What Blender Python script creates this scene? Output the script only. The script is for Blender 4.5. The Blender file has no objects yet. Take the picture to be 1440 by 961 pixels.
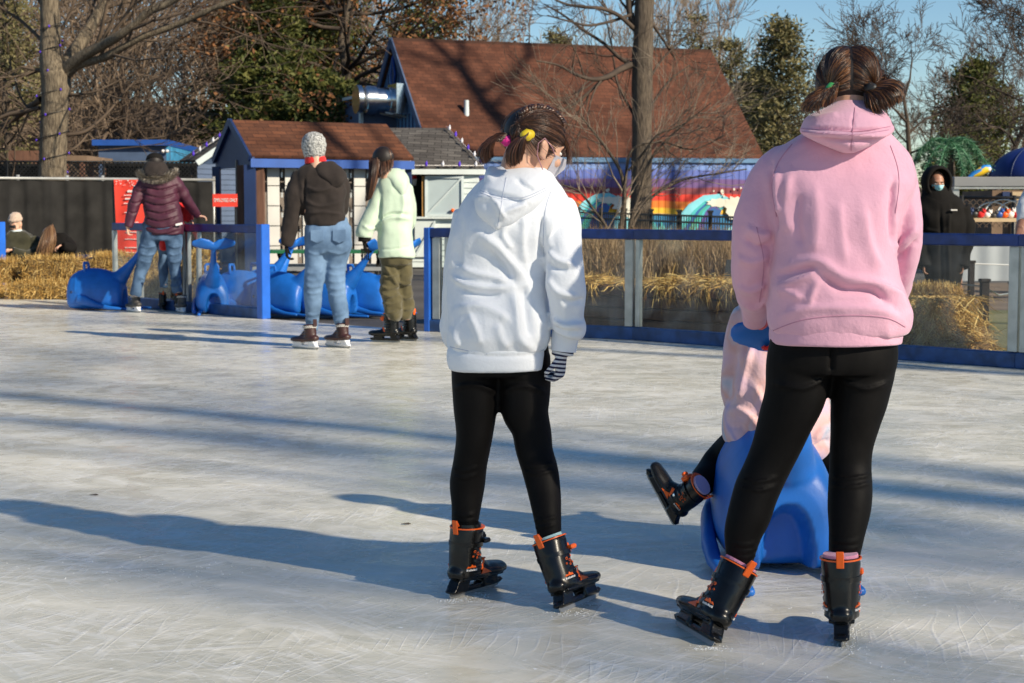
import bpy, bmesh, math, random
import numpy as np
from math import radians as R, sin, cos, pi
from mathutils import Vector, Matrix, noise

# ------------------------------------------------------------------ camera, sky, sun, exposure
SC = bpy.context.scene
COL = SC.collection
CAM_H = 1.106
F = 2400.0                       # focal length in pixels of a 1440 px wide frame
PITCH = math.atan(184.5 / F)
cam_data = bpy.data.cameras.new('camera')
cam = bpy.data.objects.new('camera', cam_data); COL.objects.link(cam)
cam.location = (0, 0, CAM_H); cam.rotation_euler = (pi / 2 - PITCH, 0, 0)
cam_data.sensor_width = 36.0; cam_data.lens = 36.0 * F / 1440.0
cam_data.clip_start = 0.05; cam_data.clip_end = 3000
cam_data.dof.use_dof = True; cam_data.dof.focus_distance = 4.9; cam_data.dof.aperture_fstop = 12.0
SC.camera = cam

SUN_AZ = (0.80, -0.60)           # direction to the sun on the ground plane
SUN_EL = R(29)
world = bpy.data.worlds.new('World'); SC.world = world; world.use_nodes = True
wn = world.node_tree.nodes; wl = world.node_tree.links
for n in list(wn): wn.remove(n)
w_out = wn.new('ShaderNodeOutputWorld'); w_bg = wn.new('ShaderNodeBackground'); w_sky = wn.new('ShaderNodeTexSky')
w_sky.sky_type = 'NISHITA'; w_sky.sun_disc = False
w_sky.sun_elevation = SUN_EL; w_sky.sun_rotation = math.atan2(SUN_AZ[0], SUN_AZ[1])
w_sky.air_density = 1.0; w_sky.dust_density = 0.1; w_sky.ozone_density = 2.6; w_sky.altitude = 600
w_bg.inputs['Strength'].default_value = 0.082
w_hs = wn.new('ShaderNodeHueSaturation'); w_hs.inputs['Saturation'].default_value = 1.18; w_hs.inputs['Value'].default_value = 1.0
wl.new(w_sky.outputs[0], w_hs.inputs['Color']); wl.new(w_hs.outputs[0], w_bg.inputs[0]); wl.new(w_bg.outputs[0], w_out.inputs[0])
sun_data = bpy.data.lights.new('sun', 'SUN'); sun = bpy.data.objects.new('sun', sun_data); COL.objects.link(sun)
sun_data.energy = 5.0; sun_data.angle = R(0.9); sun_data.color = (1.0, 0.885, 0.70)
sdir = Vector((SUN_AZ[0] * cos(SUN_EL), SUN_AZ[1] * cos(SUN_EL), sin(SUN_EL)))
sun.rotation_euler = sdir.to_track_quat('Z', 'Y').to_euler(); sun.location = sdir * 40
SC.view_settings.view_transform = 'Standard'; SC.view_settings.look = 'None'
SC.view_settings.exposure = 0.50; SC.view_settings.gamma = 1.0; SC.view_settings.use_curve_mapping = False
SC.cycles.use_denoising = True
SC.cycles.max_bounces = 8; SC.cycles.transparent_max_bounces = 24
SC.cycles.sample_clamp_indirect = 6.0; SC.cycles.caustics_reflective = False; SC.cycles.caustics_refractive = False

# ------------------------------------------------------------------ pixel <-> world
FW = Vector((0, cos(PITCH), -sin(PITCH))); UP = Vector((0, sin(PITCH), cos(PITCH)))
def W(px, py, Y):                # the point that stands at distance Y and shows at photo pixel (px, py)
    d = FW + Vector(((px - 720) / F, 0, 0)) + UP * ((480.5 - py) / F)
    t = Y / d.y
    return Vector((d.x * t, Y, CAM_H + d.z * t))
def G(px, py, z=0.0):            # ground point
    d = FW + Vector(((px - 720) / F, 0, 0)) + UP * ((480.5 - py) / F)
    t = (z - CAM_H) / d.z
    return Vector((d.x * t, d.y * t, z))
def proj(V):
    D = V - np.array([0, 0, CAM_H]); f = D @ np.array(FW); u = D @ np.array(UP)
    return np.stack([720 + F * D[:, 0] / f, 480.5 - F * u / f], 1)

# ------------------------------------------------------------------ materials
def lin(c):                      # sRGB 0-255 -> linear
    return tuple(((v / 255 / 12.92) if v / 255 <= 0.04045 else ((v / 255 + 0.055) / 1.055) ** 2.4) for v in c)
def M(name, col, rough=0.7, var=0.12, scale=6.0, bump=0.0, bscale=80.0, metal=0.0, spec=0.5, stretch=(1, 1, 1), col2=None, detail=4.0, bdist=0.01, sheen=0.0, coat=0.0, sss=0.0):
    m = bpy.data.materials.new(name); m.use_nodes = True
    n = m.node_tree.nodes; l = m.node_tree.links; b = n['Principled BSDF']
    b.inputs['Roughness'].default_value = rough; b.inputs['Metallic'].default_value = metal
    b.inputs['Specular IOR Level'].default_value = spec
    if sheen: b.inputs['Sheen Weight'].default_value = sheen; b.inputs['Sheen Roughness'].default_value = 0.5
    if coat: b.inputs['Coat Weight'].default_value = coat; b.inputs['Coat Roughness'].default_value = 0.12
    if sss: b.inputs['Subsurface Weight'].default_value = sss; b.inputs['Subsurface Scale'].default_value = 0.01
    tc = n.new('ShaderNodeTexCoord'); mp = n.new('ShaderNodeMapping'); mp.inputs['Scale'].default_value = stretch
    l.new(tc.outputs['Object'], mp.inputs[0])
    nt = n.new('ShaderNodeTexNoise'); nt.inputs['Scale'].default_value = scale; nt.inputs['Detail'].default_value = detail
    l.new(mp.outputs[0], nt.inputs['Vector'])
    cr = n.new('ShaderNodeValToRGB')
    a = tuple(c * (1 - var) for c in col); c2 = col2 if col2 else tuple(min(1, c * (1 + var)) for c in col)
    cr.color_ramp.elements[0].position = 0.35; cr.color_ramp.elements[0].color = (*a, 1)
    cr.color_ramp.elements[1].position = 0.65; cr.color_ramp.elements[1].color = (*c2, 1)
    l.new(nt.outputs[0], cr.inputs[0]); l.new(cr.outputs[0], b.inputs['Base Color'])
    if bump:
        bt = n.new('ShaderNodeTexNoise'); bt.inputs['Scale'].default_value = bscale; bt.inputs['Detail'].default_value = 3
        l.new(mp.outputs[0], bt.inputs['Vector'])
        bp = n.new('ShaderNodeBump'); bp.inputs['Strength'].default_value = bump; bp.inputs['Distance'].default_value = bdist
        l.new(bt.outputs[0], bp.inputs['Height']); l.new(bp.outputs[0], b.inputs['Normal'])
    return m

# ------------------------------------------------------------------ mesh builders
class MB:
    def __init__(s): s.v = []; s.f = []; s.n = 0
    def add(s, vs, fs):
        o = s.n; s.v.extend([tuple(p) for p in vs]); s.n += len(vs)
        s.f.extend([tuple(i + o for i in f) for f in fs]); return s
    def box(s, lo, hi, mat=None):
        x0, y0, z0 = lo; x1, y1, z1 = hi
        vs = [Vector(p) for p in ((x0,y0,z0),(x1,y0,z0),(x1,y1,z0),(x0,y1,z0),(x0,y0,z1),(x1,y0,z1),(x1,y1,z1),(x0,y1,z1))]
        if mat is not None: vs = [mat @ p for p in vs]
        return s.add(vs, [(0,3,2,1),(4,5,6,7),(0,1,5,4),(1,2,6,5),(2,3,7,6),(3,0,4,7)])
    def beam(s, a, b, w, h, up=Vector((0, 0, 1))):      # box from a to b, w wide, h high
        a = Vector(a); b = Vector(b); t = (b - a); L = t.length; t = t / L
        x = t.cross(up)
        if x.length < 1e-4: x = Vector((1, 0, 0))
        x.normalize(); z = x.cross(t)
        m = Matrix((x, t, z)).transposed().to_4x4(); m.translation = a
        return s.box((-w/2, 0, -h/2), (w/2, L, h/2), m)
    def ring_tube(s, P, Ra, Rb=None, seg=16, ref=None, cap=True, power=2.0, round_ends=False):
        P = [Vector(p) for p in P]; n = len(P)
        if Rb is None: Rb = Ra
        Ra = list(Ra); Rb = list(Rb)
        if round_ends:
            def ext(i, j):
                d = (P[i] - P[j]).normalized(); out = []
                r = min(Ra[i], Rb[i])
                for k in (0.45, 0.8, 0.97): out.append((P[i] + d * r * k, Ra[i] * math.sqrt(1 - k * k), Rb[i] * math.sqrt(1 - k * k)))
                return out
            st = ext(0, 1)[::-1]; en = ext(n - 1, n - 2)
            P = [e[0] for e in st] + P + [e[0] for e in en]
            Ra = [e[1] for e in st] + Ra + [e[1] for e in en]; Rb = [e[2] for e in st] + Rb + [e[2] for e in en]; n = len(P)
        vs = []; prev = None
        for i in range(n):
            t = (P[min(i + 1, n - 1)] - P[max(i - 1, 0)])
            if t.length < 1e-9: t = Vector((0, 0, 1))
            t.normalize()
            r0 = ref if ref is not None else (prev if prev is not None else (Vector((1, 0, 0)) if abs(t.x) < 0.8 else Vector((0, 0, 1))))
            a = r0 - t * r0.dot(t)
            if a.length < 1e-3: a = (Vector((0, 0, 1)) - t * t.z)
            a.normalize(); b = t.cross(a); prev = a
            for k in range(seg):
                th = 2 * pi * k / seg; c = cos(th); q = sin(th)
                if power != 2.0:
                    c = math.copysign(abs(c) ** (2 / power), c); q = math.copysign(abs(q) ** (2 / power), q)
                vs.append(P[i] + a * (Ra[i] * c) + b * (Rb[i] * q))
        fs = []
        for i in range(n - 1):
            for k in range(seg):
                k2 = (k + 1) % seg
                fs.append((i*seg+k, i*seg+k2, (i+1)*seg+k2, (i+1)*seg+k))
        if cap:
            fs.append(tuple(range(seg - 1, -1, -1))); fs.append(tuple((n-1)*seg + k for k in range(seg)))
        return s.add(vs, fs)
    def ell(s, c, r, mat=None, seg=20, rings=12):
        vs = [Vector((0, 0, 1))]; 
        for i in range(1, rings):
            ph = pi * i / rings
            for k in range(seg):
                th = 2 * pi * k / seg; vs.append(Vector((sin(ph) * cos(th), sin(ph) * sin(th), cos(ph))))
        vs.append(Vector((0, 0, -1)))
        out = []
        for p in vs:
            q = Vector((p.x * r[0], p.y * r[1], p.z * r[2]))
            if mat is not None: q = mat @ q
            out.append(q + Vector(c))
        fs = [(0, 1 + k, 1 + (k + 1) % seg) for k in range(seg)]
        for i in range(rings - 2):
            for k in range(seg):
                a = 1 + i*seg + k; b = 1 + i*seg + (k+1) % seg
                fs.append((a, a + seg, b + seg, b))
        L = len(vs) - 1; o = 1 + (rings - 2) * seg
        fs += [(L, o + (k + 1) % seg, o + k) for k in range(seg)]
        return s.add(out, fs)
    def prism(s, poly, d):          # poly: list of 3d points (planar), d: thickness vector
        n = len(poly); poly = [Vector(p) for p in poly]; d = Vector(d)
        vs = poly + [p + d for p in poly]
        fs = [tuple(range(n - 1, -1, -1)), tuple(range(n, 2 * n))] + [(i, (i+1) % n, n + (i+1) % n, n + i) for i in range(n)]
        return s.add(vs, fs)
    def xf(s, m): s.v = [tuple(m @ Vector(p)) for p in s.v]; return s
    def join(s, o): return s.add(o.v, o.f)

def catmull(rows, n):              # rows: list of equal-length tuples -> n+1 smooth samples
    A = np.array([list(r) for r in rows], float); m = len(A); out = []
    for i in range(n + 1):
        u = i / n * (m - 1); k = min(int(u), m - 2); t = u - k
        p0 = A[max(k - 1, 0)]; p1 = A[k]; p2 = A[k + 1]; p3 = A[min(k + 2, m - 1)]
        out.append(0.5 * ((2 * p1) + (-p0 + p2) * t + (2*p0 - 5*p1 + 4*p2 - p3) * t**2 + (-p0 + 3*p1 - 3*p2 + p3) * t**3))
    return np.array(out)

ORG = {}
def root_of(o):
    while o.parent: o = o.parent
    return o
def thing(name, label, cat, loc=(0, 0, 0), group=None, rotz=0.0):
    o = bpy.data.objects.new(name, None); COL.objects.link(o); o.empty_display_size = 0.2
    o.location = loc; o.rotation_euler = (0, 0, rotz); o['label'] = label; o['category'] = cat
    if group: o['group'] = group
    return o
def mesh_obj(name, V, Fc, mat, parent=None, smooth=True, local=False, autosm=None):
    me = bpy.data.meshes.new(name)
    V = np.asarray(V, float).reshape(-1, 3)
    if parent is not None and not local: V = V - np.array(root_of(parent).location)
    me.from_pydata(V.tolist(), [], Fc); me.update()
    if smooth: me.polygons.foreach_set('use_smooth', [True] * len(me.polygons))
    if mat is not None:
        for mm in (mat if isinstance(mat, (list, tuple)) else [mat]): me.materials.append(mm)
    o = bpy.data.objects.new(name, me); COL.objects.link(o)
    if parent is not None: o.parent = parent
    if autosm and smooth:
        bm = bmesh.new(); bm.from_mesh(me)
        for e in bm.edges:
            if len(e.link_faces) == 2 and e.calc_face_angle(0) > R(autosm): e.smooth = False
        bm.to_mesh(me); bm.free()
    return o
def obj(name, mb, mat, parent=None, smooth=False, local=False, bevel=0.0, autosm=None):
    o = mesh_obj(name, mb.v, mb.f, mat, parent, smooth, local, autosm)
    if bevel:
        bm = bmesh.new(); bm.from_mesh(o.data)
        bmesh.ops.bevel(bm, geom=[e for e in bm.edges if len(e.link_faces) == 2 and e.calc_face_angle(0) > 0.6], offset=bevel, segments=1, affect='EDGES')
        bm.to_mesh(o.data); bm.free()
    return o
def tag(o, label, cat, group=None, kind=None):
    if label: o['label'] = label
    if cat: o['category'] = cat
    if group: o['group'] = group
    if kind: o['kind'] = kind
    return o
def struct(name, mb, mat, smooth=False):
    o = obj(name, mb, mat, None, smooth); o['kind'] = 'structure'; return o
def centered(o, loc):              # give a one-mesh thing an origin of its own
    loc = Vector(loc); o.data.transform(Matrix.Translation(-loc)); o.location = loc; return o
def copy_tree(o, parent=None):
    kids = [c for c in o.children]
    c = o.copy(); COL.objects.link(c); c.parent = parent
    for k in kids: copy_tree(k, c)
    return c

def fuse(mb, voxel=0.008, smooth=6, factor=0.5, disp=None):
    """closed shapes of mb grown together into one skin; returns (V, faces)"""
    bm = bmesh.new()
    me = bpy.data.meshes.new('tmp'); me.from_pydata(mb.v, [], mb.f); me.update()
    bm.from_mesh(me); bmesh.ops.recalc_face_normals(bm, faces=bm.faces); bm.to_mesh(me); bm.free()
    o = bpy.data.objects.new('tmp', me); COL.objects.link(o)
    md = o.modifiers.new('r', 'REMESH'); md.mode = 'VOXEL'; md.voxel_size = voxel; md.adaptivity = 0
    if smooth:
        s = o.modifiers.new('s', 'SMOOTH'); s.factor = factor; s.iterations = smooth
    dg = bpy.context.evaluated_depsgraph_get(); ev = o.evaluated_get(dg)
    m2 = ev.to_mesh()
    V = np.empty(len(m2.vertices) * 3); m2.vertices.foreach_get('co', V); V = V.reshape(-1, 3)
    N = np.empty(len(m2.vertices) * 3); m2.vertices.foreach_get('normal', N); N = N.reshape(-1, 3)
    Fc = [tuple(p.vertices) for p in m2.polygons]
    ev.to_mesh_clear(); bpy.data.objects.remove(o); bpy.data.meshes.remove(me)
    return V, N, Fc
def normals(V, Fc):
    Q = np.array([f if len(f) == 4 else (f[0], f[1], f[2], f[2]) for f in Fc])
    n = np.cross(V[Q[:, 2]] - V[Q[:, 0]], V[Q[:, 3]] - V[Q[:, 1]])
    N = np.zeros_like(V)
    for k in range(4): np.add.at(N, Q[:, k], n)
    return N / (np.linalg.norm(N, axis=1, keepdims=True) + 1e-12)
def nz(p, s, k=0.0):
    return noise.noise(Vector((p[0] * s + k, p[1] * s + k * 1.7, p[2] * s - k)))
def wobble(V, N, amp, s, k=0.0, stretch=(1, 1, 1)):
    a = np.array([noise.noise(Vector((p[0]*s*stretch[0] + k, p[1]*s*stretch[1] + 1.7*k, p[2]*s*stretch[2] - k))) for p in V])
    return V + N * (a * amp)[:, None]
def ridged(V, N, amp, s, k=0.0, stretch=(1, 1, 1)):     # soft creases: ridged noise
    a = np.array([(0.35 - min(0.7, abs(noise.noise(Vector((p[0]*s*stretch[0] + k + 0.3 * p[2] * s, p[1]*s*stretch[1] + 1.7*k, p[2]*s*stretch[2] - k))) * 2))) for p in V])
    return V + N * (a * amp)[:, None]
def folds(V, N, L, facing=-1):     # L: (amp, width_px, [(px,py)...]) ridges of cloth seen from the camera side
    P = proj(V); w = np.clip(-N[:, 1] * 1.6, 0, 1)
    for amp, sg, pl in L:
        pl = catmull(pl, 6 * (len(pl) - 1)) if len(pl) > 2 else np.array(pl, float)
        best = np.full(len(V), 1e9); side = np.zeros(len(V)); tt = np.zeros(len(V))
        n = len(pl) - 1
        for i in range(n):
            a = pl[i]; b = pl[i + 1]; d = b - a; L2 = d @ d + 1e-9
            t = np.clip(((P - a) @ d) / L2, 0, 1); q = P - (a + t[:, None] * d); r = np.hypot(q[:, 0], q[:, 1])
            m = r < best; best[m] = r[m]; side[m] = (d[0] * q[m, 1] - d[1] * q[m, 0]); tt[m] = (i + t[m]) / n
        taper = np.clip(np.minimum(tt, 1 - tt) * 5, 0.25, 1)
        sgn = np.where(side > 0, 1.05, 2.0)         # one flank falls off more steeply
        V = V + N * ((1.1 * amp * np.exp(-(best * sgn / sg) ** 2) * w * taper)[:, None])
    return V
# ------------------------------------------------------------------ material library
MT = {}
MT['ground'] = M('asphalt ground', (0.075, 0.068, 0.062), 0.9, 0.25, 0.8, 0.4, 30)
MT['lawn'] = M('winter lawn', (0.20, 0.19, 0.05), 0.9, 0.35, 1.5, 0.6, 60, col2=(0.22, 0.19, 0.08))
MT['dirt'] = M('dirt', (0.19, 0.125, 0.08), 0.95, 0.25, 1.2, 0.5, 40)
MT['litter'] = M('leaf litter', (0.11, 0.07, 0.045), 0.95, 0.4, 0.6, 1.0, 6, col2=(0.2, 0.13, 0.085), bdist=0.3)
MT['blue_rail'] = M('navy rail paint', (0.006, 0.028, 0.15), 0.42, 0.3, 9, 0.05, 120)
MT['blue_post'] = M('bright blue paint', (0.012, 0.12, 0.55), 0.4, 0.12, 5, 0.05, 120)
MT['blue_kick'] = M('blue kick plate', (0.02, 0.07, 0.21), 0.5, 0.35, 9, 0.05, 120)
MT['alu'] = M('aluminium post', (0.42, 0.43, 0.42), 0.38, 0.15, 8, 0.05, 60, metal=0.7)
MT['steel'] = M('galvanised steel', (0.62, 0.63, 0.64), 0.22, 0.15, 7, 0.15, 20, metal=1.0)
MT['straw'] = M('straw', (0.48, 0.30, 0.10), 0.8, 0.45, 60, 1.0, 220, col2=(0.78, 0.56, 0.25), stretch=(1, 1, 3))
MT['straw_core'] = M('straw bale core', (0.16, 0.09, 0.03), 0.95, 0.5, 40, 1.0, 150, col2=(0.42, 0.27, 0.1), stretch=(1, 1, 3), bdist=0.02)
MT['whale'] = M('blue rotomoulded plastic', (0.010, 0.13, 0.50), 0.42, 0.14, 7, 0.15, 90, bdist=0.003, sss=0.0)
MT['screen'] = M('black windscreen mesh', (0.018, 0.017, 0.016), 0.85, 0.35, 3, 0.3, 200, spec=0.2)
MT['grey_pipe'] = M('grey pipe', (0.45, 0.45, 0.43), 0.45, 0.1, 5, metal=0.5)
MT['red_sign'] = M('red sign vinyl', (0.78, 0.055, 0.03), 0.5, 0.08, 4)
MT['white_print'] = M('white print', (0.8, 0.76, 0.72), 0.5, 0.03, 4)
MT['white_paint'] = M('white paint', (0.62, 0.68, 0.66), 0.5, 0.05, 4, 0.05, 80)
MT['pale_trim'] = M('pale trim', (0.55, 0.62, 0.62), 0.5, 0.06, 4)
MT['blue_siding'] = M('slate blue siding', (0.06, 0.095, 0.17), 0.6, 0.1, 3)
MT['blue_gable'] = M('blue gable boards', (0.10, 0.21, 0.36), 0.6, 0.12, 2.5)
MT['fascia_blue'] = M('cobalt fascia', (0.018, 0.08, 0.33), 0.4, 0.08, 3)
MT['navy_shade'] = M('navy paint', (0.012, 0.03, 0.10), 0.5, 0.1, 3)
MT['locker'] = M('grey beige locker steel', (0.48, 0.47, 0.44), 0.5, 0.1, 2.0, 0.05, 30)
MT['locker_gap'] = M('locker frame', (0.17, 0.14, 0.12), 0.6, 0.2, 5)
MT['brown_wood'] = M('brown wood post', (0.13, 0.06, 0.035), 0.7, 0.3, 4, 0.3, 30, stretch=(4, 4, 0.5))
MT['black_metal'] = M('black iron', (0.012, 0.012, 0.012), 0.45, 0.1, 5)
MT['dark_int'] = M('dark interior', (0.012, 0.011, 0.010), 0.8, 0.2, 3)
MT['bark_grey'] = M('grey brown bark', (0.12, 0.088, 0.058), 0.9, 0.4, 14, 1.0, 22, stretch=(3, 3, 0.35), col2=(0.25, 0.20, 0.135), bdist=0.04)
MT['bark_dark'] = M('dark bark', (0.05, 0.036, 0.026), 0.9, 0.3, 12, 0.8, 20, stretch=(3, 3, 0.4), col2=(0.11, 0.08, 0.055), bdist=0.03)
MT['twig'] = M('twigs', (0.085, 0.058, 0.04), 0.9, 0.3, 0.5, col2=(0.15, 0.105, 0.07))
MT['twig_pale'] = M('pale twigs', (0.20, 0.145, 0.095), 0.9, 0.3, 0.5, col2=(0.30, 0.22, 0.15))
def leafmat(name, a, b, c, trans=0.15):
    m = bpy.data.materials.new(name); m.use_nodes = True; n = m.node_tree.nodes; l = m.node_tree.links; p = n['Principled BSDF']
    p.inputs['Roughness'].default_value = 0.65; p.inputs['Specular IOR Level'].default_value = 0.3
    g = n.new('ShaderNodeNewGeometry'); cr = n.new('ShaderNodeValToRGB')
    cr.color_ramp.elements[0].color = (*a, 1); cr.color_ramp.elements[1].color = (*c, 1)
    e = cr.color_ramp.elements.new(0.5); e.color = (*b, 1)
    l.new(g.outputs['Random Per Island'], cr.inputs[0]); l.new(cr.outputs[0], p.inputs['Base Color'])
    tr = n.new('ShaderNodeBsdfTranslucent'); mx = n.new('ShaderNodeMixShader'); mx.inputs[0].default_value = trans
    l.new(cr.outputs[0], tr.inputs[0]); l.new(p.outputs[0], mx.inputs[1]); l.new(tr.outputs[0], mx.inputs[2]); l.new(mx.outputs[0], n['Material Output'].inputs[0])
    return m
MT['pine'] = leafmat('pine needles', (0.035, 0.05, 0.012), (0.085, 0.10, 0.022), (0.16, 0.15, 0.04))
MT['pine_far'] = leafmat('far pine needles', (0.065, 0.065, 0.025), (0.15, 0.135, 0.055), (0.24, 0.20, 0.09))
MT['oakleaf'] = leafmat('brown oak leaves', (0.08, 0.032, 0.012), (0.20, 0.085, 0.032), (0.34, 0.17, 0.07))
MT['strawfib'] = leafmat('straw fibres', (0.26, 0.14, 0.035), (0.56, 0.34, 0.09), (0.85, 0.62, 0.25))
MT['reed'] = leafmat('dry reeds', (0.15, 0.085, 0.04), (0.27, 0.17, 0.085), (0.42, 0.29, 0.16))
MT['tinsel'] = leafmat('green tinsel', (0.015, 0.07, 0.03), (0.05, 0.20, 0.09), (0.30, 0.46, 0.33))
def shingle(name, c1, c2, mort, sx=1.6, sy=0.62, bumpd=0.02):
    m = bpy.data.materials.new(name); m.use_nodes = True; n = m.node_tree.nodes; l = m.node_tree.links; p = n['Principled BSDF']
    p.inputs['Roughness'].default_value = 0.9; p.inputs['Specular IOR Level'].default_value = 0.25
    tc = n.new('ShaderNodeTexCoord'); br = n.new('ShaderNodeTexBrick')
    br.inputs['Scale'].default_value = 1.0; br.inputs['Brick Width'].default_value = sx * 0.3; br.inputs['Row Height'].default_value = sy * 0.22
    br.inputs['Mortar Size'].default_value = 0.008; br.inputs['Bias'].default_value = 0.0
    br.inputs['Color1'].default_value = (*c1, 1); br.inputs['Color2'].default_value = (*c2, 1); br.inputs['Mortar'].default_value = (*mort, 1)
    l.new(tc.outputs['UV'], br.inputs[0])
    nt = n.new('ShaderNodeTexNoise'); nt.inputs['Scale'].default_value = 1.3; nt.inputs['Detail'].default_value = 6; l.new(tc.outputs['UV'], nt.inputs[0])
    mx = n.new('ShaderNodeMixRGB'); mx.blend_type = 'MULTIPLY'; mx.inputs[0].default_value = 0.7
    cr = n.new('ShaderNodeValToRGB'); cr.color_ramp.elements[0].position = 0.3; cr.color_ramp.elements[0].color = (0.55, 0.5, 0.48, 1); cr.color_ramp.elements[1].position = 0.7; cr.color_ramp.elements[1].color = (1.15, 1.15, 1.15, 1)
    l.new(nt.outputs[0], cr.inputs[0]); l.new(br.outputs[0], mx.inputs[1]); l.new(cr.outputs[0], mx.inputs[2]); l.new(mx.outputs[0], p.inputs['Base Color'])
    bp = n.new('ShaderNodeBump'); bp.inputs['Strength'].default_value = 0.6; bp.inputs['Distance'].default_value = bumpd
    l.new(br.outputs['Fac'], bp.inputs['Height']); bp.invert = True; l.new(bp.outputs[0], p.inputs['Normal'])
    return m
MT['shingle_red'] = shingle('red brown shingles', (0.135, 0.052, 0.030), (0.085, 0.034, 0.021), (0.06, 0.028, 0.018), 0.9, 0.75)
MT['shingle_brown'] = shingle('brown shingles', (0.15, 0.058, 0.030), (0.085, 0.035, 0.020), (0.06, 0.026, 0.017), 0.9, 0.5)
MT['shingle_grey'] = shingle('grey shingles', (0.13, 0.12, 0.11), (0.065, 0.06, 0.057), (0.03, 0.028, 0.026), 0.9, 0.5)
MT['glass'] = bpy.data.materials.new('clear barrier glass'); MT['glass'].use_nodes = True
def _g():
    n = MT['glass'].node_tree.nodes; l = MT['glass'].node_tree.links
    n.remove(n['Principled BSDF'])
    tr = n.new('ShaderNodeBsdfTransparent'); tr.inputs[0].default_value = (0.92, 0.95, 0.95, 1)
    gl = n.new('ShaderNodeBsdfGlossy'); gl.inputs['Roughness'].default_value = 0.06
    df = n.new('ShaderNodeBsdfDiffuse'); df.inputs[0].default_value = (0.6, 0.62, 0.62, 1)
    fr = n.new('ShaderNodeFresnel'); fr.inputs[0].default_value = 1.45
    mx = n.new('ShaderNodeMixShader'); l.new(fr.outputs[0], mx.inputs[0]); l.new(tr.outputs[0], mx.inputs[1]); l.new(gl.outputs[0], mx.inputs[2])
    geo = n.new('ShaderNodeNewGeometry'); inv = n.new('ShaderNodeMath'); inv.operation = 'SUBTRACT'; inv.inputs[0].default_value = 1.0; l.new(geo.outputs['Backfacing'], inv.inputs[1])
    mf = n.new('ShaderNodeMath'); mf.operation = 'MULTIPLY'; l.new(fr.outputs[0], mf.inputs[0]); l.new(inv.outputs[0], mf.inputs[1]); l.new(mf.outputs[0], mx.inputs[0])
    tc = n.new('ShaderNodeTexCoord'); nt = n.new('ShaderNodeTexNoise'); nt.inputs['Scale'].default_value = 2.2; nt.inputs['Detail'].default_value = 6; nt.inputs['Distortion'].default_value = 1.5
    l.new(tc.outputs['Object'], nt.inputs[0])
    mr = n.new('ShaderNodeMapRange'); mr.inputs[1].default_value = 0.45; mr.inputs[2].default_value = 0.8; mr.inputs[3].default_value = 0.02; mr.inputs[4].default_value = 0.16
    l.new(nt.outputs[0], mr.inputs[0]); m2 = n.new('ShaderNodeMixShader'); l.new(mr.outputs[0], m2.inputs[0]); l.new(mx.outputs[0], m2.inputs[1]); l.new(df.outputs[0], m2.inputs[2])
    l.new(m2.outputs[0], n['Material Output'].inputs[0])
_g()
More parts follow.
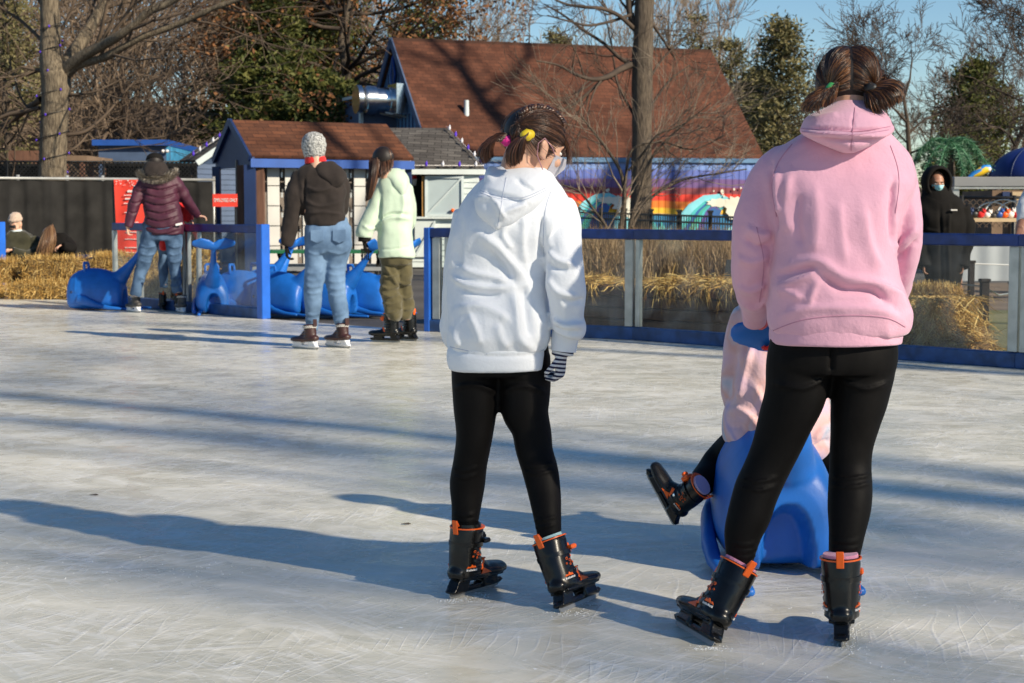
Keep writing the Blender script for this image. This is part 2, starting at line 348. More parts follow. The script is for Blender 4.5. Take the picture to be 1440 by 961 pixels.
def ice_mat():
    m = bpy.data.materials.new('rink ice'); m.use_nodes = True; n = m.node_tree.nodes; l = m.node_tree.links; p = n['Principled BSDF']
    tc = n.new('ShaderNodeTexCoord')
    def NT(scale, det, rot=0.0, st=(1, 1, 1), dist=0.0):
        mp = n.new('ShaderNodeMapping'); mp.vector_type = 'TEXTURE'; mp.inputs['Scale'].default_value = tuple(1 / q for q in st); mp.inputs['Rotation'].default_value = (0, 0, rot)
        l.new(tc.outputs['Object'], mp.inputs[0]); t = n.new('ShaderNodeTexNoise'); t.inputs['Scale'].default_value = scale; t.inputs['Detail'].default_value = det; t.inputs['Distortion'].default_value = dist
        l.new(mp.outputs[0], t.inputs['Vector']); return t
    def RAMP(src, p0, c0, p1, c1):
        r = n.new('ShaderNodeValToRGB'); r.color_ramp.elements[0].position = p0; r.color_ramp.elements[0].color = (*c0, 1); r.color_ramp.elements[1].position = p1; r.color_ramp.elements[1].color = (*c1, 1)
        l.new(src, r.inputs[0]); return r
    big = NT(0.9, 6, 0.6, (1, 2.2, 1), 0.5)
    base = RAMP(big.outputs[0], 0.36, (0.54, 0.515, 0.41), 0.66, (0.72, 0.685, 0.57))
    med = NT(5.5, 6, -0.3, (1, 1.3, 1), 1.2); medr = RAMP(med.outputs[0], 0.45, (0, 0, 0), 0.75, (1, 1, 1))
    mix1 = n.new('ShaderNodeMixRGB'); mix1.inputs[2].default_value = (0.76, 0.735, 0.66, 1)
    f1 = n.new('ShaderNodeMath'); f1.operation = 'MULTIPLY'; f1.inputs[1].default_value = 0.7; l.new(medr.outputs[0], f1.inputs[0]); l.new(f1.outputs[0], mix1.inputs[0]); l.new(base.outputs[0], mix1.inputs[1])
    prev = mix1; hs = []
    # families of hair-line scratches: zero crossings of strongly stretched noise
    for k, (rot, sc, st, wd, amt) in enumerate([(0.25, 1.0, (1, 13, 1), 0.032, 0.34), (-0.5, 1.3, (1, 12, 1), 0.030, 0.32), (1.1, 1.1, (1, 13, 1), 0.028, 0.3), (0.9, 2.4, (1, 9, 1), 0.036, 0.34), (1.45, 1.6, (1, 11, 1), 0.03, 0.32), (2.2, 1.4, (1, 12, 1), 0.028, 0.28), (2.7, 2.6, (1, 8, 1), 0.034, 0.3)]):
        t = NT(sc, 1.2, rot, st, 0.12)
        s1 = n.new('ShaderNodeMath'); s1.operation = 'SUBTRACT'; s1.inputs[1].default_value = 0.5; l.new(t.outputs[0], s1.inputs[0])
        s2 = n.new('ShaderNodeMath'); s2.operation = 'ABSOLUTE'; l.new(s1.outputs[0], s2.inputs[0])
        s3 = n.new('ShaderNodeMapRange'); s3.inputs[1].default_value = 0.0; s3.inputs[2].default_value = wd; s3.inputs[3].default_value = 1.0; s3.inputs[4].default_value = 0.0; l.new(s2.outputs[0], s3.inputs[0])
        gate = NT(2.1, 3, rot + 0.6 + k); gr = n.new('ShaderNodeMapRange'); gr.inputs[1].default_value = 0.44; gr.inputs[2].default_value = 0.62; gr.inputs[4].default_value = amt; l.new(gate.outputs[0], gr.inputs[0])
        mu = n.new('ShaderNodeMath'); mu.operation = 'MULTIPLY'; l.new(s3.outputs[0], mu.inputs[0]); l.new(gr.outputs[0], mu.inputs[1]); hs.append(mu)
        mx = n.new('ShaderNodeMixRGB'); mx.inputs[2].default_value = (0.93, 0.93, 0.92, 1); l.new(mu.outputs[0], mx.inputs[0]); l.new(prev.outputs[0], mx.inputs[1]); prev = mx
    sp = NT(42, 4); spr = RAMP(sp.outputs[0], 0.66, (0, 0, 0), 0.74, (1, 1, 1)); mx = n.new('ShaderNodeMixRGB'); mx.inputs[2].default_value = (0.93, 0.93, 0.92, 1); l.new(spr.outputs[0], mx.inputs[0]); l.new(prev.outputs[0], mx.inputs[1])
    l.new(mx.outputs[0], p.inputs['Base Color'])
    rr = n.new('ShaderNodeMapRange'); rr.inputs[1].default_value = 0.3; rr.inputs[2].default_value = 0.7; rr.inputs[3].default_value = 0.16; rr.inputs[4].default_value = 0.42; l.new(med.outputs[0], rr.inputs[0]); l.new(rr.outputs[0], p.inputs['Roughness'])
    p.inputs['IOR'].default_value = 1.31
    add = hs[0]
    for h in hs[1:]:
        a = n.new('ShaderNodeMath'); a.operation = 'ADD'; l.new(add.outputs[0], a.inputs[0]); l.new(h.outputs[0], a.inputs[1]); add = a
    fb = NT(30, 5, 0.2, (1, 1.5, 1)); a = n.new('ShaderNodeMath'); a.operation = 'MULTIPLY_ADD'; a.inputs[1].default_value = 0.5; l.new(fb.outputs[0], a.inputs[0]); l.new(add.outputs[0], a.inputs[2])
    bp = n.new('ShaderNodeBump'); bp.inputs['Strength'].default_value = 0.45; bp.inputs['Distance'].default_value = 0.004; l.new(a.outputs[0], bp.inputs['Height']); l.new(bp.outputs[0], p.inputs['Normal'])
    return m
MT['ice'] = ice_mat()
def cloth(name, col, var=0.05, bump=0.32, bscale=110, rough=0.9, sheen=0.3, weave=True, col2=None, scale=9):
    return M(name, col, rough, var, scale, bump, bscale, sheen=sheen, spec=0.2, bdist=0.004, col2=col2)
MT['white_fleece'] = cloth('white fleece', (0.78, 0.81, 0.86), 0.02)
MT['pink_fleece'] = cloth('pink fleece', (0.70, 0.385, 0.50), 0.03)
MT['mint_fleece'] = cloth('mint fleece', (0.52, 0.64, 0.50), 0.04)
MT['char_fleece'] = cloth('charcoal fleece', (0.028, 0.022, 0.020), 0.15, sheen=0.05)
MT['maroon_shell'] = M('maroon quilted nylon', (0.060, 0.010, 0.026), 0.6, 0.1, 8, 0.2, 60, bdist=0.005)
MT['olive_cloth'] = cloth('olive cloth', (0.085, 0.072, 0.035), 0.2)
MT['olive_coat'] = cloth('dark olive coat', (0.038, 0.036, 0.020), 0.2)
MT['black_coat'] = cloth('black coat', (0.007, 0.006, 0.0055), 0.2, sheen=0.0)
MT['legging'] = M('black leggings', (0.0045, 0.004, 0.004), 0.6, 0.15, 20, 0.2, 400, sheen=0.0, spec=0.1, bdist=0.001)
MT['jeans_light'] = M('washed blue denim', (0.11, 0.19, 0.32), 0.85, 0.3, 5, 0.5, 260, spec=0.2, col2=(0.17, 0.27, 0.42), bdist=0.003)
MT['jeans_dark'] = M('dark blue denim', (0.045, 0.09, 0.17), 0.85, 0.3, 9, 0.5, 260, spec=0.2, col2=(0.10, 0.17, 0.28), bdist=0.003)
MT['red_cloth'] = cloth('red cloth', (0.62, 0.02, 0.02), 0.08)
MT['skin'] = M('skin', (0.62, 0.36, 0.25), 0.5, 0.06, 14, 0.1, 200, sss=0.12, bdist=0.001)
MT['skin_dark'] = M('tan skin', (0.33, 0.16, 0.10), 0.5, 0.06, 14, 0.1, 200, sss=0.1, bdist=0.001)
def hairmat(name, a, b, c):
    m = leafmat(name, a, b, c, 0.0); p = m.node_tree.nodes['Principled BSDF']; p.inputs['Roughness'].default_value = 0.34; p.inputs['Specular IOR Level'].default_value = 0.7; return m
MT['hair_dark'] = hairmat('dark brown hair', (0.016, 0.008, 0.005), (0.065, 0.028, 0.015), (0.22, 0.10, 0.05))
MT['hair_mix'] = hairmat('brown hair with copper strands', (0.012, 0.006, 0.004), (0.045, 0.019, 0.010), (0.27, 0.11, 0.035))
MT['hair_copper'] = hairmat('auburn pony hair', (0.022, 0.009, 0.005), (0.07, 0.025, 0.012), (0.17, 0.065, 0.03))
MT['hair_blonde'] = hairmat('light brown long hair', (0.10, 0.045, 0.02), (0.25, 0.13, 0.06), (0.42, 0.26, 0.13))
MT['scalp'] = M('hair base', (0.012, 0.007, 0.005), 0.6, 0.3, 60)
MT['boot_black'] = M('black moulded plastic', (0.005, 0.005, 0.005), 0.27, 0.2, 10, 0.06, 60, spec=0.4, bdist=0.002)
MT['orange'] = M('orange plastic', (0.90, 0.13, 0.01), 0.4, 0.08, 8)
MT['boot_brown'] = M('dark brown boot leather', (0.045, 0.016, 0.014), 0.45, 0.2, 10, 0.1, 60)
MT['boot_grey'] = M('grey black boot', (0.05, 0.047, 0.045), 0.5, 0.4, 12)
MT['holder_white'] = M('white blade holder', (0.72, 0.73, 0.76), 0.35, 0.05, 6)
MT['blade'] = M('skate blade steel', (0.35, 0.35, 0.34), 0.45, 0.05, 6, metal=0.6)
MT['lace'] = M('white lace', (0.7, 0.68, 0.64), 0.8, 0.05, 6)
MT['sock_pink'] = cloth('pink sock', (0.75, 0.30, 0.42), 0.04)
MT['sock_teal'] = cloth('pale teal sock', (0.38, 0.58, 0.60), 0.04)
MT['sock_lilac'] = cloth('lilac sock', (0.55, 0.45, 0.62), 0.04)
MT['mask_grey'] = cloth('heather grey mask', (0.42, 0.41, 0.46), 0.12, scale=60)
MT['mask_blue'] = M('pale blue medical mask', (0.35, 0.66, 0.74), 0.8, 0.04, 6)
MT['beanie_tan'] = cloth('tan beanie', (0.48, 0.36, 0.28), 0.1)
# ------------------------------------------------------------------ ground, ice
FA, FB = Vector((-6.4, 17.9, 0)), Vector((-2.56 * 0 - 2.56, 14.7 + 2.9, 0))
def fenceline():                   # rink edge on the ground, traced left to right
    return [G(-200, 403), G(3, 414), G(163, 429), G(371, 448.5), G(600, 466), G(893, 478), G(1165, 498), G(1432, 518), G(1700, 541)]
FL = fenceline()
g = MB(); S_ = 900
g.add([(-S_, -S_, -0.03), (S_, -S_, -0.03), (S_, S_, -0.03), (-S_, S_, -0.03)], [(0, 1, 2, 3)]); struct('ground', g, MT['ground'])
ice = MB(); left = FL[0] + Vector((-14, 10, 0)); pts = [Vector((26, -14, 0)), FL[-1] + Vector((10, -7.5, 0))] + FL[::-1] + [left, Vector((-24, -14, 0))]
# ice sheet has its own small thickness above the ground
ice.prism([(p.x, p.y, -0.05) for p in pts], (0, 0, 0.05)); struct('ice_rink', ice, MT['ice'])
lw = MB(); P = [G(1236, 446), G(1500, 446), (14, 10, 0), (4.6, 9.3, 0)]
def sheet(name, pl, z, mat):
    m = MB(); m.add([(p[0], p[1], z) for p in pl], [tuple(range(len(pl)))]); return struct(name, m, mat)
sheet('lawn', [G(640, 402), G(1060, 408), G(1250, 432), G(1700, 432), (16, 9, 0), (7.2, 8.5, 0), G(1432, 516), G(1165, 496), G(893, 477), G(640, 468)], -0.026, MT['lawn'])
sheet('dirt_path', [G(1060, 396), G(1800, 396), G(1800, 432), G(1250, 434), G(1060, 412)], -0.022, MT['dirt'])
sheet('leafy_ground', [(-60, 34, 0), (60, 34, 0), (260, 400, 0), (-260, 400, 0)], -0.02, MT['litter'])
# wooded rise behind the left side
hb = MB(); nx, ny = 90, 40
for j in range(ny + 1):
    for i in range(nx + 1):
        x = -110 + 230 * i / nx; y = 66 + 120 * j / ny
        h = 9.5 * (1 / (1 + math.exp(-(y - 100) / 12))) * (1 / (1 + math.exp((x + 8) / 14)) * 1.0 + 0.28) + 1.3 * nz((x, y, 0), 0.06) * min(1, j / 5)
        hb.v.append((x, y, (h - 0.6) if j else -0.4))
hb.n = len(hb.v)
for j in range(ny):
    for i in range(nx):
        a = j * (nx + 1) + i; hb.f.append((a, a + 1, a + nx + 2, a + nx + 1))
struct('wooded_hill', hb, MT['litter'], smooth=True)

# ------------------------------------------------------------------ rink barrier
def blk(a, b, z0, z1, w, off=0.0):
    m = MB(); a = Vector(a); b = Vector(b); t = (b - a).normalized(); n = Vector((-t.y, t.x, 0)); n = -n if n.y > 0 else n
    # n points to the rink side
    a2 = a - n * off; b2 = b - n * off
    q = [a2 + n * w / 2, b2 + n * w / 2, b2 - n * w / 2, a2 - n * w / 2]
    return m.prism([(p.x, p.y, z0) for p in q], (0, 0, z1 - z0))
def barrier(a, b, label, posts, h=0.93, endpost=None):
    t = (b - a).normalized(); L = (b - a).length
    r = thing('rink_barrier', label, 'barrier', (a + b) / 2, 'glass barriers round the ice rink')
    obj('top_rail', blk(a, b, h - 0.085, h, 0.075), MT['blue_rail'], r, bevel=0.008)
    obj('kick_plate', blk(a, b, 0.0, 0.11, 0.09), MT['blue_kick'], r, bevel=0.006)
    obj('glass_pane', blk(a + t * 0.02, b - t * 0.02, 0.11, h - 0.085, 0.008), MT['glass'], r)
    for s, w, mt in posts:
        c = a + t * (L * s); obj('post', blk(c - t * w / 2, c + t * w / 2, 0.112, h - 0.087, 0.05), MT[mt], r, bevel=0.004)
    for c, w, mt in (endpost or []):
        obj('end_post', blk(c - t * w / 2, c + t * w / 2, 0.0, h + 0.004, 0.1), MT[mt], r, bevel=0.006)
    return r
barrier(FL[0], FL[1], 'rink barrier end with bright blue post at the far left edge of the ice', [(0.5, 0.05, 'alu')], 0.95, [(FL[1], 0.075, 'blue_post')])
tL = (FL[3] - FL[2]).normalized()
barrier(FL[2], FL[3], 'glass barrier with bright blue end post beside the woman in the maroon coat', [(0.19, 0.07, 'alu'), (0.0, 0.05, 'alu'), (0.53, 0.05, 'alu'), (0.505, 0.03, 'alu'), (0.60, 0.04, 'alu')], 0.96, [(FL[3], 0.11, 'blue_post')])
barrier(FL[4], FL[5], 'glass barrier beginning behind the girl in the white hoodie', [(0.055, 0.08, 'alu'), (0.11, 0.05, 'alu'), (0.975, 0.075, 'alu')], 0.945, [(FL[4] + (FL[5]-FL[4]).normalized() * 0.03, 0.06, 'blue_post')])
barrier(FL[5], FL[6], 'glass barrier in front of the straw topped timber edging', [(0.02, 0.045, 'alu'), (0.98, 0.06, 'alu')], 0.945)
barrier(FL[6], FL[7], 'glass barrier in front of the hooded man and the round straw bale', [(0.03, 0.05, 'alu'), (0.975, 0.075, 'alu')], 0.94)
barrier(FL[7], FL[8], 'rink barrier at the right edge under the brown hand', [(0.03, 0.05, 'alu')], 0.94)
dp = None

# ------------------------------------------------------------------ walls / roofs helpers
def siding(A, B, z0, z1, out, board=0.11, t=0.018):        # lapped boards on a wall from A to B; out = outward normal
    m = MB(); A = Vector(A); B = Vector(B); out = Vector(out); z = z0
    while z < z1 - 1e-3:
        zt = min(z + board, z1)
        m.add([(A.x, A.y, z), (B.x, B.y, z), tuple(Vector((B.x, B.y, z)) + out * t), tuple(Vector((A.x, A.y, z)) + out * t),
               (A.x, A.y, zt), (B.x, B.y, zt)], [(0, 1, 2, 3), (3, 2, 5, 4), (0, 3, 4), (1, 5, 2), (0, 4, 5, 1)]); z = zt
    return m
def slab(name, quad, th, mat, parent):       # sloped panel with UVs in metres; quad a,b (top edge) c,d (bottom edge)
    a, b, c, d = [Vector(p) for p in quad]; n = (b - a).cross(d - a).normalized()
    if n.z < 0: n = -n
    m = MB(); m.prism([a, b, c, d], n * (-th)); o = obj(name, m, mat, parent)
    u = (b - a).normalized(); v = n.cross(u); me = o.data; uv = me.uv_layers.new(name='uv'); lo = Vector(root_of(o).location)
    for lp in me.loops:
        p = Vector(me.vertices[lp.vertex_index].co) + lo - a; uv.data[lp.index].uv = (p.dot(u), p.dot(v))
    return o
def wallbox(a, b, z0, z1, th, out):
    m = MB(); a = Vector(a); b = Vector(b); out = Vector(out)
    return m.prism([(a.x, a.y, z0), (b.x, b.y, z0), (b.x - out.x * th, b.y - out.y * th, z0), (a.x - out.x * th, a.y - out.y * th, z0)], (0, 0, z1 - z0))

# ------------------------------------------------------------------ A-frame building
RA = W(550, 53, 58.0); RB = W(1000, 70, 62.4); rd = (RB - RA); rd.z = 0; rd.normalize(); rn = Vector((rd.y, -rd.x, 0))   # rn: towards the camera
RB.z = RA.z = (RA.z + RB.z) / 2
EA = RA + rn * 4.0; EB = RB + rn * 4.0; EA.z = EB.z = 2.86; HA = RA - rn * 4.0; HB = RB - rn * 4.0; HA.z = HB.z = 2.86
ab = thing('steep_roofed_building', 'large building with steep red brown shingle roof and blue gable behind the tree', 'building', ((RA + RB) / 2 * 1).to_tuple()[:2] + (0,))
slab('roof', [RA, RB, EB, EA], 0.14, MT['shingle_red'], ab); slab('roof', [RA, RB, HB, HA], 0.14, MT['shingle_red'], ab)
gi = 0.15
g1 = MB(); a = RA + rd * gi; pA = EA + rd * gi - rn * 0.12; pB = HA + rd * gi + rn * 0.12
g1.prism([(a.x, a.y, a.z - 0.22), (pA.x, pA.y, 2.8), (pA.x, pA.y, 0), (pB.x, pB.y, 0), (pB.x, pB.y, 2.8)], rd * 0.2); obj('gable_wall', g1, MT['blue_gable'], ab)
g2 = MB(); a = RB - rd * gi; q1 = EB - rd * gi - rn * 0.12; q2 = HB - rd * gi + rn * 0.12
g2.prism([(a.x, a.y, a.z - 0.22), (q1.x, q1.y, 2.8), (q1.x, q1.y, 0), (q2.x, q2.y, 0), (q2.x, q2.y, 2.8)], rd * -0.2); obj('gable_wall', g2, MT['blue_gable'], ab)
for e0 in (EA, HA):                                        # barge boards
    m = MB(); m.beam(RA - rd * 0.02 + Vector((0, 0, -0.1)), e0 - rd * 0.02 + Vector((0, 0, -0.1)), 0.05, 0.26); obj('barge_board', m, MT['blue_siding'], ab)
# battens on the gable
for k in range(-9, 10):
    c = RA + rd * (gi - 0.02) + rn * (0.38 * k); top = RA.z - 0.3 - abs(0.38 * k) * (RA.z - 2.86) / 4.0
    m = MB(); m.beam((c.x, c.y, 0.1), (c.x, c.y, top - 0.1), 0.05, 0.05, up=rd); obj('batten', m, MT['blue_siding'], ab)
# diamond vent
vc = RA + rd * (gi - 0.04) + Vector((0, 0, -1.25)); m = MB()
dv = [vc + Vector((0, 0, 0.62)), vc + rn * 0.23, vc - Vector((0, 0, 0.62)), vc - rn * 0.23]; m.prism(dv, rd * -0.03); vent = obj('diamond_vent', m, MT['navy_shade'], ab)
for k in range(-6, 7):
    z = 0.085 * k; w = 0.23 * (1 - abs(z) / 0.62); m2 = MB(); c = vc + Vector((0, 0, z)) - rd * 0.05
    if w > 0.03: m2.beam(c - rn * w, c + rn * w, 0.03, 0.035); obj('louvre', m2, MT['blue_siding'], vent)
m = MB()
for i in range(4): m.beam(dv[i] - rd * 0.06, dv[(i + 1) % 4] - rd * 0.06, 0.05, 0.05)
obj('vent_frame', m, MT['fascia_blue'], vent)
# wall below eave on the camera side
m = wallbox(EA - rn * 0.4 + rd * 0.2, EB - rn * 0.4 - rd * 0.2, 0, 2.95, 0.15, rn); obj('wall', m, MT['blue_gable'], ab)
# roof vent pipe
vp = W(656, 165, 56.2); hood = MB(); hood.ring_tube([vp + Vector((0, 0, -0.1)), vp + Vector((0, 0, 0.02)), vp + Vector((0, 0, 0.55))], [0.2, 0.09, 0.075], seg=14); obj('vent_pipe', hood, MT['pale_trim'], ab, smooth=True, autosm=40)
# exhaust fan on gable
fc = W(538, 141, 57.0)
fan = thing('exhaust_duct', 'shiny steel round exhaust fan and duct box on the blue gable', 'exhaust fan', fc)
m = MB(); ax = -rd
P0 = fc + rd * 0.3
m.ring_tube([P0 + ax * s for s in (0, 0.1, 0.12, 0.55, 0.57, 0.9, 0.95, 1.0)], [0.44, 0.44, 0.40, 0.40, 0.46, 0.46, 0.40, 0.30], seg=28, ref=Vector((0, 0, 1))); obj('fan_drum', m, MT['steel'], fan, smooth=True, autosm=35)
m = MB(); m.ring_tube([P0 + ax * s for s in (1.0, 1.06, 1.22)], [0.34, 0.47, 0.47], seg=28, ref=Vector((0, 0, 1))); obj('fan_hood', m, MT['steel'], fan, smooth=True, autosm=35)
m = MB(); mm = Matrix((rd, rn, Vector((0, 0, 1)))).transposed().to_4x4(); mm.translation = fc + rd * 0.65 + rn * 0.25
m.box((-0.4, -0.5, -0.48), (0.35, 0.5, 0.52), mm); obj('duct_box', m, MT['steel'], fan, bevel=0.01)
m = MB()
for s in (-0.3, 0.3): m.beam(fc + rn * s + Vector((0, 0, -0.42)), fc + rn * s + rd * 0.9 + Vector((0, 0, -0.6)), 0.05, 0.05)
obj('bracket', m, MT['grey_pipe'], fan)
# pale annex block left of the fan
an = thing('annex_block', 'small flat roofed blue grey annex with pale trim beside the exhaust fan', 'building', W(505, 200, 58.5).to_tuple()[:2] + (0,))
c = W(505, 140, 58.5); m = MB(); mm2 = mm.copy(); mm2.translation = Vector((c.x, c.y, 0)); m.box((-0.2, -1.0, 0), (1.6, 1.0, c.z), mm2); obj('wall', m, MT['blue_siding'], an)
m = MB(); m.box((-0.3, -1.06, c.z), (1.65, 1.06, c.z + 0.1), mm2); m.box((-0.28, 0.9, 0.2), (-0.18, 1.1, c.z), mm2); obj('trim', m, MT['pale_trim'], an)

# ------------------------------------------------------------------ mural wall (corrugated)
MA = W(560, 300, 52.0); MBp = W(1112, 300, 54.6); md = (MBp - MA); md.z = 0; md.normalize(); mnrm = Vector((md.y, -md.x, 0))
mz1 = 1.106 + 68 * 53 / 2400
mw = thing('mural_wall', 'long corrugated metal wall painted with sunset bands and curling waves', 'wall', ((MA + MBp) / 2).to_tuple()[:2] + (0,))
L = (MBp - MA).length + 2.0; m = MB(); pitch = 0.22; n = int(L / pitch); vs = []
for i in range(n + 1):
    for (s, o) in ((0, 0), (0.35, 0), (0.5, 0.014), (0.85, 0.014)):
        p = MA + md * ((i + s) * pitch) + mnrm * o; vs.append((p.x, p.y, 0)); vs.append((p.x, p.y, mz1))
m.add(vs, [(2*i, 2*i+2, 2*i+3, 2*i+1) for i in range(len(vs)//2 - 1)])
def mural_mat():
    mt = bpy.data.materials.new('sunset bands paint'); mt.use_nodes = True; nn = mt.node_tree.nodes; l = mt.node_tree.links; p = nn['Principled BSDF']; p.inputs['Roughness'].default_value = 0.5
    tc = nn.new('ShaderNodeTexCoord'); sp = nn.new('ShaderNodeSeparateXYZ'); l.new(tc.outputs['Object'], sp.inputs[0])
    nt = nn.new('ShaderNodeTexNoise'); nt.inputs['Scale'].default_value = 0.7; l.new(tc.outputs['Object'], nt.inputs[0])
    a = nn.new('ShaderNodeMath'); a.operation = 'MULTIPLY_ADD'; a.inputs[1].default_value = 0.12; l.new(nt.outputs[0], a.inputs[0]); l.new(sp.outputs[2], a.inputs[2])
    mr = nn.new('ShaderNodeMapRange'); mr.inputs[1].default_value = 0.0; mr.inputs[2].default_value = mz1; l.new(a.outputs[0], mr.inputs[0])
    cr = nn.new('ShaderNodeValToRGB'); cr.color_ramp.interpolation = 'LINEAR'; l.new(mr.outputs[0], cr.inputs[0]); l.new(cr.outputs[0], p.inputs['Base Color'])
    cs_ = [(0.40, (0.02, 0.18, 0.35)), (0.47, (0.74, 0.42, 0.02)), (0.555, (0.68, 0.17, 0.012)), (0.645, (0.62, 0.03, 0.012)), (0.72, (0.20, 0.035, 0.045)), (0.82, (0.13, 0.065, 0.20)), (0.93, (0.10, 0.14, 0.42)), (1.0, (0.16, 0.26, 0.55))]
    st = [(0.0, cs_[0][1])]
    for (h0, c0_), (h1, c1_) in zip(cs_[:-1], cs_[1:]): st += [(h0 - 0.008, c0_), (h0 + 0.008, c1_)]
    el = cr.color_ramp.elements; el[0].position = 0; el[0].color = (*st[0][1], 1); el[1].position = st[-1][0]; el[1].color = (*st[-1][1], 1)
    for q, c in st[1:-1]: e = el.new(q); e.color = (*c, 1)
    return mt
obj('corrugated_sheet', m, mural_mat(), mw)
m = MB(); a0 = MA + mnrm * 0.02; b0 = MA + md * L + mnrm * 0.02; m.beam((a0.x, a0.y, mz1 + 0.06), (b0.x, b0.y, mz1 + 0.06), 0.16, 0.14); obj('top_trim', m, MT['blue_gable'], mw)
MT['m_teal'] = M('teal mural paint', (0.05, 0.42, 0.42), 0.5, 0.15, 2); MT['m_lt'] = M('pale aqua mural paint', (0.20, 0.58, 0.66), 0.5, 0.12, 2)
MT['m_blue'] = M('deep blue mural paint', (0.015, 0.10, 0.30), 0.5, 0.15, 2); MT['m_white'] = M('cream mural paint', (0.68, 0.66, 0.55), 0.5, 0.08, 2)
MT['m_purple'] = M('purple mural paint', (0.08, 0.06, 0.25), 0.5, 0.1, 2); MT['m_green'] = M('sea green mural paint', (0.04, 0.35, 0.26), 0.5, 0.1, 2)
def on_wall(px, py, off):           # point of the mural wall seen at a photo pixel
    d = FW + Vector(((px - 720) / F, 0, 0)) + UP * ((480.5 - py) / F); o = Vector((0, 0, CAM_H)); q = MA + mnrm * off
    t = (q - o).dot(mnrm) / d.dot(mnrm); return o + d * t
def paint(pl, mat, layer):
    pl = [(x, y) for x, y in pl]; m = MB(); off = 0.05 + 0.006 * layer
    m.prism([on_wall(x, y, off) for x, y in pl], -mnrm * 0.004); obj('painted_wave', m, MT[mat], mw)
def crescent(cx, cy, r0, r1, a0, a1, sq=1.0, sh=(0, 0), n=18):
    o = [(cx + r0 * cos(R(a0 + (a1 - a0) * i / n)), cy - sq * r0 * sin(R(a0 + (a1 - a0) * i / n))) for i in range(n + 1)]
    q = [(cx + sh[0] + r1 * cos(R(a1 + (a0 - a1) * i / n)), cy + sh[1] - sq * r1 * sin(R(a1 + (a0 - a1) * i / n))) for i in range(n + 1)]
    return o + q
def wave(x, y, s):                  # curling breaker, crest to the right
    P = lambda pl: [(x + a * s, y + b * s) for a, b in pl]
    paint(P([(-88, 45), (-62, 28), (-45, 8), (-30, -10), (-10, -22), (12, -24), (30, -16), (22, -12), (8, -4), (4, 10), (10, 30), (24, 45)]), 'm_lt', 0)
    for k, (mt, w) in enumerate((('m_teal', 0.86), ('m_blue', 0.72), ('m_green', 0.60), ('m_teal', 0.48), ('m_purple', 0.38), ('m_blue', 0.26))):
        paint(P([(-70 * w - 6 + 14 * (1 - w), 45), (-52 * w + 2, 22), (-34 * w + 6, -2 * w), (-14 * w + 4, -17 * w), (12 * w + 2, -20 * w), (26 * w, -12 * w), (14, -2), (10, 10), (13, 30), (20, 45)]), mt, 1 + k)
    rnd = random.Random(int(x))
    pl = []
    for i in range(26):
        th = 2 * pi * i / 26; rr = 1 + 0.30 * (i % 2) + rnd.uniform(-.12, .12); pl.append((38 + 19 * rr * cos(th) * 0.92, -2 - 15 * rr * sin(th) + 6 * cos(th)))
    paint(P(pl), 'm_white', 9)
    pl = []
    for i in range(20):
        th = 2 * pi * i / 20; rr = 1 + 0.3 * (i % 2); pl.append((12 + 15 * rr * cos(th), -12 - 5 * rr * sin(th)))
    paint(P(pl), 'm_white', 8)
    for i in range(9):
        cx = rnd.uniform(-2, 58); cy = rnd.uniform(-34, -14); r = rnd.uniform(1.0, 2.3)
        paint(P([(cx + r * cos(2*pi*k/6), cy + r * 1.3 * sin(2*pi*k/6)) for k in range(6)]), 'm_white', 8)
    paint(P([(18, 45), (20, 24), (34, 16), (52, 14), (60, 22), (60, 45)]), 'm_lt', 7)
wave(1000, 298, 1.05); wave(846, 292, 0.86)
paint([(862, 318), (866, 300), (878, 292), (890, 296), (893, 318)], 'm_lt', 3)
for k in range(3): paint([(900 + 12*k, 330), (906 + 12*k, 306 + 3*k), (918 + 12*k, 330)], 'm_teal', 2)

# ------------------------------------------------------------------ locker kiosk
KL = W(349, 296, 30.0); KR = W(578, 296, 31.6); KL.z = KR.z = 0; kd = (KR - KL).normalized(); kn = Vector((kd.y, -kd.x, 0)); kl = (KR - KL).length
kw = 1.55; eave = 2.0; rid = 2.72
kb = thing('locker_kiosk', 'open fronted kiosk with brown shingle roof, cobalt fascia and grey lockers', 'kiosk', ((KL + KR) / 2).to_tuple())
rA = KL - kn * (kw / 2) - kd * 0.02; rB = KR - kn * (kw / 2) - kd * 0.12; rA.z = rB.z = rid
ov = 0.13
def at(p, z): return Vector((p.x, p.y, z))
eA = at(KL + kn * ov, eave + 0.06); eB = at(KR + kn * ov, eave + 0.06); hA = at(KL - kn * (kw + ov), eave + 0.06); hB = at(KR - kn * (kw + ov), eave + 0.06)
slab('roof', [rA, rB, eB, eA], 0.05, MT['shingle_brown'], kb); slab('roof', [rA, rB, hB, hA], 0.05, MT['shingle_brown'], kb)
m = MB(); m.beam(eA + Vector((0, 0, -0.13)), eB + Vector((0, 0, -0.13)), 0.05, 0.15); obj('fascia', m, MT['fascia_blue'], kb)
m = MB(); m.prism([at(rA, rid - 0.07) + kd * 0.03, eA + Vector((0, 0, -0.03)) + kd * 0.03, eA + Vector((0, 0, -0.2)) + kd * 0.03, hA + Vector((0, 0, -0.2)) + kd * 0.03, hA + Vector((0, 0, -0.03)) + kd * 0.03], kd * 0.05); obj('gable_board', m, MT['navy_shade'], kb)
for e0 in (eA, hA):
    m = MB(); m.beam(at(rA, rid - 0.03) - kd * 0.01, e0 - kd * 0.01 + Vector((0, 0, -0.05)), 0.05, 0.12); obj('barge_board', m, MT['navy_shade'], kb)
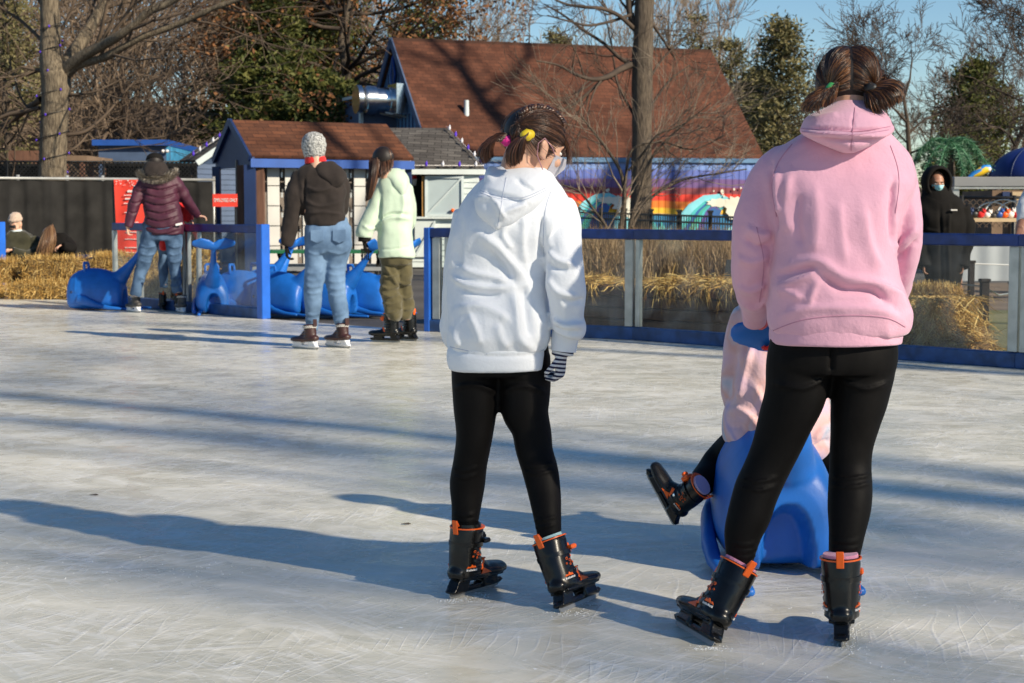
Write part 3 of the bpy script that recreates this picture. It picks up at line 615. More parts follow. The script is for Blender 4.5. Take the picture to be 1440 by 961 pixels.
for q, mt, w in ((KL + kd * 0.05, 'navy_shade', 0.2), (KL - kn * 0.35 + kd * 0.02, 'brown_wood', 0.14), (KL - kn * kw, 'navy_shade', 0.14), (KL + kd * 0.22, 'brown_wood', 0.16), (KR - kd * 0.05, 'navy_shade', 0.12)):
    m = MB(); m.beam(at(q, 0), at(q, eave - 0.1), w, w, up=Vector((0, 1, 0))); obj('post', m, MT[mt], kb)
m = wallbox(KL - kn * 0.55, KR - kn * 0.55, 0, eave, 0.05, kn); obj('back_wall', m, MT['locker_gap'], kb)
ncol = 8; cw = (kl - 0.5) / ncol
for c in range(ncol):
    x0 = 0.38 + c * cw
    for r_ in range(5):
        z0 = 0.12 + r_ * 0.355; a = KL + kd * (x0 + 0.035) - kn * 0.12; b = KL + kd * (x0 + cw - 0.075) - kn * 0.12
        m = wallbox(a, b, z0 + 0.008, z0 + 0.347, 0.03, kn); lk = obj('locker_door', m, MT['locker'], kb)
        q = b + kd * 0.03; m = wallbox(q, q + kd * 0.035, z0 + 0.15, z0 + 0.24, 0.02, kn)
        m.ring_tube([at(q + kd * 0.018 + kn * 0.01, z0 + 0.25), at(q + kd * 0.018 + kn * 0.03, z0 + 0.27), at(q + kd * 0.018 + kn * 0.01, z0 + 0.29)], [0.012] * 3, seg=6); obj('handle', m, MT['alu'], lk)
m = wallbox(KL + kd * (0.38 + cw + 0.06) - kn * 0.085, KL + kd * (0.38 + cw + 0.28) - kn * 0.085, 1.25, 1.45, 0.01, kn); obj('notice', m, M('blue notice', (0.25, 0.38, 0.5), 0.6), kb)

# ------------------------------------------------------------------ white stall with grey roof
SA = W(560, 296, 33.2); SB = W(674, 296, 33.4); SA.z = SB.z = 0; sd = (SB - SA).normalized(); sn = Vector((sd.y, -sd.x, 0)); se = 1.106 + 60 * 33.3 / 2400
wb = thing('white_stall', 'white boarded stall with grey shingle roof and a shutter with diagonal brace', 'stall', ((SA + SB) / 2).to_tuple())
s0 = W(500, 180, 34.6); s1 = W(628, 182, 34.6); s1.z = s0.z
c0 = at(SA - sd * 0.9 + sn * 0.15, se); c1 = at(SB + sd * 0.08 + sn * 0.15, se); c2 = at(SB + sd * 0.08 - sn * 2.7, se); c3 = at(SA - sd * 0.9 - sn * 2.7, se)
slab('roof', [s0, s1, c1, c0], 0.05, MT['shingle_grey'], wb); slab('roof', [s0, s1, c2, c3], 0.05, MT['shingle_grey'], wb); slab('roof', [s1, s1 + Vector((0.01, 0, 0)), c2, c1], 0.05, MT['shingle_grey'], wb)
m = MB(); m.beam(c0 + Vector((0, 0, -0.09)), c1 + Vector((0, 0, -0.09)), 0.06, 0.10); m.beam(c1 + Vector((0, 0, -0.092)), c2 + Vector((0, 0, -0.092)), 0.06, 0.10); obj('fascia', m, MT['white_paint'], wb)
opx = [(578, 598), (600, 648)]
def spx(px): return W(px, 296, 33.3)
zt = se - 0.12; zb = 1.106 - 9 * 33.3 / 2400
for (a, b, z0, z1) in ((560, 577, 0, zt), (651, 673, 0, zt), (577, 651, 0, zb - 0.03)):
    obj('boarded_wall', siding(at(spx(a), 0), at(spx(b), 0), z0, z1, sn), MT['white_paint'], wb)
obj('boarded_wall', siding(at(spx(673), 0), at(spx(673) - sn * 2.5, 0), 0, zt, sd), MT['white_paint'], wb)
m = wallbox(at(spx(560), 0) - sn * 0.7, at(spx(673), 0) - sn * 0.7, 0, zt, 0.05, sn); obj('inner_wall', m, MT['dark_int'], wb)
m = MB(); m.beam(at(spx(595), zb) + sn * 0.02, at(spx(595), zt - 0.05) + sn * 0.02, 0.05, 0.06, up=sn); obj('door_jamb', m, M('ochre timber', (0.42, 0.22, 0.06), 0.6), wb)
sh = MB(); a = spx(599); b = spx(650); sh.join(wallbox(at(a, 0) + sn * 0.05, at(b, 0) + sn * 0.05, zb, zt - 0.04, 0.03, sn)); shut = obj('shutter', sh, M('grey blue shutter', (0.42, 0.50, 0.52), 0.5, 0.05, 3), wb)
m = MB(); k = sn * 0.065
m.beam(at(a, zb + 0.03) + k, at(b, zb + 0.03) + k, 0.03, 0.05); m.beam(at(a, zt - 0.07) + k, at(b, zt - 0.07) + k, 0.03, 0.05)
m.beam(at(a, zb) + k * 1.02, at(a, zt - 0.05) + k * 1.02, 0.05, 0.03, up=sn); m.beam(at(b, zb) + k * 1.02, at(b, zt - 0.05) + k * 1.02, 0.05, 0.03, up=sn)
m.beam(at(a, zb + 0.03) + k * 1.05, at(b, zt - 0.07) + k * 1.05, 0.03, 0.03); obj('shutter_brace', m, MT['pale_trim'], shut)
m = MB(); m.ell(at(spx(636), zb + 0.12) + sn * 0.1, (0.04, 0.04, 0.04)); obj('latch', m, MT['orange'], shut, smooth=True)
m = MB(); m.beam(at(spx(577), zb - 0.02) + sn * 0.05, at(spx(652), zb - 0.02) + sn * 0.05, 0.12, 0.04); obj('counter', m, MT['white_paint'], wb)
# tall white door leaf below the opening, open outward
m = wallbox(at(spx(583), 0) + sn * 0.06, at(spx(612), 0) + sn * 0.06, 0.2, zb - 0.06, 0.04, sn); dr = obj('lower_door', m, MT['white_paint'], wb)
m = MB(); m.beam(at(spx(584), 0.24) + sn * 0.08, at(spx(611), zb - 0.1) + sn * 0.08, 0.03, 0.04); obj('door_brace', m, MT['pale_trim'], dr)
m = MB(); m.box((0, 0, 0), (0.1, 0.1, 0.1)); 
lamp = thing('stall_lantern', 'small red and white lantern hanging in the dark stall opening', 'lantern', at(spx(584), 1.75) - sn * 0.2)
q = lamp.location.copy(); m = MB(); m.ring_tube([q + Vector((0, 0, -0.16)), q + Vector((0, 0, -0.03))], [0.03, 0.05], seg=10); obj('lantern_body', m, MT['white_print'], lamp, smooth=True)
m = MB(); m.ring_tube([q + Vector((0, 0, -0.03)), q + Vector((0, 0, 0.08))], [0.06, 0.02], seg=10); obj('lantern_cap', m, MT['red_cloth'], lamp, smooth=True)

# ------------------------------------------------------------------ slate blue shed behind the kiosk
HAa = W(268, 296, 36.0); HBb = W(345, 296, 37.0); HAa.z = HBb.z = 0; hd = (HBb - HAa).normalized(); hn = Vector((hd.y, -hd.x, 0))
hs_ = thing('blue_sided_shed', 'slate blue boarded shed with pale gable trim left of the locker kiosk', 'shed', ((HAa + HBb) / 2).to_tuple())
obj('boarded_wall', siding(HAa + hd * 0.18, HBb + hd * 1.3, 0, 2.1, hn), MT['blue_siding'], hs_)
pk = W(335, 186, 36.5); lo_ = W(271, 230, 36.2); m = MB(); m.prism([at(HAa + hd * 0.18, 2.1), at(HBb + hd * 1.3, 2.1), at(pk + hd * 0.6, pk.z + 0.25), at(pk, pk.z)], -hn * 0.1); obj('gable_wall', m, MT['blue_siding'], hs_)
m = MB(); m.beam(lo_ + hn * 0.15, pk + hn * 0.15, 0.12, 0.12); obj('gable_trim', m, MT['pale_trim'], hs_)
slab('roof', [pk + hn * 0.12 + Vector((0, 0, 0.07)), pk - hn * 0.5 + Vector((0, 0, 0.07)), lo_ - hn * 0.5 + Vector((0, 0, 0.07)), lo_ + hn * 0.12 + Vector((0, 0, 0.07))], 0.05, MT['shingle_grey'], hs_)

# ------------------------------------------------------------------ low blue hut and brown roofs at far left
bh = thing('flat_blue_hut', 'low flat roofed dark blue hut beyond the fences at left', 'hut', W(205, 296, 50).to_tuple()[:2] + (0,))
a = W(140, 296, 50.0); b = W(240, 296, 50.0); c = W(285, 296, 57.0); zt2 = 1.106 + 90 * 50 / 2400
m = wallbox(at(a, 0), at(b, 0), 0, zt2, 0.1, (0, -1, 0)); obj('wall', m, MT['blue_siding'], bh)
side_n = Vector((c.y - b.y, -(c.x - b.x), 0)).normalized(); m = wallbox(at(b, 0), at(c, 0), 0, zt2 - 0.02, 0.1, side_n); obj('wall', m, M('cyan blue boards', (0.05, 0.24, 0.42), 0.5, 0.3, 3), bh)
a1 = W(131, 296, 49.8); b1 = W(238, 296, 49.8); c1_ = W(288, 296, 57.6); m = MB()
m.prism([at(a1, zt2), at(b1, zt2), at(c1_, zt2), at(a1 + Vector((0, 8, 0)), zt2)], (0, 0, 0.17)); obj('roof', m, MT['fascia_blue'], bh)
m = wallbox(at(W(258, 296, 53), 0) + side_n * 0.02, at(W(276, 296, 55.5), 0) + side_n * 0.02, 1.9, 2.9, 0.03, side_n); obj('window', m, MT['pale_trim'], bh)
for px in (229, 235):
    m = MB(); m.ell(W(px, 213, 49.9), (0.05, 0.05, 0.05)); obj('wall_lamp', m, MT['white_print'], bh, smooth=True)
def lowroof(x0, x1, y0, y1, Y, label, mat):
    t = thing('low_roofed_shelter', label, 'shelter', at(W((x0 + x1) / 2, 296, Y), 0))
    a = W(x0, y0, Y); b = W(x1, y0, Y); z1 = W(x0, y1, Y).z
    m = MB(); m.box((a.x, Y, z1), (b.x, Y + 3, a.z)); obj('roof', m, MT[mat], t)
    for x in (a.x + 0.15, b.x - 0.15):
        for y in (Y + 0.1, Y + 2.8):
            m = MB(); m.box((x - 0.06, y - 0.06, 0), (x + 0.06, y + 0.06, z1)); obj('post', m, MT['brown_wood'], t)
lowroof(12, 54, 212, 226, 48, 'small brown flat roofed shelter left of the big tree trunk', 'brown_wood')
lowroof(84, 122, 219, 227, 46, 'pale brown roofed shelter right of the big tree trunk', 'dirt')

# ------------------------------------------------------------------ fences at left
def chain(name, A, B, z0, z1, label, step, mat, wire=0.006, postn=4, cat='fence'):
    t = thing(name, label, cat, at((A + B) / 2, 0)); d = (B - A); L = d.length; d = d / L; H = z1 - z0; m = MB()
    k = -H
    while k < L:
        for s in (1, -1):
            x0, x1 = (k, k + H); 
            a0 = max(x0, 0); b0 = min(x1, L)
            if b0 <= a0: continue
            za = z0 + (a0 - x0) if s == 1 else z1 - (a0 - x0); zb_ = z0 + (b0 - x0) if s == 1 else z1 - (b0 - x0)
            m.beam(at(A + d * a0, za), at(A + d * b0, zb_), wire, wire)
        k += step
    obj('wire_mesh', m, MT[mat], t)
    for i in range(postn + 1):
        p = A + d * (L * i / postn); m = MB(); m.ring_tube([at(p, 0), at(p, z1 + 0.03)], [0.03] * 2, seg=8); obj('post', m, MT['black_metal'], t, smooth=True)
    m = MB(); m.ring_tube([at(A, z1), at(B, z1)], [0.02] * 2, seg=8); obj('rail', m, MT['black_metal'], t, smooth=True)
    return t
chain('chain_link_fence', W(-260, 296, 41), W(283, 296, 41), 0.0, 1.106 + 68 * 41 / 2400, 'black chain link fence beyond the big trunk below the blue hut', 0.10, 'black_metal', 0.02)
# dark privacy sheet hung behind parts of that fence
tp = MB(); tp.join(wallbox(at(W(-60, 296, 41.15), 0), at(W(85, 296, 41.15), 0), 0.0, 1.106 + 70 * 41 / 2400 * 0.93, 0.02, (0, -1, 0))); tp.join(wallbox(at(W(150, 296, 41.15), 0), at(W(283, 296, 41.15), 0), 0.0, 1.106 + 70 * 41 / 2400 * 0.95, 0.02, (0, -1, 0)))
o = obj('privacy_sheet', tp, MT['screen']); tag(o, 'dark privacy sheets hung along the chain link fence', 'sheet'); centered(o, (-8, 41.15, 0))
sA = W(-80, 296, 28.0); sB = W(299, 296, 30.0); sA = sA + (sA - sB) * 1.4; stz = 1.106 + 44 * 29 / 2400
sf = thing('screened_fence', 'long fence hung with black windscreen under a grey top pipe', 'fence', at((sA + sB) / 2, 0))
nn_ = 380; m = MB(); vs = []
for i in range(nn_ + 1):
    p = sA.lerp(sB, i / nn_); off = 0.03 * sin(i * 0.55) + 0.02 * nz((i * 0.3, 0, 0), 1.0)
    for j, z in enumerate((0.02, 0.6, 1.2, stz - 0.03)): vs.append((p.x, p.y + off * (1 if j in (1, 2) else 0.3), z))
m.add(vs, [(4*i+j, 4*i+4+j, 4*i+5+j, 4*i+1+j) for i in range(nn_) for j in range(3)]); obj('windscreen', m, MT['screen'], sf, smooth=True)
m = MB(); m.ring_tube([at(sA, stz), at(sB + Vector((0.05, 0, 0)), stz)], [0.024] * 2, seg=10); obj('top_pipe', m, MT['grey_pipe'], sf, smooth=True)
for px in (-560, -480, -400, -320, -240, -140, -40, 18, 86, 136, 220, 299):
    p = sB.lerp(sA, (299 - px) / 379 / 2.4) + Vector((0, 0.13, 0)); m = MB(); m.ring_tube([at(p, 0), at(p, stz + 0.06)], [0.03] * 2, seg=10); obj('post', m, MT['grey_pipe'], sf, smooth=True)
# navy picnic bench behind the seated pair
nb = thing('navy_bench', 'dark blue bench behind the straw bales at the black fence', 'bench', at(W(140, 296, 26), 0)); a = W(108, 296, 26); b = W(166, 296, 26)
m = MB(); m.box((a.x, 25.9, 0.38), (b.x, 26.2, 0.43)); obj('seat', m, MT['navy_shade'], nb)
for x in (a.x + 0.1, b.x - 0.1): m = MB(); m.box((x - 0.03, 25.95, 0), (x + 0.03, 26.15, 0.38)); obj('leg', m, MT['navy_shade'], nb)

# ------------------------------------------------------------------ signs
def text_mesh(s, size, mat, parent, M4, name='lettering', align='CENTER', sx=1.0, offset=0.0):
    cu = bpy.data.curves.new(name, 'FONT'); cu.body = s; cu.size = size; cu.align_x = align; cu.align_y = 'CENTER'; cu.extrude = 0.002; cu.offset = offset; cu.resolution_u = 3
    to = bpy.data.objects.new('tmp', cu); COL.objects.link(to); dg = bpy.context.evaluated_depsgraph_get(); me = bpy.data.meshes.new_from_object(to.evaluated_get(dg)); bpy.data.objects.remove(to)
    V = [M4 @ Vector((v.co.x * sx, v.co.y, v.co.z)) for v in me.vertices]; Fc = [tuple(p.vertices) for p in me.polygons]; bpy.data.meshes.remove(me)
    return mesh_obj(name, [tuple(v) for v in V], Fc, mat, parent, smooth=False)
def face_m(c, ydir=Vector((0, -1, 0))):   # local x right, y up, z to the viewer
    z = ydir.normalized(); y = Vector((0, 0, 1)); x = y.cross(z); m4 = Matrix((x, y, z)).transposed().to_4x4(); m4.translation = c; return m4
es = thing('employees_sign', 'small red sign reading EMPLOYEES ONLY in white beside the locker kiosk', 'sign', W(316, 282, 28.5))
a = W(299, 273, 28.5); b = W(334, 291, 28.5); m = MB(); m.box((a.x, 28.49, b.z), (b.x, 28.51, a.z)); obj('panel', m, MT['red_sign'], es)
text_mesh('EMPLOYEES ONLY', 0.086, MT['white_print'], es, face_m(Vector(((a.x + b.x) / 2 + 0.01, 28.485, (a.z + b.z) / 2))), sx=0.55, offset=0.0)
for x in (a.x + 0.04, b.x - 0.04):
    m = MB(); m.beam((x, 28.53, 0), (x, 28.53, a.z), 0.025, 0.025, up=Vector((0, 1, 0))); obj('sign_post', m, MT['black_metal'], es)
rs = thing('red_banner', 'tall red vinyl banner with lines of white print behind the maroon coat', 'banner', at(W(180, 296, 24.5), 0))
a = W(160, 253, 24.5); b = W(205, 388, 24.5); m = MB(); vs = []
for i in range(13):
    for j in range(17):
        u = i / 12; v = j / 16; vs.append((a.x + (b.x - a.x) * u + 0.04 * v * (1 - u) * 0.9, 24.5 + 0.012 * sin(u * 7 + v * 3), a.z + (b.z - a.z) * v))
m.add(vs, [(i*17+j, i*17+j+1, (i+1)*17+j+1, (i+1)*17+j) for i in range(12) for j in range(16)]); ban = obj('banner_sheet', m, MT['red_sign'], rs, smooth=True)
rr = random.Random(4); cxm = (a.x + b.x) / 2 + 0.03
m = MB()
for k in range(26):
    px_ = rr.uniform(a.x + 0.02, b.x - 0.02); pz = a.z - rr.uniform(0.01, 0.12) ** 1.1; s = rr.uniform(0.004, 0.01); m.prism([(px_ + s * cos(t * pi / 3), 24.478, pz + s * sin(t * pi / 3)) for t in range(6)], (0, 0.004, 0))
obj('snow_dots', m, MT['white_print'], ban)
for (zz, s, tx) in ((0.20, 0.07, 'RULES'), (0.28, 0.032, 'SKATE AT YOUR'), (0.36, 0.045, 'OWN RISK'), (0.44, 0.03, 'NO RUNNING'), (0.53, 0.05, 'NO'), (0.62, 0.03, 'FOOD OR DRINK'), (0.72, 0.03, 'ON THE ICE'), (0.9, 0.03, 'PLEASE SKATE'), (0.98, 0.03, 'WITH CARE')):
    pass
m = MB()                                                  # print too small to read: ragged white lines, as in the photo
for (zz, w, hh) in ((0.145, 0.10, 0.035), (0.215, 0.20, 0.012), (0.26, 0.17, 0.022), (0.33, 0.21, 0.012), (0.39, 0.07, 0.02), (0.46, 0.20, 0.012), (0.60, 0.2, 0.012), (0.74, 0.16, 0.014), (0.84, 0.2, 0.012), (0.96, 0.2, 0.014), (1.03, 0.16, 0.012), (1.16, 0.2, 0.014), (1.25, 0.18, 0.014)):
    x = cxm - w / 2
    while x < cxm + w / 2:
        l_ = rr.uniform(0.008, 0.02); m.box((x, 24.476, a.z - zz - hh), (x + l_, 24.482, a.z - zz - rr.uniform(0, 0.004))); x += l_ + 0.004
obj('white_print', m, MT['white_print'], ban)
for px in (160, 205):
    p = W(px, 296, 24.55); m = MB(); m.beam(at(p, 0), at(p, a.z), 0.025, 0.025, up=Vector((0, 1, 0))); obj('banner_post', m, MT['black_metal'], rs)

# ------------------------------------------------------------------ iron fence in front of the mural
IA = W(800, 296, 38.0); IB = W(1130, 296, 27.0); idr = (IB - IA); idr.z = 0; IL = idr.length; idr = idr / IL
fi = thing('iron_fence', 'black iron picket fence in front of the painted wall', 'fence', at((IA + IB) / 2, 0))
def iz(s): return 1.09 - 0.11 * s
for dz in (-0.02, -0.14, -0.95):
    m = MB(); m.beam(at(IA, iz(0) + dz), at(IB, iz(1) + dz), 0.035, 0.035); obj('rail', m, MT['black_metal'], fi)
m = MB(); n = int(IL / 0.115)
for i in range(n + 1):
    s = i / n; p = IA + idr * (IL * s); m.beam(at(p, 0.04), at(p, iz(s)), 0.018, 0.018, up=Vector((0, 1, 0)))
obj('pickets', m, MT['black_metal'], fi)
for i in range(8):
    s = (i + 0.45) / 8; p = IA + idr * (IL * s); m = MB(); m.beam(at(p, 0), at(p, iz(s) + 0.05), 0.07, 0.07, up=Vector((0, 1, 0))); m.box((p.x - 0.05, p.y - 0.05, iz(s) + 0.05), (p.x + 0.05, p.y + 0.05, iz(s) + 0.09)); obj('post', m, MT['black_metal'], fi)

# ------------------------------------------------------------------ timber edging with straw
ta = G(640, 463) + Vector((0, 1.1, 0)); tb = G(1130, 489) + Vector((0, 1.1, 0)); te = thing('timber_edging', 'dark timber edging topped with loose straw behind the glass', 'planter', at((ta + tb) / 2, 0))
d = (tb - ta).normalized(); no = Vector((-d.y, d.x, 0)); 
for k in range(4):
    m = MB(); m.beam(at(ta, 0.05 + 0.105 * k), at(tb, 0.05 + 0.105 * k), 0.16 + 0.01 * (k % 2), 0.098); obj('timber', m, MT['brown_wood'], te, bevel=0.01)
def fibres(name, n, fn, mat, parent=None, wid=0.004, seed=1):
    r = random.Random(seed); m = MB()
    for i in range(n):
        p, d, L = fn(r); w = wid * r.uniform(0.6, 1.3); s = d.cross(Vector((r.uniform(-1, 1), r.uniform(-1, 1), r.uniform(-1, 1))))
        if s.length < 1e-3: continue
        s = s.normalized() * w; mid = p + d * L * 0.5 + Vector((0, 0, -0.12 * L * r.random())); e = p + d * L + Vector((0, 0, -0.35 * L * r.random()))
        m.add([p - s, p + s, mid + s, mid - s, e], [(0, 1, 2, 3), (3, 2, 4)])
    return obj(name, m, mat, parent)
Lt = (tb - ta).length
def f1(r):
    s = r.random() * Lt; u = r.gauss(0.05, 0.16); clump = 0.5 + 0.5 * sin(s * 4.1) * sin(s * 1.7 + 1)
    base = ta + d * s + no * (u + 0.12); front = r.random() < 0.22 * clump
    if front: p = ta + d * s - no * 0.08; p = at(p, 0.42); return p, Vector((r.gauss(0, 0.35), -0.45 - 0.3 * r.random(), -1.1 * r.random() - 0.1)).normalized(), r.uniform(0.06, 0.26)
    return at(base, 0.40 + 0.09 * r.random() * (0.5 + clump)), Vector((r.gauss(0, 1), r.gauss(0, 1), r.gauss(0.05, 0.3))).normalized(), r.uniform(0.06, 0.18)
fibres('loose_straw', 5000, f1, MT['strawfib'], te, 0.0035, 3)
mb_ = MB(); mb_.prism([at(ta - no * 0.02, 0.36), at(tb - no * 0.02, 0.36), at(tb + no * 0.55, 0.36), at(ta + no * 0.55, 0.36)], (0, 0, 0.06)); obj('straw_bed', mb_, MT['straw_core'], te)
# dry ornamental reeds behind
def f2(r):
    p = W(r.uniform(812, 1062), 380, r.uniform(19.5, 25.5)); p.z = 0
    return p, Vector((r.gauss(0, 0.16), r.gauss(0, 0.16), 1)).normalized(), r.uniform(0.55, 1.0)
def reeds(name, n, fn, seed=5):
    r = random.Random(seed); m = MB()
    for i in range(n):
        p, d_, L = fn(r); s = Vector((r.gauss(0, 1), r.gauss(0, 1), 0)).normalized() * 0.0055; b1 = Vector((r.gauss(0, .12), r.gauss(0, .12), 0)) * L
        q = p + d_ * L * 0.6 + b1 * 0.3; e = p + d_ * L + b1 * 1.2 - Vector((0, 0, 0.15 * L * r.random()))
        m.add([p - s, p + s, q + s, q - s, e + s * 0.3], [(0, 1, 2, 3), (3, 2, 4)])
    return obj(name, m, MT['reed'])
tag(reeds('dry_reeds', 13000, f2), 'bed of dry tan ornamental grass behind the straw edging', 'dry grass', kind='stuff')
# small black sign board standing in the reeds
bs = thing('black_sign_board', 'small black leaning sign board at the end of the dry grass', 'sign board', at(W(1026, 296, 17), 0))
a = W(1017, 366, 17); b = W(1042, 402, 17); m = MB(); m.prism([(a.x, 17, b.z), (b.x, 17, b.z), (b.x, 17.12, a.z), (a.x + 0.05, 17.12, a.z)], (0, 0.03, 0)); obj('panel', m, MT['black_metal'], bs)
for x in (a.x + 0.03, b.x - 0.04): m = MB(); m.box((x - 0.015, 17.06, 0), (x + 0.015, 17.09, b.z + 0.05)); obj('leg', m, MT['black_metal'], bs)

# ------------------------------------------------------------------ straw bales
def bale(c, lx, ly, lz, rot, label, n=2600, seed=1, z0=0.0, group='straw bales round the rink', rough=0.03):
    lx *= 0.93; lz *= 0.95; rt = thing('straw_bale', label, 'straw bale', (c[0], c[1], z0), group, rotz=rot); m = MB(); bm = bmesh.new(); bmesh.ops.create_cube(bm, size=1.0); bmesh.ops.subdivide_edges(bm, edges=bm.edges[:], cuts=14, use_grid_fill=True)
    V = np.array([v.co[:] for v in bm.verts]); 
    V2 = V * 2; e = 0.86; V = V * (1 - 0.07 * (np.abs(V2) ** 6).sum(1, keepdims=True) / 1.5)
    V = V * np.array([lx, ly, lz]); V[:, 2] += lz / 2
    V = np.array([v + np.array([nz(v, 9, seed), nz(v, 9, seed + 7), nz(v, 9, seed + 13)]) * rough for v in V]); V[:, 2] = np.maximum(V[:, 2], 0)
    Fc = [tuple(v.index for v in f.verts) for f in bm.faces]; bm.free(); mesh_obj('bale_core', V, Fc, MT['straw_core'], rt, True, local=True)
    r = random.Random(seed); f = MB()
    for i in range(n):
        ax = r.choice((0, 1, 1, 2, 2)); sg = r.choice((-1, 1)) if ax != 2 else 1
        p = [r.uniform(-.5, .5) for _ in range(3)]; p[ax] = 0.5 * sg * 0.96; q = Vector((p[0] * lx, p[1] * ly, (p[2] + .5) * lz)); nn = Vector((0, 0, 0)); nn[ax] = sg
        dd = (Vector((r.gauss(0, 0.5), r.gauss(0, 0.5), r.gauss(0, 1.0 if ax != 2 else .3))) + nn * r.uniform(0.1, 0.9)).normalized(); L = r.uniform(0.025, 0.11); w = dd.cross(nn + Vector((0.01, 0.02, 0.03)));
        if w.length < 1e-3: continue
        w = w.normalized() * r.uniform(0.0018, 0.004); f.add([q - w, q + w, q + dd * L + w * 0.6, q + dd * L - w * 0.6], [(0, 1, 2, 3)])
    obj('loose_fibres', f, MT['strawfib'], rt, local=True)
    for s in (-0.22, 0.22):
        m = MB(); hy = ly / 2 + 0.004; x = s * lx; m.ring_tube([(x, -hy, 0.01), (x, -hy, lz * .97), (x, hy, lz * .97), (x, hy, 0.01)], [0.004] * 4, seg=6); obj('baling_twine', m, MT['orange'] if False else MT['strawfib'], rt, local=True)
    return rt
def bale_px(x0, x1, y0, y1, Y, label, dep=0.42, rot=0.0, n=2600, seed=1, rough=0.035):
    a = W(x0, y0, Y); b = W(x1, y1, Y); z0 = max(0.0, b.z); return bale(((a.x + b.x) / 2, Y + dep / 2), abs(b.x - a.x), dep, a.z - z0, rot, label, n, seed, z0, rough=rough)
bale_px(7, 99, 401, 423, 21.2, 'lower straw bale at far left beside the blue whale', seed=2)
bale_px(27, 112, 364, 400, 21.6, 'straw bale in the middle of the upper row left of the blue whale', seed=3)
bale_px(-62, 19, 367, 399, 21.7, 'upper straw bale cut by the left edge of the photo', seed=4)
bale_px(-70, -2, 402, 423, 21.3, 'lower straw bale cut by the left edge of the photo', seed=14)
bale_px(122, 166, 359, 400, 23.2, 'straw bale seen behind the handle of the left blue whale', seed=5, dep=0.8)
bale_px(172, 262, 360, 392, 21.6, 'upper straw bale behind the legs of the woman in maroon', seed=6)
bale_px(172, 262, 392, 423, 21.5, 'lower straw bale behind the legs of the woman in maroon', seed=7)
bale_px(258, 297, 357, 392, 21.0, 'small end of a straw bale seen through glass beside the whales', seed=8)
bale_px(1262, 1358, 410, 470, 13.6, 'big shaggy straw bale at the feet of the hooded man', n=9000, seed=9, dep=0.6, rough=0.07)
bale_px(1255, 1362, 462, 501, 13.3, 'flattened straw bale under the shaggy one at right', n=6000, seed=12, dep=0.75, rough=0.06)
def f3(r):
    p = W(r.gauss(1325, 24), 420, r.uniform(13.0, 13.5)); p.z = max(0.0, r.gauss(0.2, 0.2)); p.z = min(p.z, 0.44); return p, Vector((r.gauss(0.15, 0.6), -0.4 * r.random(), -0.8 * r.random())).normalized(), r.uniform(0.06, 0.22)
heap = MB()
def f4(r):
    p = W(r.gauss(1362, 12), 480, r.uniform(12.9, 13.4)); p.z = abs(r.gauss(0.0, 0.09)); return p, Vector((r.gauss(0.15, 0.6), r.gauss(0, .6), r.gauss(0, 0.3))).normalized(), r.uniform(0.05, 0.18)
tag(fibres('fallen_straw', 5200, f4, MT['strawfib'], None, 0.003, 8), 'heap of loose straw fallen beside the shaggy bale at right', 'loose straw', kind='stuff')
tag(fibres('hanging_straw', 3500, f3, MT['strawfib'], None, 0.003, 9), 'loose straw hanging over the shaggy bale front at right', 'loose straw', kind='stuff')
# ------------------------------------------------------------------ trees
def tree_tubes(m, paths, thick_seg=9):
    for P, Rr in paths:
        r = max(Rr); seg = thick_seg if r > 0.12 else (6 if r > 0.04 else (4 if r > 0.015 else 3))
        m.ring_tube(P, Rr, seg=seg, cap=False)
def grow(rnd, p, d, L, r, depth, out, up=0.08, spread=0.6, droop=0.0, kids=(3, 5), rmin=0.006, wig=0.16):
    n = 5 if depth > 1 else 4; P = [p.copy()]; Rr = [r]; q = p.copy(); dd = d.normalized()
    for i in range(n):
        dd = (dd + Vector((rnd.gauss(0, wig), rnd.gauss(0, wig), rnd.gauss(0, wig) + up - droop)) ).normalized()
        q = q + dd * (L / n); P.append(q.copy()); Rr.append(max(rmin, r * (1 - 0.62 * (i + 1) / n)))
    out.append((P, Rr))
    if depth <= 0: return
    for k in range(rnd.randint(*kids)):
        t = rnd.uniform(0.25, 1.0); i = min(int(t * n), n - 1); base = P[i].lerp(P[i + 1], t * n - i)
        tng = (P[i + 1] - P[i]).normalized(); s = tng.cross(Vector((rnd.gauss(0, 1), rnd.gauss(0, 1), rnd.gauss(0, 1))))
        if s.length < 1e-3: continue
        nd = (tng + s.normalized() * rnd.uniform(0.4, 1.1) * spread * 1.3).normalized()
        grow(rnd, base, nd, L * rnd.uniform(0.45, 0.75), max(rmin, Rr[i] * rnd.uniform(0.4, 0.65)), depth - 1, out, up, spread, droop, kids, rmin, wig)
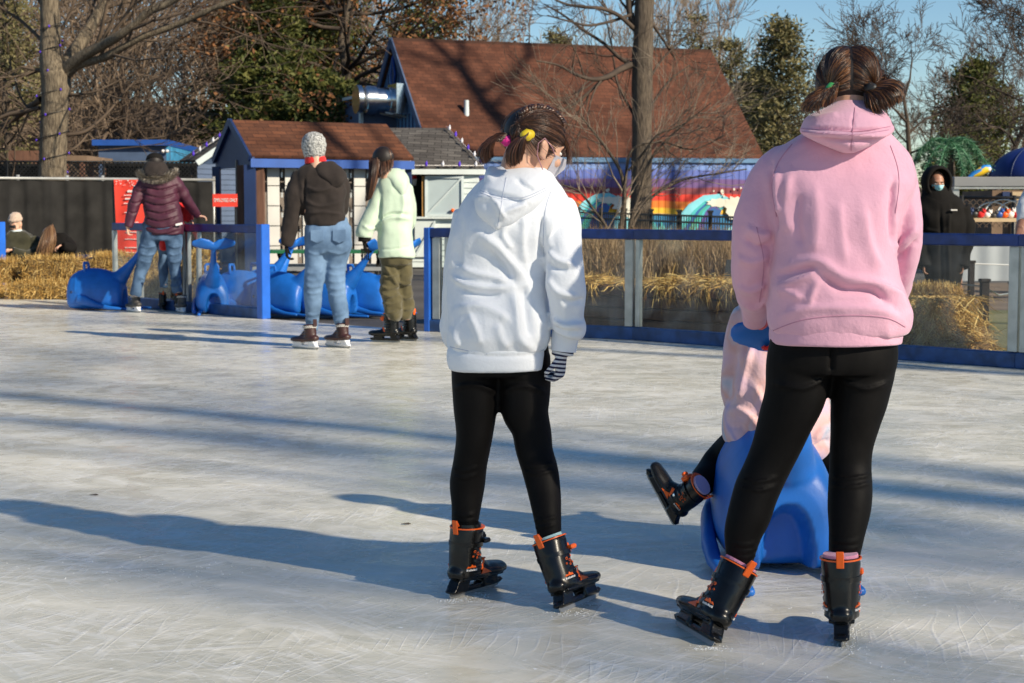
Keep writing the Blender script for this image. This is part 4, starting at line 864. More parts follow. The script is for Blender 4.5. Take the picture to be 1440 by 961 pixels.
def bare_tree(label, base, H, r, seed, mat='twig', trunk='bark_dark', depth=4, group='bare trees behind the buildings', nlimb=9, start=0.3, spread=0.7, kids=(3, 5), lean=(0, 0), rmin=0.006, llen=0.42, up=0.08, name='bare_tree', trunk_extra=None):
    rnd = random.Random(seed); t = thing(name, label, 'tree', base, group); base = Vector(base); tp = []; P = [base + Vector((0, 0, -0.1))]; Rr = [r * 1.35]
    n = 10; q = base.copy()
    for i in range(1, n + 1):
        q = base + Vector((lean[0] * i / n + rnd.gauss(0, r * 0.4), lean[1] * i / n + rnd.gauss(0, r * 0.4), H * i / n)); P.append(q); Rr.append(r * (1.05 - 0.93 * (i / n) ** 1.2))
    tp.append((P, Rr)); br = []
    for k in range(nlimb):
        f = start + (0.97 - start) * (k + rnd.random()) / nlimb; i = min(int(f * n) , n - 1); b = P[i].lerp(P[i + 1], f * n - i); a = rnd.uniform(0, 2 * pi)
        d = Vector((cos(a), sin(a), rnd.uniform(0.35, 1.1))); grow(rnd, b, d, H * llen * (1.1 - 0.75 * f), max(0.02, Rr[i] * rnd.uniform(0.35, 0.6)), depth - 1, br, up, spread, 0, kids, rmin)
    m = MB(); tree_tubes(m, tp, 14); obj('trunk', m, MT[trunk], t, smooth=True)
    m = MB(); tree_tubes(m, br); obj('branches', m, MT[mat], t, smooth=True)
    return t
# --- big tree at left, limbs traced
def tree_left():
    Y = 38; r_ = random.Random(11)
    t = thing('big_bare_tree', 'big grey barked bare tree wrapped with light strings at left', 'tree', at(W(74, 296, Y), 0)); m = MB()
    rows = [(75, 345, 24), (74, 300, 21), (74, 250, 19.5), (75, 200, 19), (77, 150, 19), (78, 112, 20), (72, 88, 16), (71, 50, 14), (70, 0, 13), (69, -60, 12), (66, -140, 9), (60, -260, 5)]
    rows = catmull(rows, 40); P = [W(a, b, Y) for a, b, c in rows]; Rr = [c / F * Y for a, b, c in rows]
    paths = [(P, Rr)]
    limbs = [[(84, 112, 13, 0), (96, 88, 11, .2), (112, 62, 10, .4), (128, 38, 8.5, .6), (146, 5, 8, .8), (160, -40, 6, 1), (170, -120, 3, 1)],
             [(92, 100, 9, 0), (112, 82, 8, -.3), (140, 66, 7, -.6), (165, 52, 6, -1), (185, 38, 5.5, -1.2), (210, 16, 5, -1.4), (245, 0, 4.5, -1.6), (290, -40, 3, -2), (330, -100, 2, -2)],
             [(92, 104, 8, 0), (115, 90, 6, -.2), (145, 82, 5.5, -.5), (175, 66, 5, -.8), (205, 50, 4.5, -1), (240, 38, 4, -1.1), (270, 26, 4, -1.3), (300, 12, 3.5, -1.5), (335, 0, 3, -1.7), (380, -14, 2, -2)],
             [(60, 100, 4, 0), (48, 98, 2.5, 0), (30, 94, 1.4, 0)],
             [(58, 140, 5, 0), (40, 152, 4, .3), (22, 168, 3, .5), (0, 176, 2, .6)],
             [(56, 152, 3, 0), (30, 158, 3.5, .2), (10, 162, 3, .3), (-20, 175, 2, .4)],
             [(90, 190, 3, 0), (120, 185, 2.5, 0), (150, 160, 2, 0.2), (175, 130, 1.5, .4), (205, 98, 1.2, .5)],
             [(90, 216, 2.5, 0), (108, 206, 2, 0), (122, 190, 1.6, .2), (128, 180, 1, .3)],
             [(95, 135, 2, 0), (130, 130, 1.6, -.3), (165, 115, 1.3, -.3), (200, 98, 1, -.4)],
             [(88, 40, 2.5, .4), (102, 10, 2, .5), (110, -30, 1.5, .5)], [(62, 60, 3, 0), (30, 30, 2.4, .5), (0, 10, 2, .7), (-40, -20, 1.5, 1)], [(62, 10, 3, 0), (30, -30, 2, .5), (-20, -70, 2, .7)]]
    br = []
    for Lb in limbs:
        q = catmull(Lb, 5 * (len(Lb) - 1)); P = [W(a, b, Y + d) for a, b, c, d in q]; Rr = [max(0.012, c / F * Y) for a, b, c, d in q]; paths.append((P, Rr)) if Lb[0][2] > 6 else br.append((P, Rr))
        for k in range(8):
            i = r_.randint(len(P) // 5, len(P) - 2); tg = (P[i + 1] - P[i]).normalized(); s = tg.cross(Vector((r_.gauss(0, .4), -1, r_.gauss(0, .4)))).normalized() * r_.choice((-1, 1))
            grow(r_, P[i], (tg + s * 0.8).normalized(), r_.uniform(1.0, 2.6), max(0.015, Rr[i] * 0.4), 2, br, 0.05, 0.6, 0, (2, 4), 0.007)
    tree_tubes(m, paths, 22); o = mesh_obj('trunk', *_rough(m, 0.02, 3.0), MT['bark_grey'], t); m = MB(); tree_tubes(m, br); obj('branches', m, MT['twig'], t, smooth=True)
    # light string wound round the trunk
    st = thing('tree_light_string', 'string of small purple lights wound round the big trunk at left', 'light string', at(W(74, 296, Y), 0)); P = []
    for i in range(220):
        f = i / 219; py = 246 - f * 215; wdt = 19.5 if py > 110 else 15; th = f * 2 * pi * 7; c = W(74.5, py, Y); rr_ = (wdt + 1.2) / F * Y; P.append(c + Vector((cos(th) * rr_, sin(th) * rr_, 0)))
    m = MB(); m.ring_tube(P, [0.009] * len(P), seg=5); obj('cable', m, MT['black_metal'], st, smooth=True)
    for i in range(4, 220, 9):
        m = MB(); m.ell(P[i] + (P[i] - W(74.5, 246 - i / 219 * 215, Y)).normalized() * 0.03, (0.022, 0.022, 0.03), seg=8, rings=6); obj('bulb', m, MT['bulb_purple'], st, smooth=True)
def _rough(m, amp, s):
    V = np.array(m.v); N = normals(V, [f if len(f) == 4 else f[:4] for f in m.f]); V = wobble(V, N, amp, s); return V, m.f
MT['bulb_purple'] = M('purple bulb glass', (0.10, 0.04, 0.55), 0.2, 0.1, 4); MT['bulb_clear'] = M('frosted bulb glass', (0.7, 0.7, 0.75), 0.2, 0.1, 4); MT['bulb_blue'] = M('blue bulb glass', (0.03, 0.08, 0.7), 0.2, 0.1, 4)
tree_left()
# --- central trunk
def tree_centre():
    Y = 42; r_ = random.Random(23)
    t = thing('tall_centre_tree', 'tall straight bare tree standing in front of the steep brown roof', 'tree', at(W(903, 296, Y), 0)); m = MB()
    rows = [(901, 345, 17), (901, 300, 15), (902, 240, 14.5), (903, 180, 14), (903, 100, 14.5), (905, 40, 14), (907, -20, 13), (908, -90, 11), (910, -190, 8), (915, -330, 4)]
    q = catmull(rows, 44); P = [W(a, b, Y) for a, b, c in q]; Rr = [c / F * Y for a, b, c in q]; paths = [(P, Rr)]
    limbs = [[(895, 40, 5, 0), (886, 20, 4.5, 0), (884, 0, 4, 0), (880, -40, 3, 0)],
             [(893, 42, 4, 0), (870, 22, 3, -.5), (845, 12, 2.6, -.8), (820, 10, 2, -1), (790, 4, 1.6, -1.3), (760, -14, 1.2, -1.5)],
             [(890, 20, 2.5, 0), (860, 30, 2, -.5), (828, 36, 1.8, -1), (800, 30, 1.4, -1.5), (770, 22, 1, -2)],
             [(892, 92, 4, 0), (872, 82, 3, 0), (850, 62, 2.4, .3), (820, 42, 2, .5), (790, 20, 1.5, .8), (765, 6, 1, 1)],
             [(890, 90, 5, 0), (872, 98, 4.5, -.4), (855, 108, 3.8, -.8), (835, 112, 3, -1), (812, 106, 2.4, -1.3), (785, 92, 1.6, -1.6), (755, 86, 1.2, -2)],
             [(850, 110, 2.6, -.8), (828, 130, 2.2, -1), (810, 145, 2, -1.1), (792, 154, 1.7, -1.3), (770, 166, 1.4, -1.5)],
             [(915, 30, 2.5, 0), (935, 60, 1.8, .4), (950, 84, 1.2, .8)], [(914, 110, 2, 0), (930, 85, 1.6, .3), (955, 60, 1.2, .5), (985, 30, 1, .8)],
             [(915, 150, 2, 0), (940, 115, 1.5, .3), (970, 92, 1, .5)], [(890, 160, 2, 0), (870, 120, 1.6, 0), (862, 80, 1.2, 0)]]
    br = []
    for Lb in limbs:
        q = catmull(Lb, 5 * (len(Lb) - 1)); P = [W(a, b, Y + d) for a, b, c, d in q]; Rr = [max(0.012, c / F * Y) for a, b, c, d in q]; br.append((P, Rr))
        for k in range(7):
            i = r_.randint(len(P) // 5, len(P) - 2); tg = (P[i + 1] - P[i]).normalized(); s = tg.cross(Vector((r_.gauss(0, .4), -1, r_.gauss(0, .4)))).normalized() * r_.choice((-1, 1))
            grow(r_, P[i], (tg + s * 0.8).normalized(), r_.uniform(0.6, 1.7), max(0.012, Rr[i] * 0.45), 2, br, 0.05, 0.6, 0, (2, 4), 0.006)
    tree_tubes(m, paths, 22); mesh_obj('trunk', *_rough(m, 0.02, 3.0), MT['bark_dark2'], t); m = MB(); tree_tubes(m, br); obj('branches', m, MT['twig_dark'], t, smooth=True)
MT['bark_dark2'] = M('furrowed brown bark', (0.07, 0.052, 0.038), 0.9, 0.35, 14, 1.0, 26, stretch=(3, 3, 0.3), col2=(0.155, 0.12, 0.085), bdist=0.04)
MT['twig_dark'] = M('dark twigs', (0.045, 0.032, 0.024), 0.9, 0.3, 1.5, col2=(0.085, 0.06, 0.042))
tree_centre()
# --- small multi stem tree in front of the trunk
def small_multi():
    Y = 26; r_ = random.Random(5); t = thing('small_multistem_tree', 'small bare many stemmed tree in front of the painted wall', 'tree', at(W(874, 296, Y), 0)); big = []; br = []
    stems = [[(873, 400, 4.5), (870, 350, 4), (876, 300, 3.6), (878, 270, 3.2), (872, 240, 2.6), (850, 205, 2.0), (830, 180, 1.4), (815, 160, 1)],
             [(877, 400, 4), (884, 350, 3.5), (888, 310, 3.2), (900, 270, 2.4), (915, 225, 2), (945, 190, 1.5), (980, 160, 1)],
             [(874, 395, 3), (862, 345, 2.6), (850, 315, 2.4), (835, 295, 2), (815, 270, 1.5), (790, 260, 1)],
             [(888, 320, 2.6), (905, 290, 2), (930, 268, 2), (965, 252, 1.6), (1005, 245, 1.3), (1050, 238, 1)],
             [(878, 280, 2), (880, 250, 2), (890, 210, 1.6), (930, 200, 1.3), (975, 210, 1), (1020, 190, .8)],
             [(884, 240, 1.8), (905, 215, 1.6), (925, 190, 1.4), (960, 175, 1.1), (1000, 145, .8)]]
    for S in stems:
        q = catmull(S, 6 * (len(S) - 1)); dy = r_.uniform(-.5, .5); P = [W(a, b, Y + dy * i / len(q)) for i, (a, b, c) in enumerate(q)]; Rr = [c / F * Y for a, b, c in q]; big.append((P, Rr))
        for k in range(13):
            i = r_.randint(len(P) // 3, len(P) - 2); tg = (P[i + 1] - P[i]).normalized(); s = tg.cross(Vector((r_.gauss(0, .5), -1, r_.gauss(0, .5)))).normalized() * r_.choice((-1, 1))
            grow(r_, P[i], (tg + s * 0.8).normalized(), r_.uniform(0.5, 1.2), max(0.008, Rr[i] * 0.45), 2, br, 0.06, 0.6, 0, (2, 4), 0.0032)
    m = MB(); tree_tubes(m, big, 10); obj('trunk', m, MT['bark_dark2'], t, smooth=True); m = MB(); tree_tubes(m, br); obj('branches', m, MT['twig_pale2'], t, smooth=True)
MT['twig_pale2'] = M('grey brown fine twigs', (0.13, 0.10, 0.075), 0.85, 0.3, 2.5, col2=(0.24, 0.19, 0.14))
small_multi()
# --- evergreens and oak
def clumps(m, pts, r, n, size, rnd, up=0.25, flat=0.6, quad=True):
    for c in pts:
        for k in range(n):
            v = Vector((rnd.gauss(0, 1), rnd.gauss(0, 1), rnd.gauss(0, flat))) * r * 0.55; p = c + v
            a = Vector((rnd.gauss(0, 1), rnd.gauss(0, 1), rnd.gauss(up, 0.7))).normalized(); b = a.cross(Vector((rnd.gauss(0, 1), rnd.gauss(0, 1), rnd.gauss(0, 1)))).normalized()
            L = size * rnd.uniform(0.6, 1.4); w = L * (0.16 if quad else 0.34)
            m.add([p - b * w * .6, p + a * L * 0.5 - b * w, p + a * L, p + a * L * .5 + b * w], [(0, 1, 2, 3)])
def pine(label, base, H, rad, seed, mat='pine', n_br=46, start=0.14, leaf=0.22, dens=26, name='pine_tree', group='evergreens behind the buildings', shape=1.0, sparse=0.0, tr=0.16):
    rnd = random.Random(seed); base = Vector(base); t = thing(name, label, 'tree', base, group); P = [base + Vector((rnd.gauss(0, .05), rnd.gauss(0, .05), H * i / 8)) for i in range(9)]; tb = [(P, [tr * (1.05 - i / 8.3) for i in range(9)])]; pts = []
    for k in range(n_br):
        f = start + (1 - start) * (k / n_br) ** 0.9; b = base + Vector((0, 0, H * f)); a = k * 2.4 + rnd.gauss(0, .4); L = rad * (1 - f) ** (0.75 * shape) * rnd.uniform(0.65, 1.2) + 0.25; d = Vector((cos(a), sin(a), rnd.uniform(0.05, 0.5)))
        Q = [b + d * (L * s) + Vector((0, 0, 0.12 * L * s * s)) for s in (0, 0.35, 0.7, 1)]; tb.append((Q, [0.045, 0.035, 0.02, 0.01]))
        if rnd.random() < sparse: continue
        for s in np.arange(0.25, 1.06, 0.17):
            for w in (-1, 0, 1): pts.append(b + d * (L * s) + Vector((-d.y, d.x, 0)) * (w * L * 0.22 * rnd.uniform(.3, 1.2)) + Vector((0, 0, 0.1 * L * s + rnd.gauss(0, .12))))
    m = MB(); tree_tubes(m, tb); obj('trunk', m, MT['bark_dark'], t, smooth=True)
    m = MB(); clumps(m, pts, 0.42 * max(0.5, rad / 3), dens, leaf, rnd); obj('crown', m, MT[mat], t)
def Gp(px, Y): return at(W(px, 296, Y), 0)
pine('dense dark green pine behind the oak with brown leaves', Gp(425, 71), 13.0, 4.6, 1, leaf=0.30, dens=24, n_br=64)
pine('green pine showing left of the brown leaved oak', Gp(370, 76), 11.5, 4.4, 2, leaf=0.30, dens=22, n_br=56)
pine('green pine rising right behind the blue gable', Gp(600, 82), 12.8, 4.0, 3, leaf=0.3, dens=18, sparse=0.2)
pine('low dark green pine right behind the kiosk roof', Gp(455, 61), 5.6, 3.4, 21, leaf=0.26, dens=22, n_br=50)
pine('olive green pine between the big trunk limbs and the brown oak', Gp(385, 62), 8.6, 3.0, 22, leaf=0.26, dens=18, n_br=54)
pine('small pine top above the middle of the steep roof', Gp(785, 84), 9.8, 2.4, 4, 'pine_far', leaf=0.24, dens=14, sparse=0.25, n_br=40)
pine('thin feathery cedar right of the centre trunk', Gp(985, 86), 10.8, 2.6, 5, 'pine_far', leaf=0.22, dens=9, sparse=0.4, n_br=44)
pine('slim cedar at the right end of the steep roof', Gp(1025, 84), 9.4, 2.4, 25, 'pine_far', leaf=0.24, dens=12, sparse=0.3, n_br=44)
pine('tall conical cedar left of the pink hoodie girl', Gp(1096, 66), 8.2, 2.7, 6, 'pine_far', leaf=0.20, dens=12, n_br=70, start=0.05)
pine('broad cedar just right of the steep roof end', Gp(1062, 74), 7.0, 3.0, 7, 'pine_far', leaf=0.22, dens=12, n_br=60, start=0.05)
pine('dark pine behind the small right hand trees', Gp(1372, 60), 6.1, 2.5, 8, 'pine', leaf=0.2, dens=17, n_br=56, start=0.1)
pine('olive green tree cut by the left edge of the photo', Gp(12, 60), 9.5, 2.6, 9, 'pine_far', leaf=0.2, dens=10, sparse=0.3, n_br=46)
def oak():
    rnd = random.Random(77); Y = 65; base = Gp(487, Y); t = thing('brown_leaved_oak', 'oak still holding its dry brown leaves behind the kiosk', 'tree', base); H = 12.0; P = []; Rr = []
    for i in range(9): P.append(base + Vector((rnd.gauss(0, .08), rnd.gauss(0, .08), H * i / 8))); Rr.append(0.3 * (1.06 - i / 8.3))
    tb = [(P, Rr)]; br = []; pts = []
    for k in range(34):
        f = rnd.uniform(0.24, 0.98); b = base + Vector((0, 0, H * f)); a = rnd.uniform(0, 2 * pi); grow(rnd, b, Vector((cos(a), sin(a), rnd.uniform(-0.05, .5))), 6.2 * (1.08 - 0.6 * f), 0.09, 2, br, 0.02, 0.6, 0, (4, 6), 0.01)
    for Pq, _ in br:
        for q in Pq[2:]:
            if rnd.random() < 0.42: pts.append(q + Vector((rnd.gauss(0, .15), rnd.gauss(0, .15), rnd.gauss(0, .1))))
    m = MB(); tree_tubes(m, tb, 12); obj('trunk', m, MT['bark_dark2'], t, smooth=True); m = MB(); tree_tubes(m, br); obj('branches', m, MT['twig_dark'], t, smooth=True)
    m = MB(); clumps(m, pts, 0.42, 11, 0.17, rnd, up=-0.2, flat=0.8, quad=False); obj('crown', m, MT['oakleaf'], t)
oak()
# bare trees, far right
bare_tree('spreading bare tree directly right of the pink hoodie head', Gp(1276, 40), 4.6, 0.10, 31, 'twig_dark', depth=5, nlimb=9, start=0.42, spread=0.85, llen=0.66, kids=(3, 5), rmin=0.006, up=0.03)
bare_tree('bare tree leaning in at the right edge of the photo', Gp(1372, 36), 5.0, 0.085, 32, 'twig_dark', depth=5, nlimb=10, start=0.32, spread=0.8, llen=0.6, kids=(3, 5), rmin=0.006, lean=(1.6, 0), up=0.03)
for i, (px, Y, H, sd) in enumerate([(1180, 78, 5.6, 41), (1240, 84, 6.6, 42), (1310, 76, 6.4, 43), (1345, 90, 8.2, 44), (1405, 72, 7.6, 45), (1440, 84, 7.4, 46), (1120, 96, 7, 47)]):
    lab = ['low bare tree far behind the left shoulder of the pink hoodie', 'bare tree far behind the pink hoodie girl\'s head', 'bare tree far behind the artificial palm', 'tallest far bare tree above the hooded man', 'bare tree far behind the blue dome', 'far bare tree cut by the right edge', 'far bare tree between the two cedars at right'][i]
    bare_tree(lab, Gp(px, Y), H, 0.13, sd, 'twig', depth=4, nlimb=10, start=0.15, spread=0.6, kids=(3, 5), rmin=0.009, llen=0.42)
for i, (px, Y, H, sd) in enumerate([(660, 88, 12.5, 51), (700, 92, 12, 52), (745, 90, 11.2, 53), (850, 94, 11, 54), (940, 90, 12, 55), (1010, 96, 12.5, 56), (970, 98, 13, 57)]):
    lab = ['bare tree above the roof left of the ponytails', 'thin bare tree above the roof directly over the ponytails', 'bare tree beside the small pine above the roof', 'bare tree between the small pine and the centre trunk', 'bare tree just right of the centre trunk above the roof', 'bare tree above the right end of the steep roof', 'tall thin bare tree behind the feathery cedar'][i]
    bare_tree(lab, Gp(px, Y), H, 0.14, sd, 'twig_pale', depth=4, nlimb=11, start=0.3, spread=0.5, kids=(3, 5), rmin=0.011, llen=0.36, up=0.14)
# woods at left: one mass of bare trees and brush
def woods():
    rnd = random.Random(99); paths = []; big = []
    for k in range(150):
        px = rnd.uniform(-800, 560) if k > 95 else rnd.uniform(-120, 560); Y = rnd.uniform(62, 118) if px < 270 else rnd.uniform(88, 125); H = rnd.uniform(7, 13); b = Gp(px, Y); 
        hz_ = 9.5 * (1 / (1 + math.exp(-(Y - 100) / 12))) * (1 / (1 + math.exp((b.x + 8) / 14)) + 0.28) - 0.9; b.z = max(0, hz_)
        P = [b + Vector((rnd.gauss(0, .15) * i, rnd.gauss(0, .15) * i, H * i / 6)) for i in range(7)]; r = rnd.uniform(0.07, 0.16); big.append((P, [r * (1.05 - i / 6.6) for i in range(7)]))
        for j in range(11):
            f = rnd.uniform(0.12, 1) * 5.9; i = int(f); q = P[i].lerp(P[i + 1], f - i); a = rnd.uniform(0, 2 * pi); grow(rnd, q, Vector((cos(a), sin(a), rnd.uniform(0, 1.0))), rnd.uniform(2, 4.6), 0.045, 2, paths, 0.08, 0.6, 0, (3, 5), 0.013)
    m = MB(); tree_tubes(m, big + paths); o = obj('far_woods', m, MT['twig_woods'], smooth=True); tag(o, 'tangle of bare brown woods behind the fences at left', 'woods', kind='stuff')
MT['twig_woods'] = M('woodland twigs', (0.12, 0.08, 0.055), 0.9, 0.35, 0.25, col2=(0.26, 0.19, 0.13))
woods()
# trees outside the frame, towards the sun: they throw the long shadows on the ice and on the steep roof
def shade(label, x, y, H, r, seed, **k): bare_tree(label, (x, y, 0), H, r, seed, 'twig_dark', 'bark_dark2', depth=3, group='tall bare trees beyond the right side of the rink', name='tall_bare_tree', **k)
def sunward(px, py, t):  # ground point t metres towards the sun from the ice seen at a pixel
    g_ = G(px, py); return g_.x + SUN_AZ[0] * t, g_.y + SUN_AZ[1] * t
x, y = sunward(800, 640, 17); shade('tall bare tree beyond the rink whose trunk shadow crosses the ice behind the white hoodie', x, y, 17, 0.27, 61, nlimb=8, start=0.42, spread=0.6)
x, y = sunward(620, 702, 19); shade('slender bare tree beyond the rink throwing the thin shadow across the ice', x, y, 15, 0.10, 62, nlimb=6, start=0.5, spread=0.5)
x, y = sunward(1100, 915, 19); shade('bare tree throwing the nearest shadow across the bottom of the ice', x, y, 15, 0.15, 63, nlimb=7, start=0.4, spread=0.6)
x, y = sunward(1400, 760, 22); shade('bare tree throwing shadows across the ice at the right edge', x, y, 17, 0.17, 64, nlimb=9, start=0.3, spread=0.7)
x, y = sunward(620, 478, 20); shade('bare tree whose shadow crosses the ice by the brown skates', x, y, 15, 0.2, 65, nlimb=7, start=0.4, spread=0.6)
x, y = sunward(500, 450, 21); shade('bare tree whose shadow reaches the blue barrier', x, y, 14, 0.13, 66, nlimb=7, start=0.4)
x, y = sunward(430, 850, 30); shade('bare tree throwing the broad soft shadow over the nearest ice at left', x, y, 23, 0.26, 70, nlimb=9, start=0.35, spread=0.6)
x, y = sunward(1330, 660, 27); shade('bare tree throwing a soft shadow behind the pink hoodie', x, y, 20, 0.24, 71, nlimb=10, start=0.3, spread=0.7)
q = W(655, 150, 56.5); x, y = q.x + SUN_AZ[0] * 22, q.y + SUN_AZ[1] * 22; shade('big tree right of the view throwing its shadow on the steep roof', x, y, 24, 0.60, 67, nlimb=12, start=0.42, spread=0.7, lean=(1.5, 0))
q = W(725, 120, 57.5); x, y = q.x + SUN_AZ[0] * 21, q.y + SUN_AZ[1] * 21; shade('slim tree right of the view throwing a thin shadow on the steep roof', x, y, 21, 0.20, 68, nlimb=9, start=0.4, spread=0.8)
q = W(480, 200, 31); x, y = q.x + SUN_AZ[0] * 16, q.y + SUN_AZ[1] * 16; shade('bare tree shading part of the kiosk roof', x, y, 15, 0.24, 69, nlimb=9, start=0.4, spread=0.7)

# ------------------------------------------------------------------ skates
def rotm(yaw, pitch=0.0, roll=0.0):   # toe +Y, up +Z; yaw>0 turns the toe to the left
    return Matrix.Rotation(yaw, 4, 'Z') @ Matrix.Rotation(pitch, 4, 'X') @ Matrix.Rotation(roll, 4, 'Y')
def skate(parent, M4, style='shell', s=1.0, detail=True, sock='boot_black', outer=1, fine=True):
    """style: shell (black and orange rental), brown (laced, white holder), grey (hockey)"""
    S = Matrix.Scale(s, 4); M4 = M4 @ S
    boot = MB(); ref = Vector((1, 0, 0))
    def zc(z): return z * 0.70 if z < 0.11 else 0.077 + (z - 0.11) * 0.87
    def comp(m): m.v = [(x * 1.15, y_, zc(z)) for x, y_, z in m.v]; return m
    if style == 'shell':
        boot.ring_tube([(0, -0.050, 0.122), (0, -0.02, 0.118), (0, 0.03, 0.115), (0, 0.09, 0.110), (0, 0.150, 0.104), (0, 0.195, 0.104)], [0.033, 0.040, 0.041, 0.045, 0.046, 0.036], [0.034, 0.040, 0.042, 0.038, 0.036, 0.030], seg=18, ref=ref, round_ends=True)
        boot.ring_tube([(0, 0.005, 0.11), (0, 0.0, 0.16), (0, -0.004, 0.21), (0, 0.0, 0.262), (0, 0.008, 0.305)], [0.046, 0.047, 0.047, 0.050, 0.053], [0.074, 0.070, 0.064, 0.062, 0.064], seg=20, ref=ref)
        boot.ring_tube([(0, 0.04, 0.16), (0, 0.085, 0.128)], [0.034, 0.036], [0.036, 0.026], seg=14, ref=ref, round_ends=True)
        mat = MT['boot_black']
    else:
        boot.ring_tube([(0, -0.055, 0.125), (0, -0.02, 0.118), (0, 0.04, 0.115), (0, 0.10, 0.108), (0, 0.15, 0.104), (0, 0.18, 0.104)], [0.034, 0.040, 0.040, 0.043, 0.042, 0.032], [0.030, 0.038, 0.040, 0.034, 0.030, 0.026], seg=16, ref=ref, round_ends=True)
        boot.ring_tube([(0, 0.0, 0.11), (0, -0.002, 0.16), (0, -0.002, 0.20), (0, 0.004, 0.25)], [0.040, 0.040, 0.041, 0.046], [0.058, 0.055, 0.05, 0.054], seg=16, ref=ref)
        boot.ring_tube([(0, 0.04, 0.165), (0, 0.09, 0.128)], [0.030, 0.032], [0.034, 0.022], seg=12, ref=ref, round_ends=True)
        mat = MT['boot_brown'] if style == 'brown' else MT['boot_grey']
    comp(boot); V, N, Fc = fuse(boot, 0.0055 if detail else 0.009, 7)
    if detail:                                  # moulded ribs
        V = V + N * (0.0016 * np.sin(V[:, 2:3] * 260) * (np.abs(V[:, 1:2] - 0.03) < 0.045) * (V[:, 2:3] < 0.2))
    from mathutils.bvhtree import BVHTree
    bvh = BVHTree.FromPolygons([tuple(v) for v in V], Fc)
    V = [tuple(M4 @ Vector(v)) for v in V]; b = mesh_obj('skate', V, Fc, mat, parent)
    def snap(m, sx, lay=0.001):
        out = []
        X0 = min(abs(v[0]) for v in m.v) if m.v else 0
        for x, y_, z in m.v:
            h = bvh.ray_cast(Vector((sx * 0.3, y_, z)), Vector((-sx, 0, 0)))[0]
            out.append(((h.x if h else x) + sx * (lay + min(0.004, max(0.0, abs(x) - X0) * 0.6)), y_, z))
        m.v = out
    def sub(name, m, mt, smooth=False, bevel=0.0, autosm=None):
        comp(m)
        if name in ('ring_print', 'emblem', 'emblem_lettering', 'side_flash', 'rivet'): snap(m, 1 if sum(v[0] for v in m.v) > 0 else -1, 0.0006)
        m.xf(M4); return obj(name, m, MT[mt], b, smooth, bevel=bevel, autosm=autosm)
    # blade holder with open windows
    hw = 0.013; h = MB()
    def pr(pl, w=hw): h.prism([(-w, y_, z_) for y_, z_ in pl], (2 * w, 0, 0))
    if style == 'shell':
        pr([(-0.085, 0.052), (0.20, 0.052), (0.215, 0.036), (0.19, 0.020), (-0.075, 0.020), (-0.098, 0.034)])
        pr([(-0.09, 0.03), (-0.01, 0.03), (0.012, 0.108), (-0.052, 0.112)], 0.020); pr([(0.085, 0.03), (0.175, 0.03), (0.16, 0.095), (0.075, 0.095)], 0.022)
        pr([(-0.05, 0.088), (0.18, 0.076), (0.19, 0.094), (-0.05, 0.106)], 0.034); hm = 'boot_black'
    else:
        pr([(-0.075, 0.05), (0.185, 0.05), (0.20, 0.034), (0.18, 0.016), (-0.07, 0.016), (-0.088, 0.032)])
        pr([(-0.075, 0.03), (-0.005, 0.03), (0.02, 0.092), (-0.058, 0.094)], 0.017); pr([(0.095, 0.03), (0.17, 0.03), (0.185, 0.088), (0.075, 0.088)], 0.017)
        pr([(-0.06, 0.08), (0.18, 0.076), (0.18, 0.088), (-0.06, 0.094)], 0.026); hm = 'holder_white'
    if detail:
        comp(h); V, N, Fc = fuse(h, 0.0045, 3); V = [tuple(M4 @ Vector(v)) for v in V]; mesh_obj('blade_holder', V, Fc, MT[hm], b)
    else: sub('blade_holder', h, hm)
    m = MB(); m.prism([(-0.0016, y_, z_) for y_, z_ in ((-0.088, 0.004), (-0.07, 0.0), (0.17, 0.0), (0.195, 0.006), (0.21, 0.024), (-0.09, 0.024))], (0.0032, 0, 0)); sub('blade', m, 'blade')
    if style == 'shell':
        # lining and sock at the top
        m = MB(); m.ring_tube([(0, 0.008, 0.285), (0, 0.009, 0.312)], [0.049, 0.051], [0.060, 0.062], seg=20, ref=ref); sub('liner', m, 'boot_black', True, autosm=40)
        m = MB(); m.ring_tube([(0, 0.009, 0.306), (0, 0.009, 0.311), (0, 0.009, 0.3115)], [0.0548, 0.0545, 0.048], [0.0662, 0.0655, 0.058], seg=24, ref=ref); sub('cuff_trim', m, 'orange', True, autosm=40)
        m = MB(); m.ring_tube([(0, 0.006, 0.30), (0, 0.006, 0.324)], [0.047, 0.045], [0.054, 0.051], seg=18, ref=ref); sub('sock', m, sock, True, autosm=40)
        # pull loop at the back
        m = MB(); m.beam((0, -0.058, 0.285), (0, -0.066, 0.345), 0.02, 0.006, up=Vector((0, 1, 0))); m.beam((0, -0.066, 0.345), (0, -0.05, 0.318), 0.02, 0.006, up=Vector((0, 1, 0))); sub('pull_loop', m, 'orange', bevel=0.002)
        # cuff overlay line, straps, buckles
        m = MB(); o_ = outer
        m.ring_tube([(0, 0.002, 0.232), (0, 0.003, 0.250)], [0.0525, 0.0535], [0.066, 0.0665], seg=24, ref=ref); sub('cuff_strap', m, 'boot_black', True, autosm=40)
        m = MB(); m.box((-0.024, 0.058, 0.232), (0.024, 0.086, 0.278)); m.box((-0.014, 0.080, 0.24), (0.016, 0.104, 0.266)); m.box((0.030, 0.03, 0.243), (0.058, 0.066, 0.262)); sub('buckle', m, 'orange' if outer else 'boot_black', bevel=0.004)
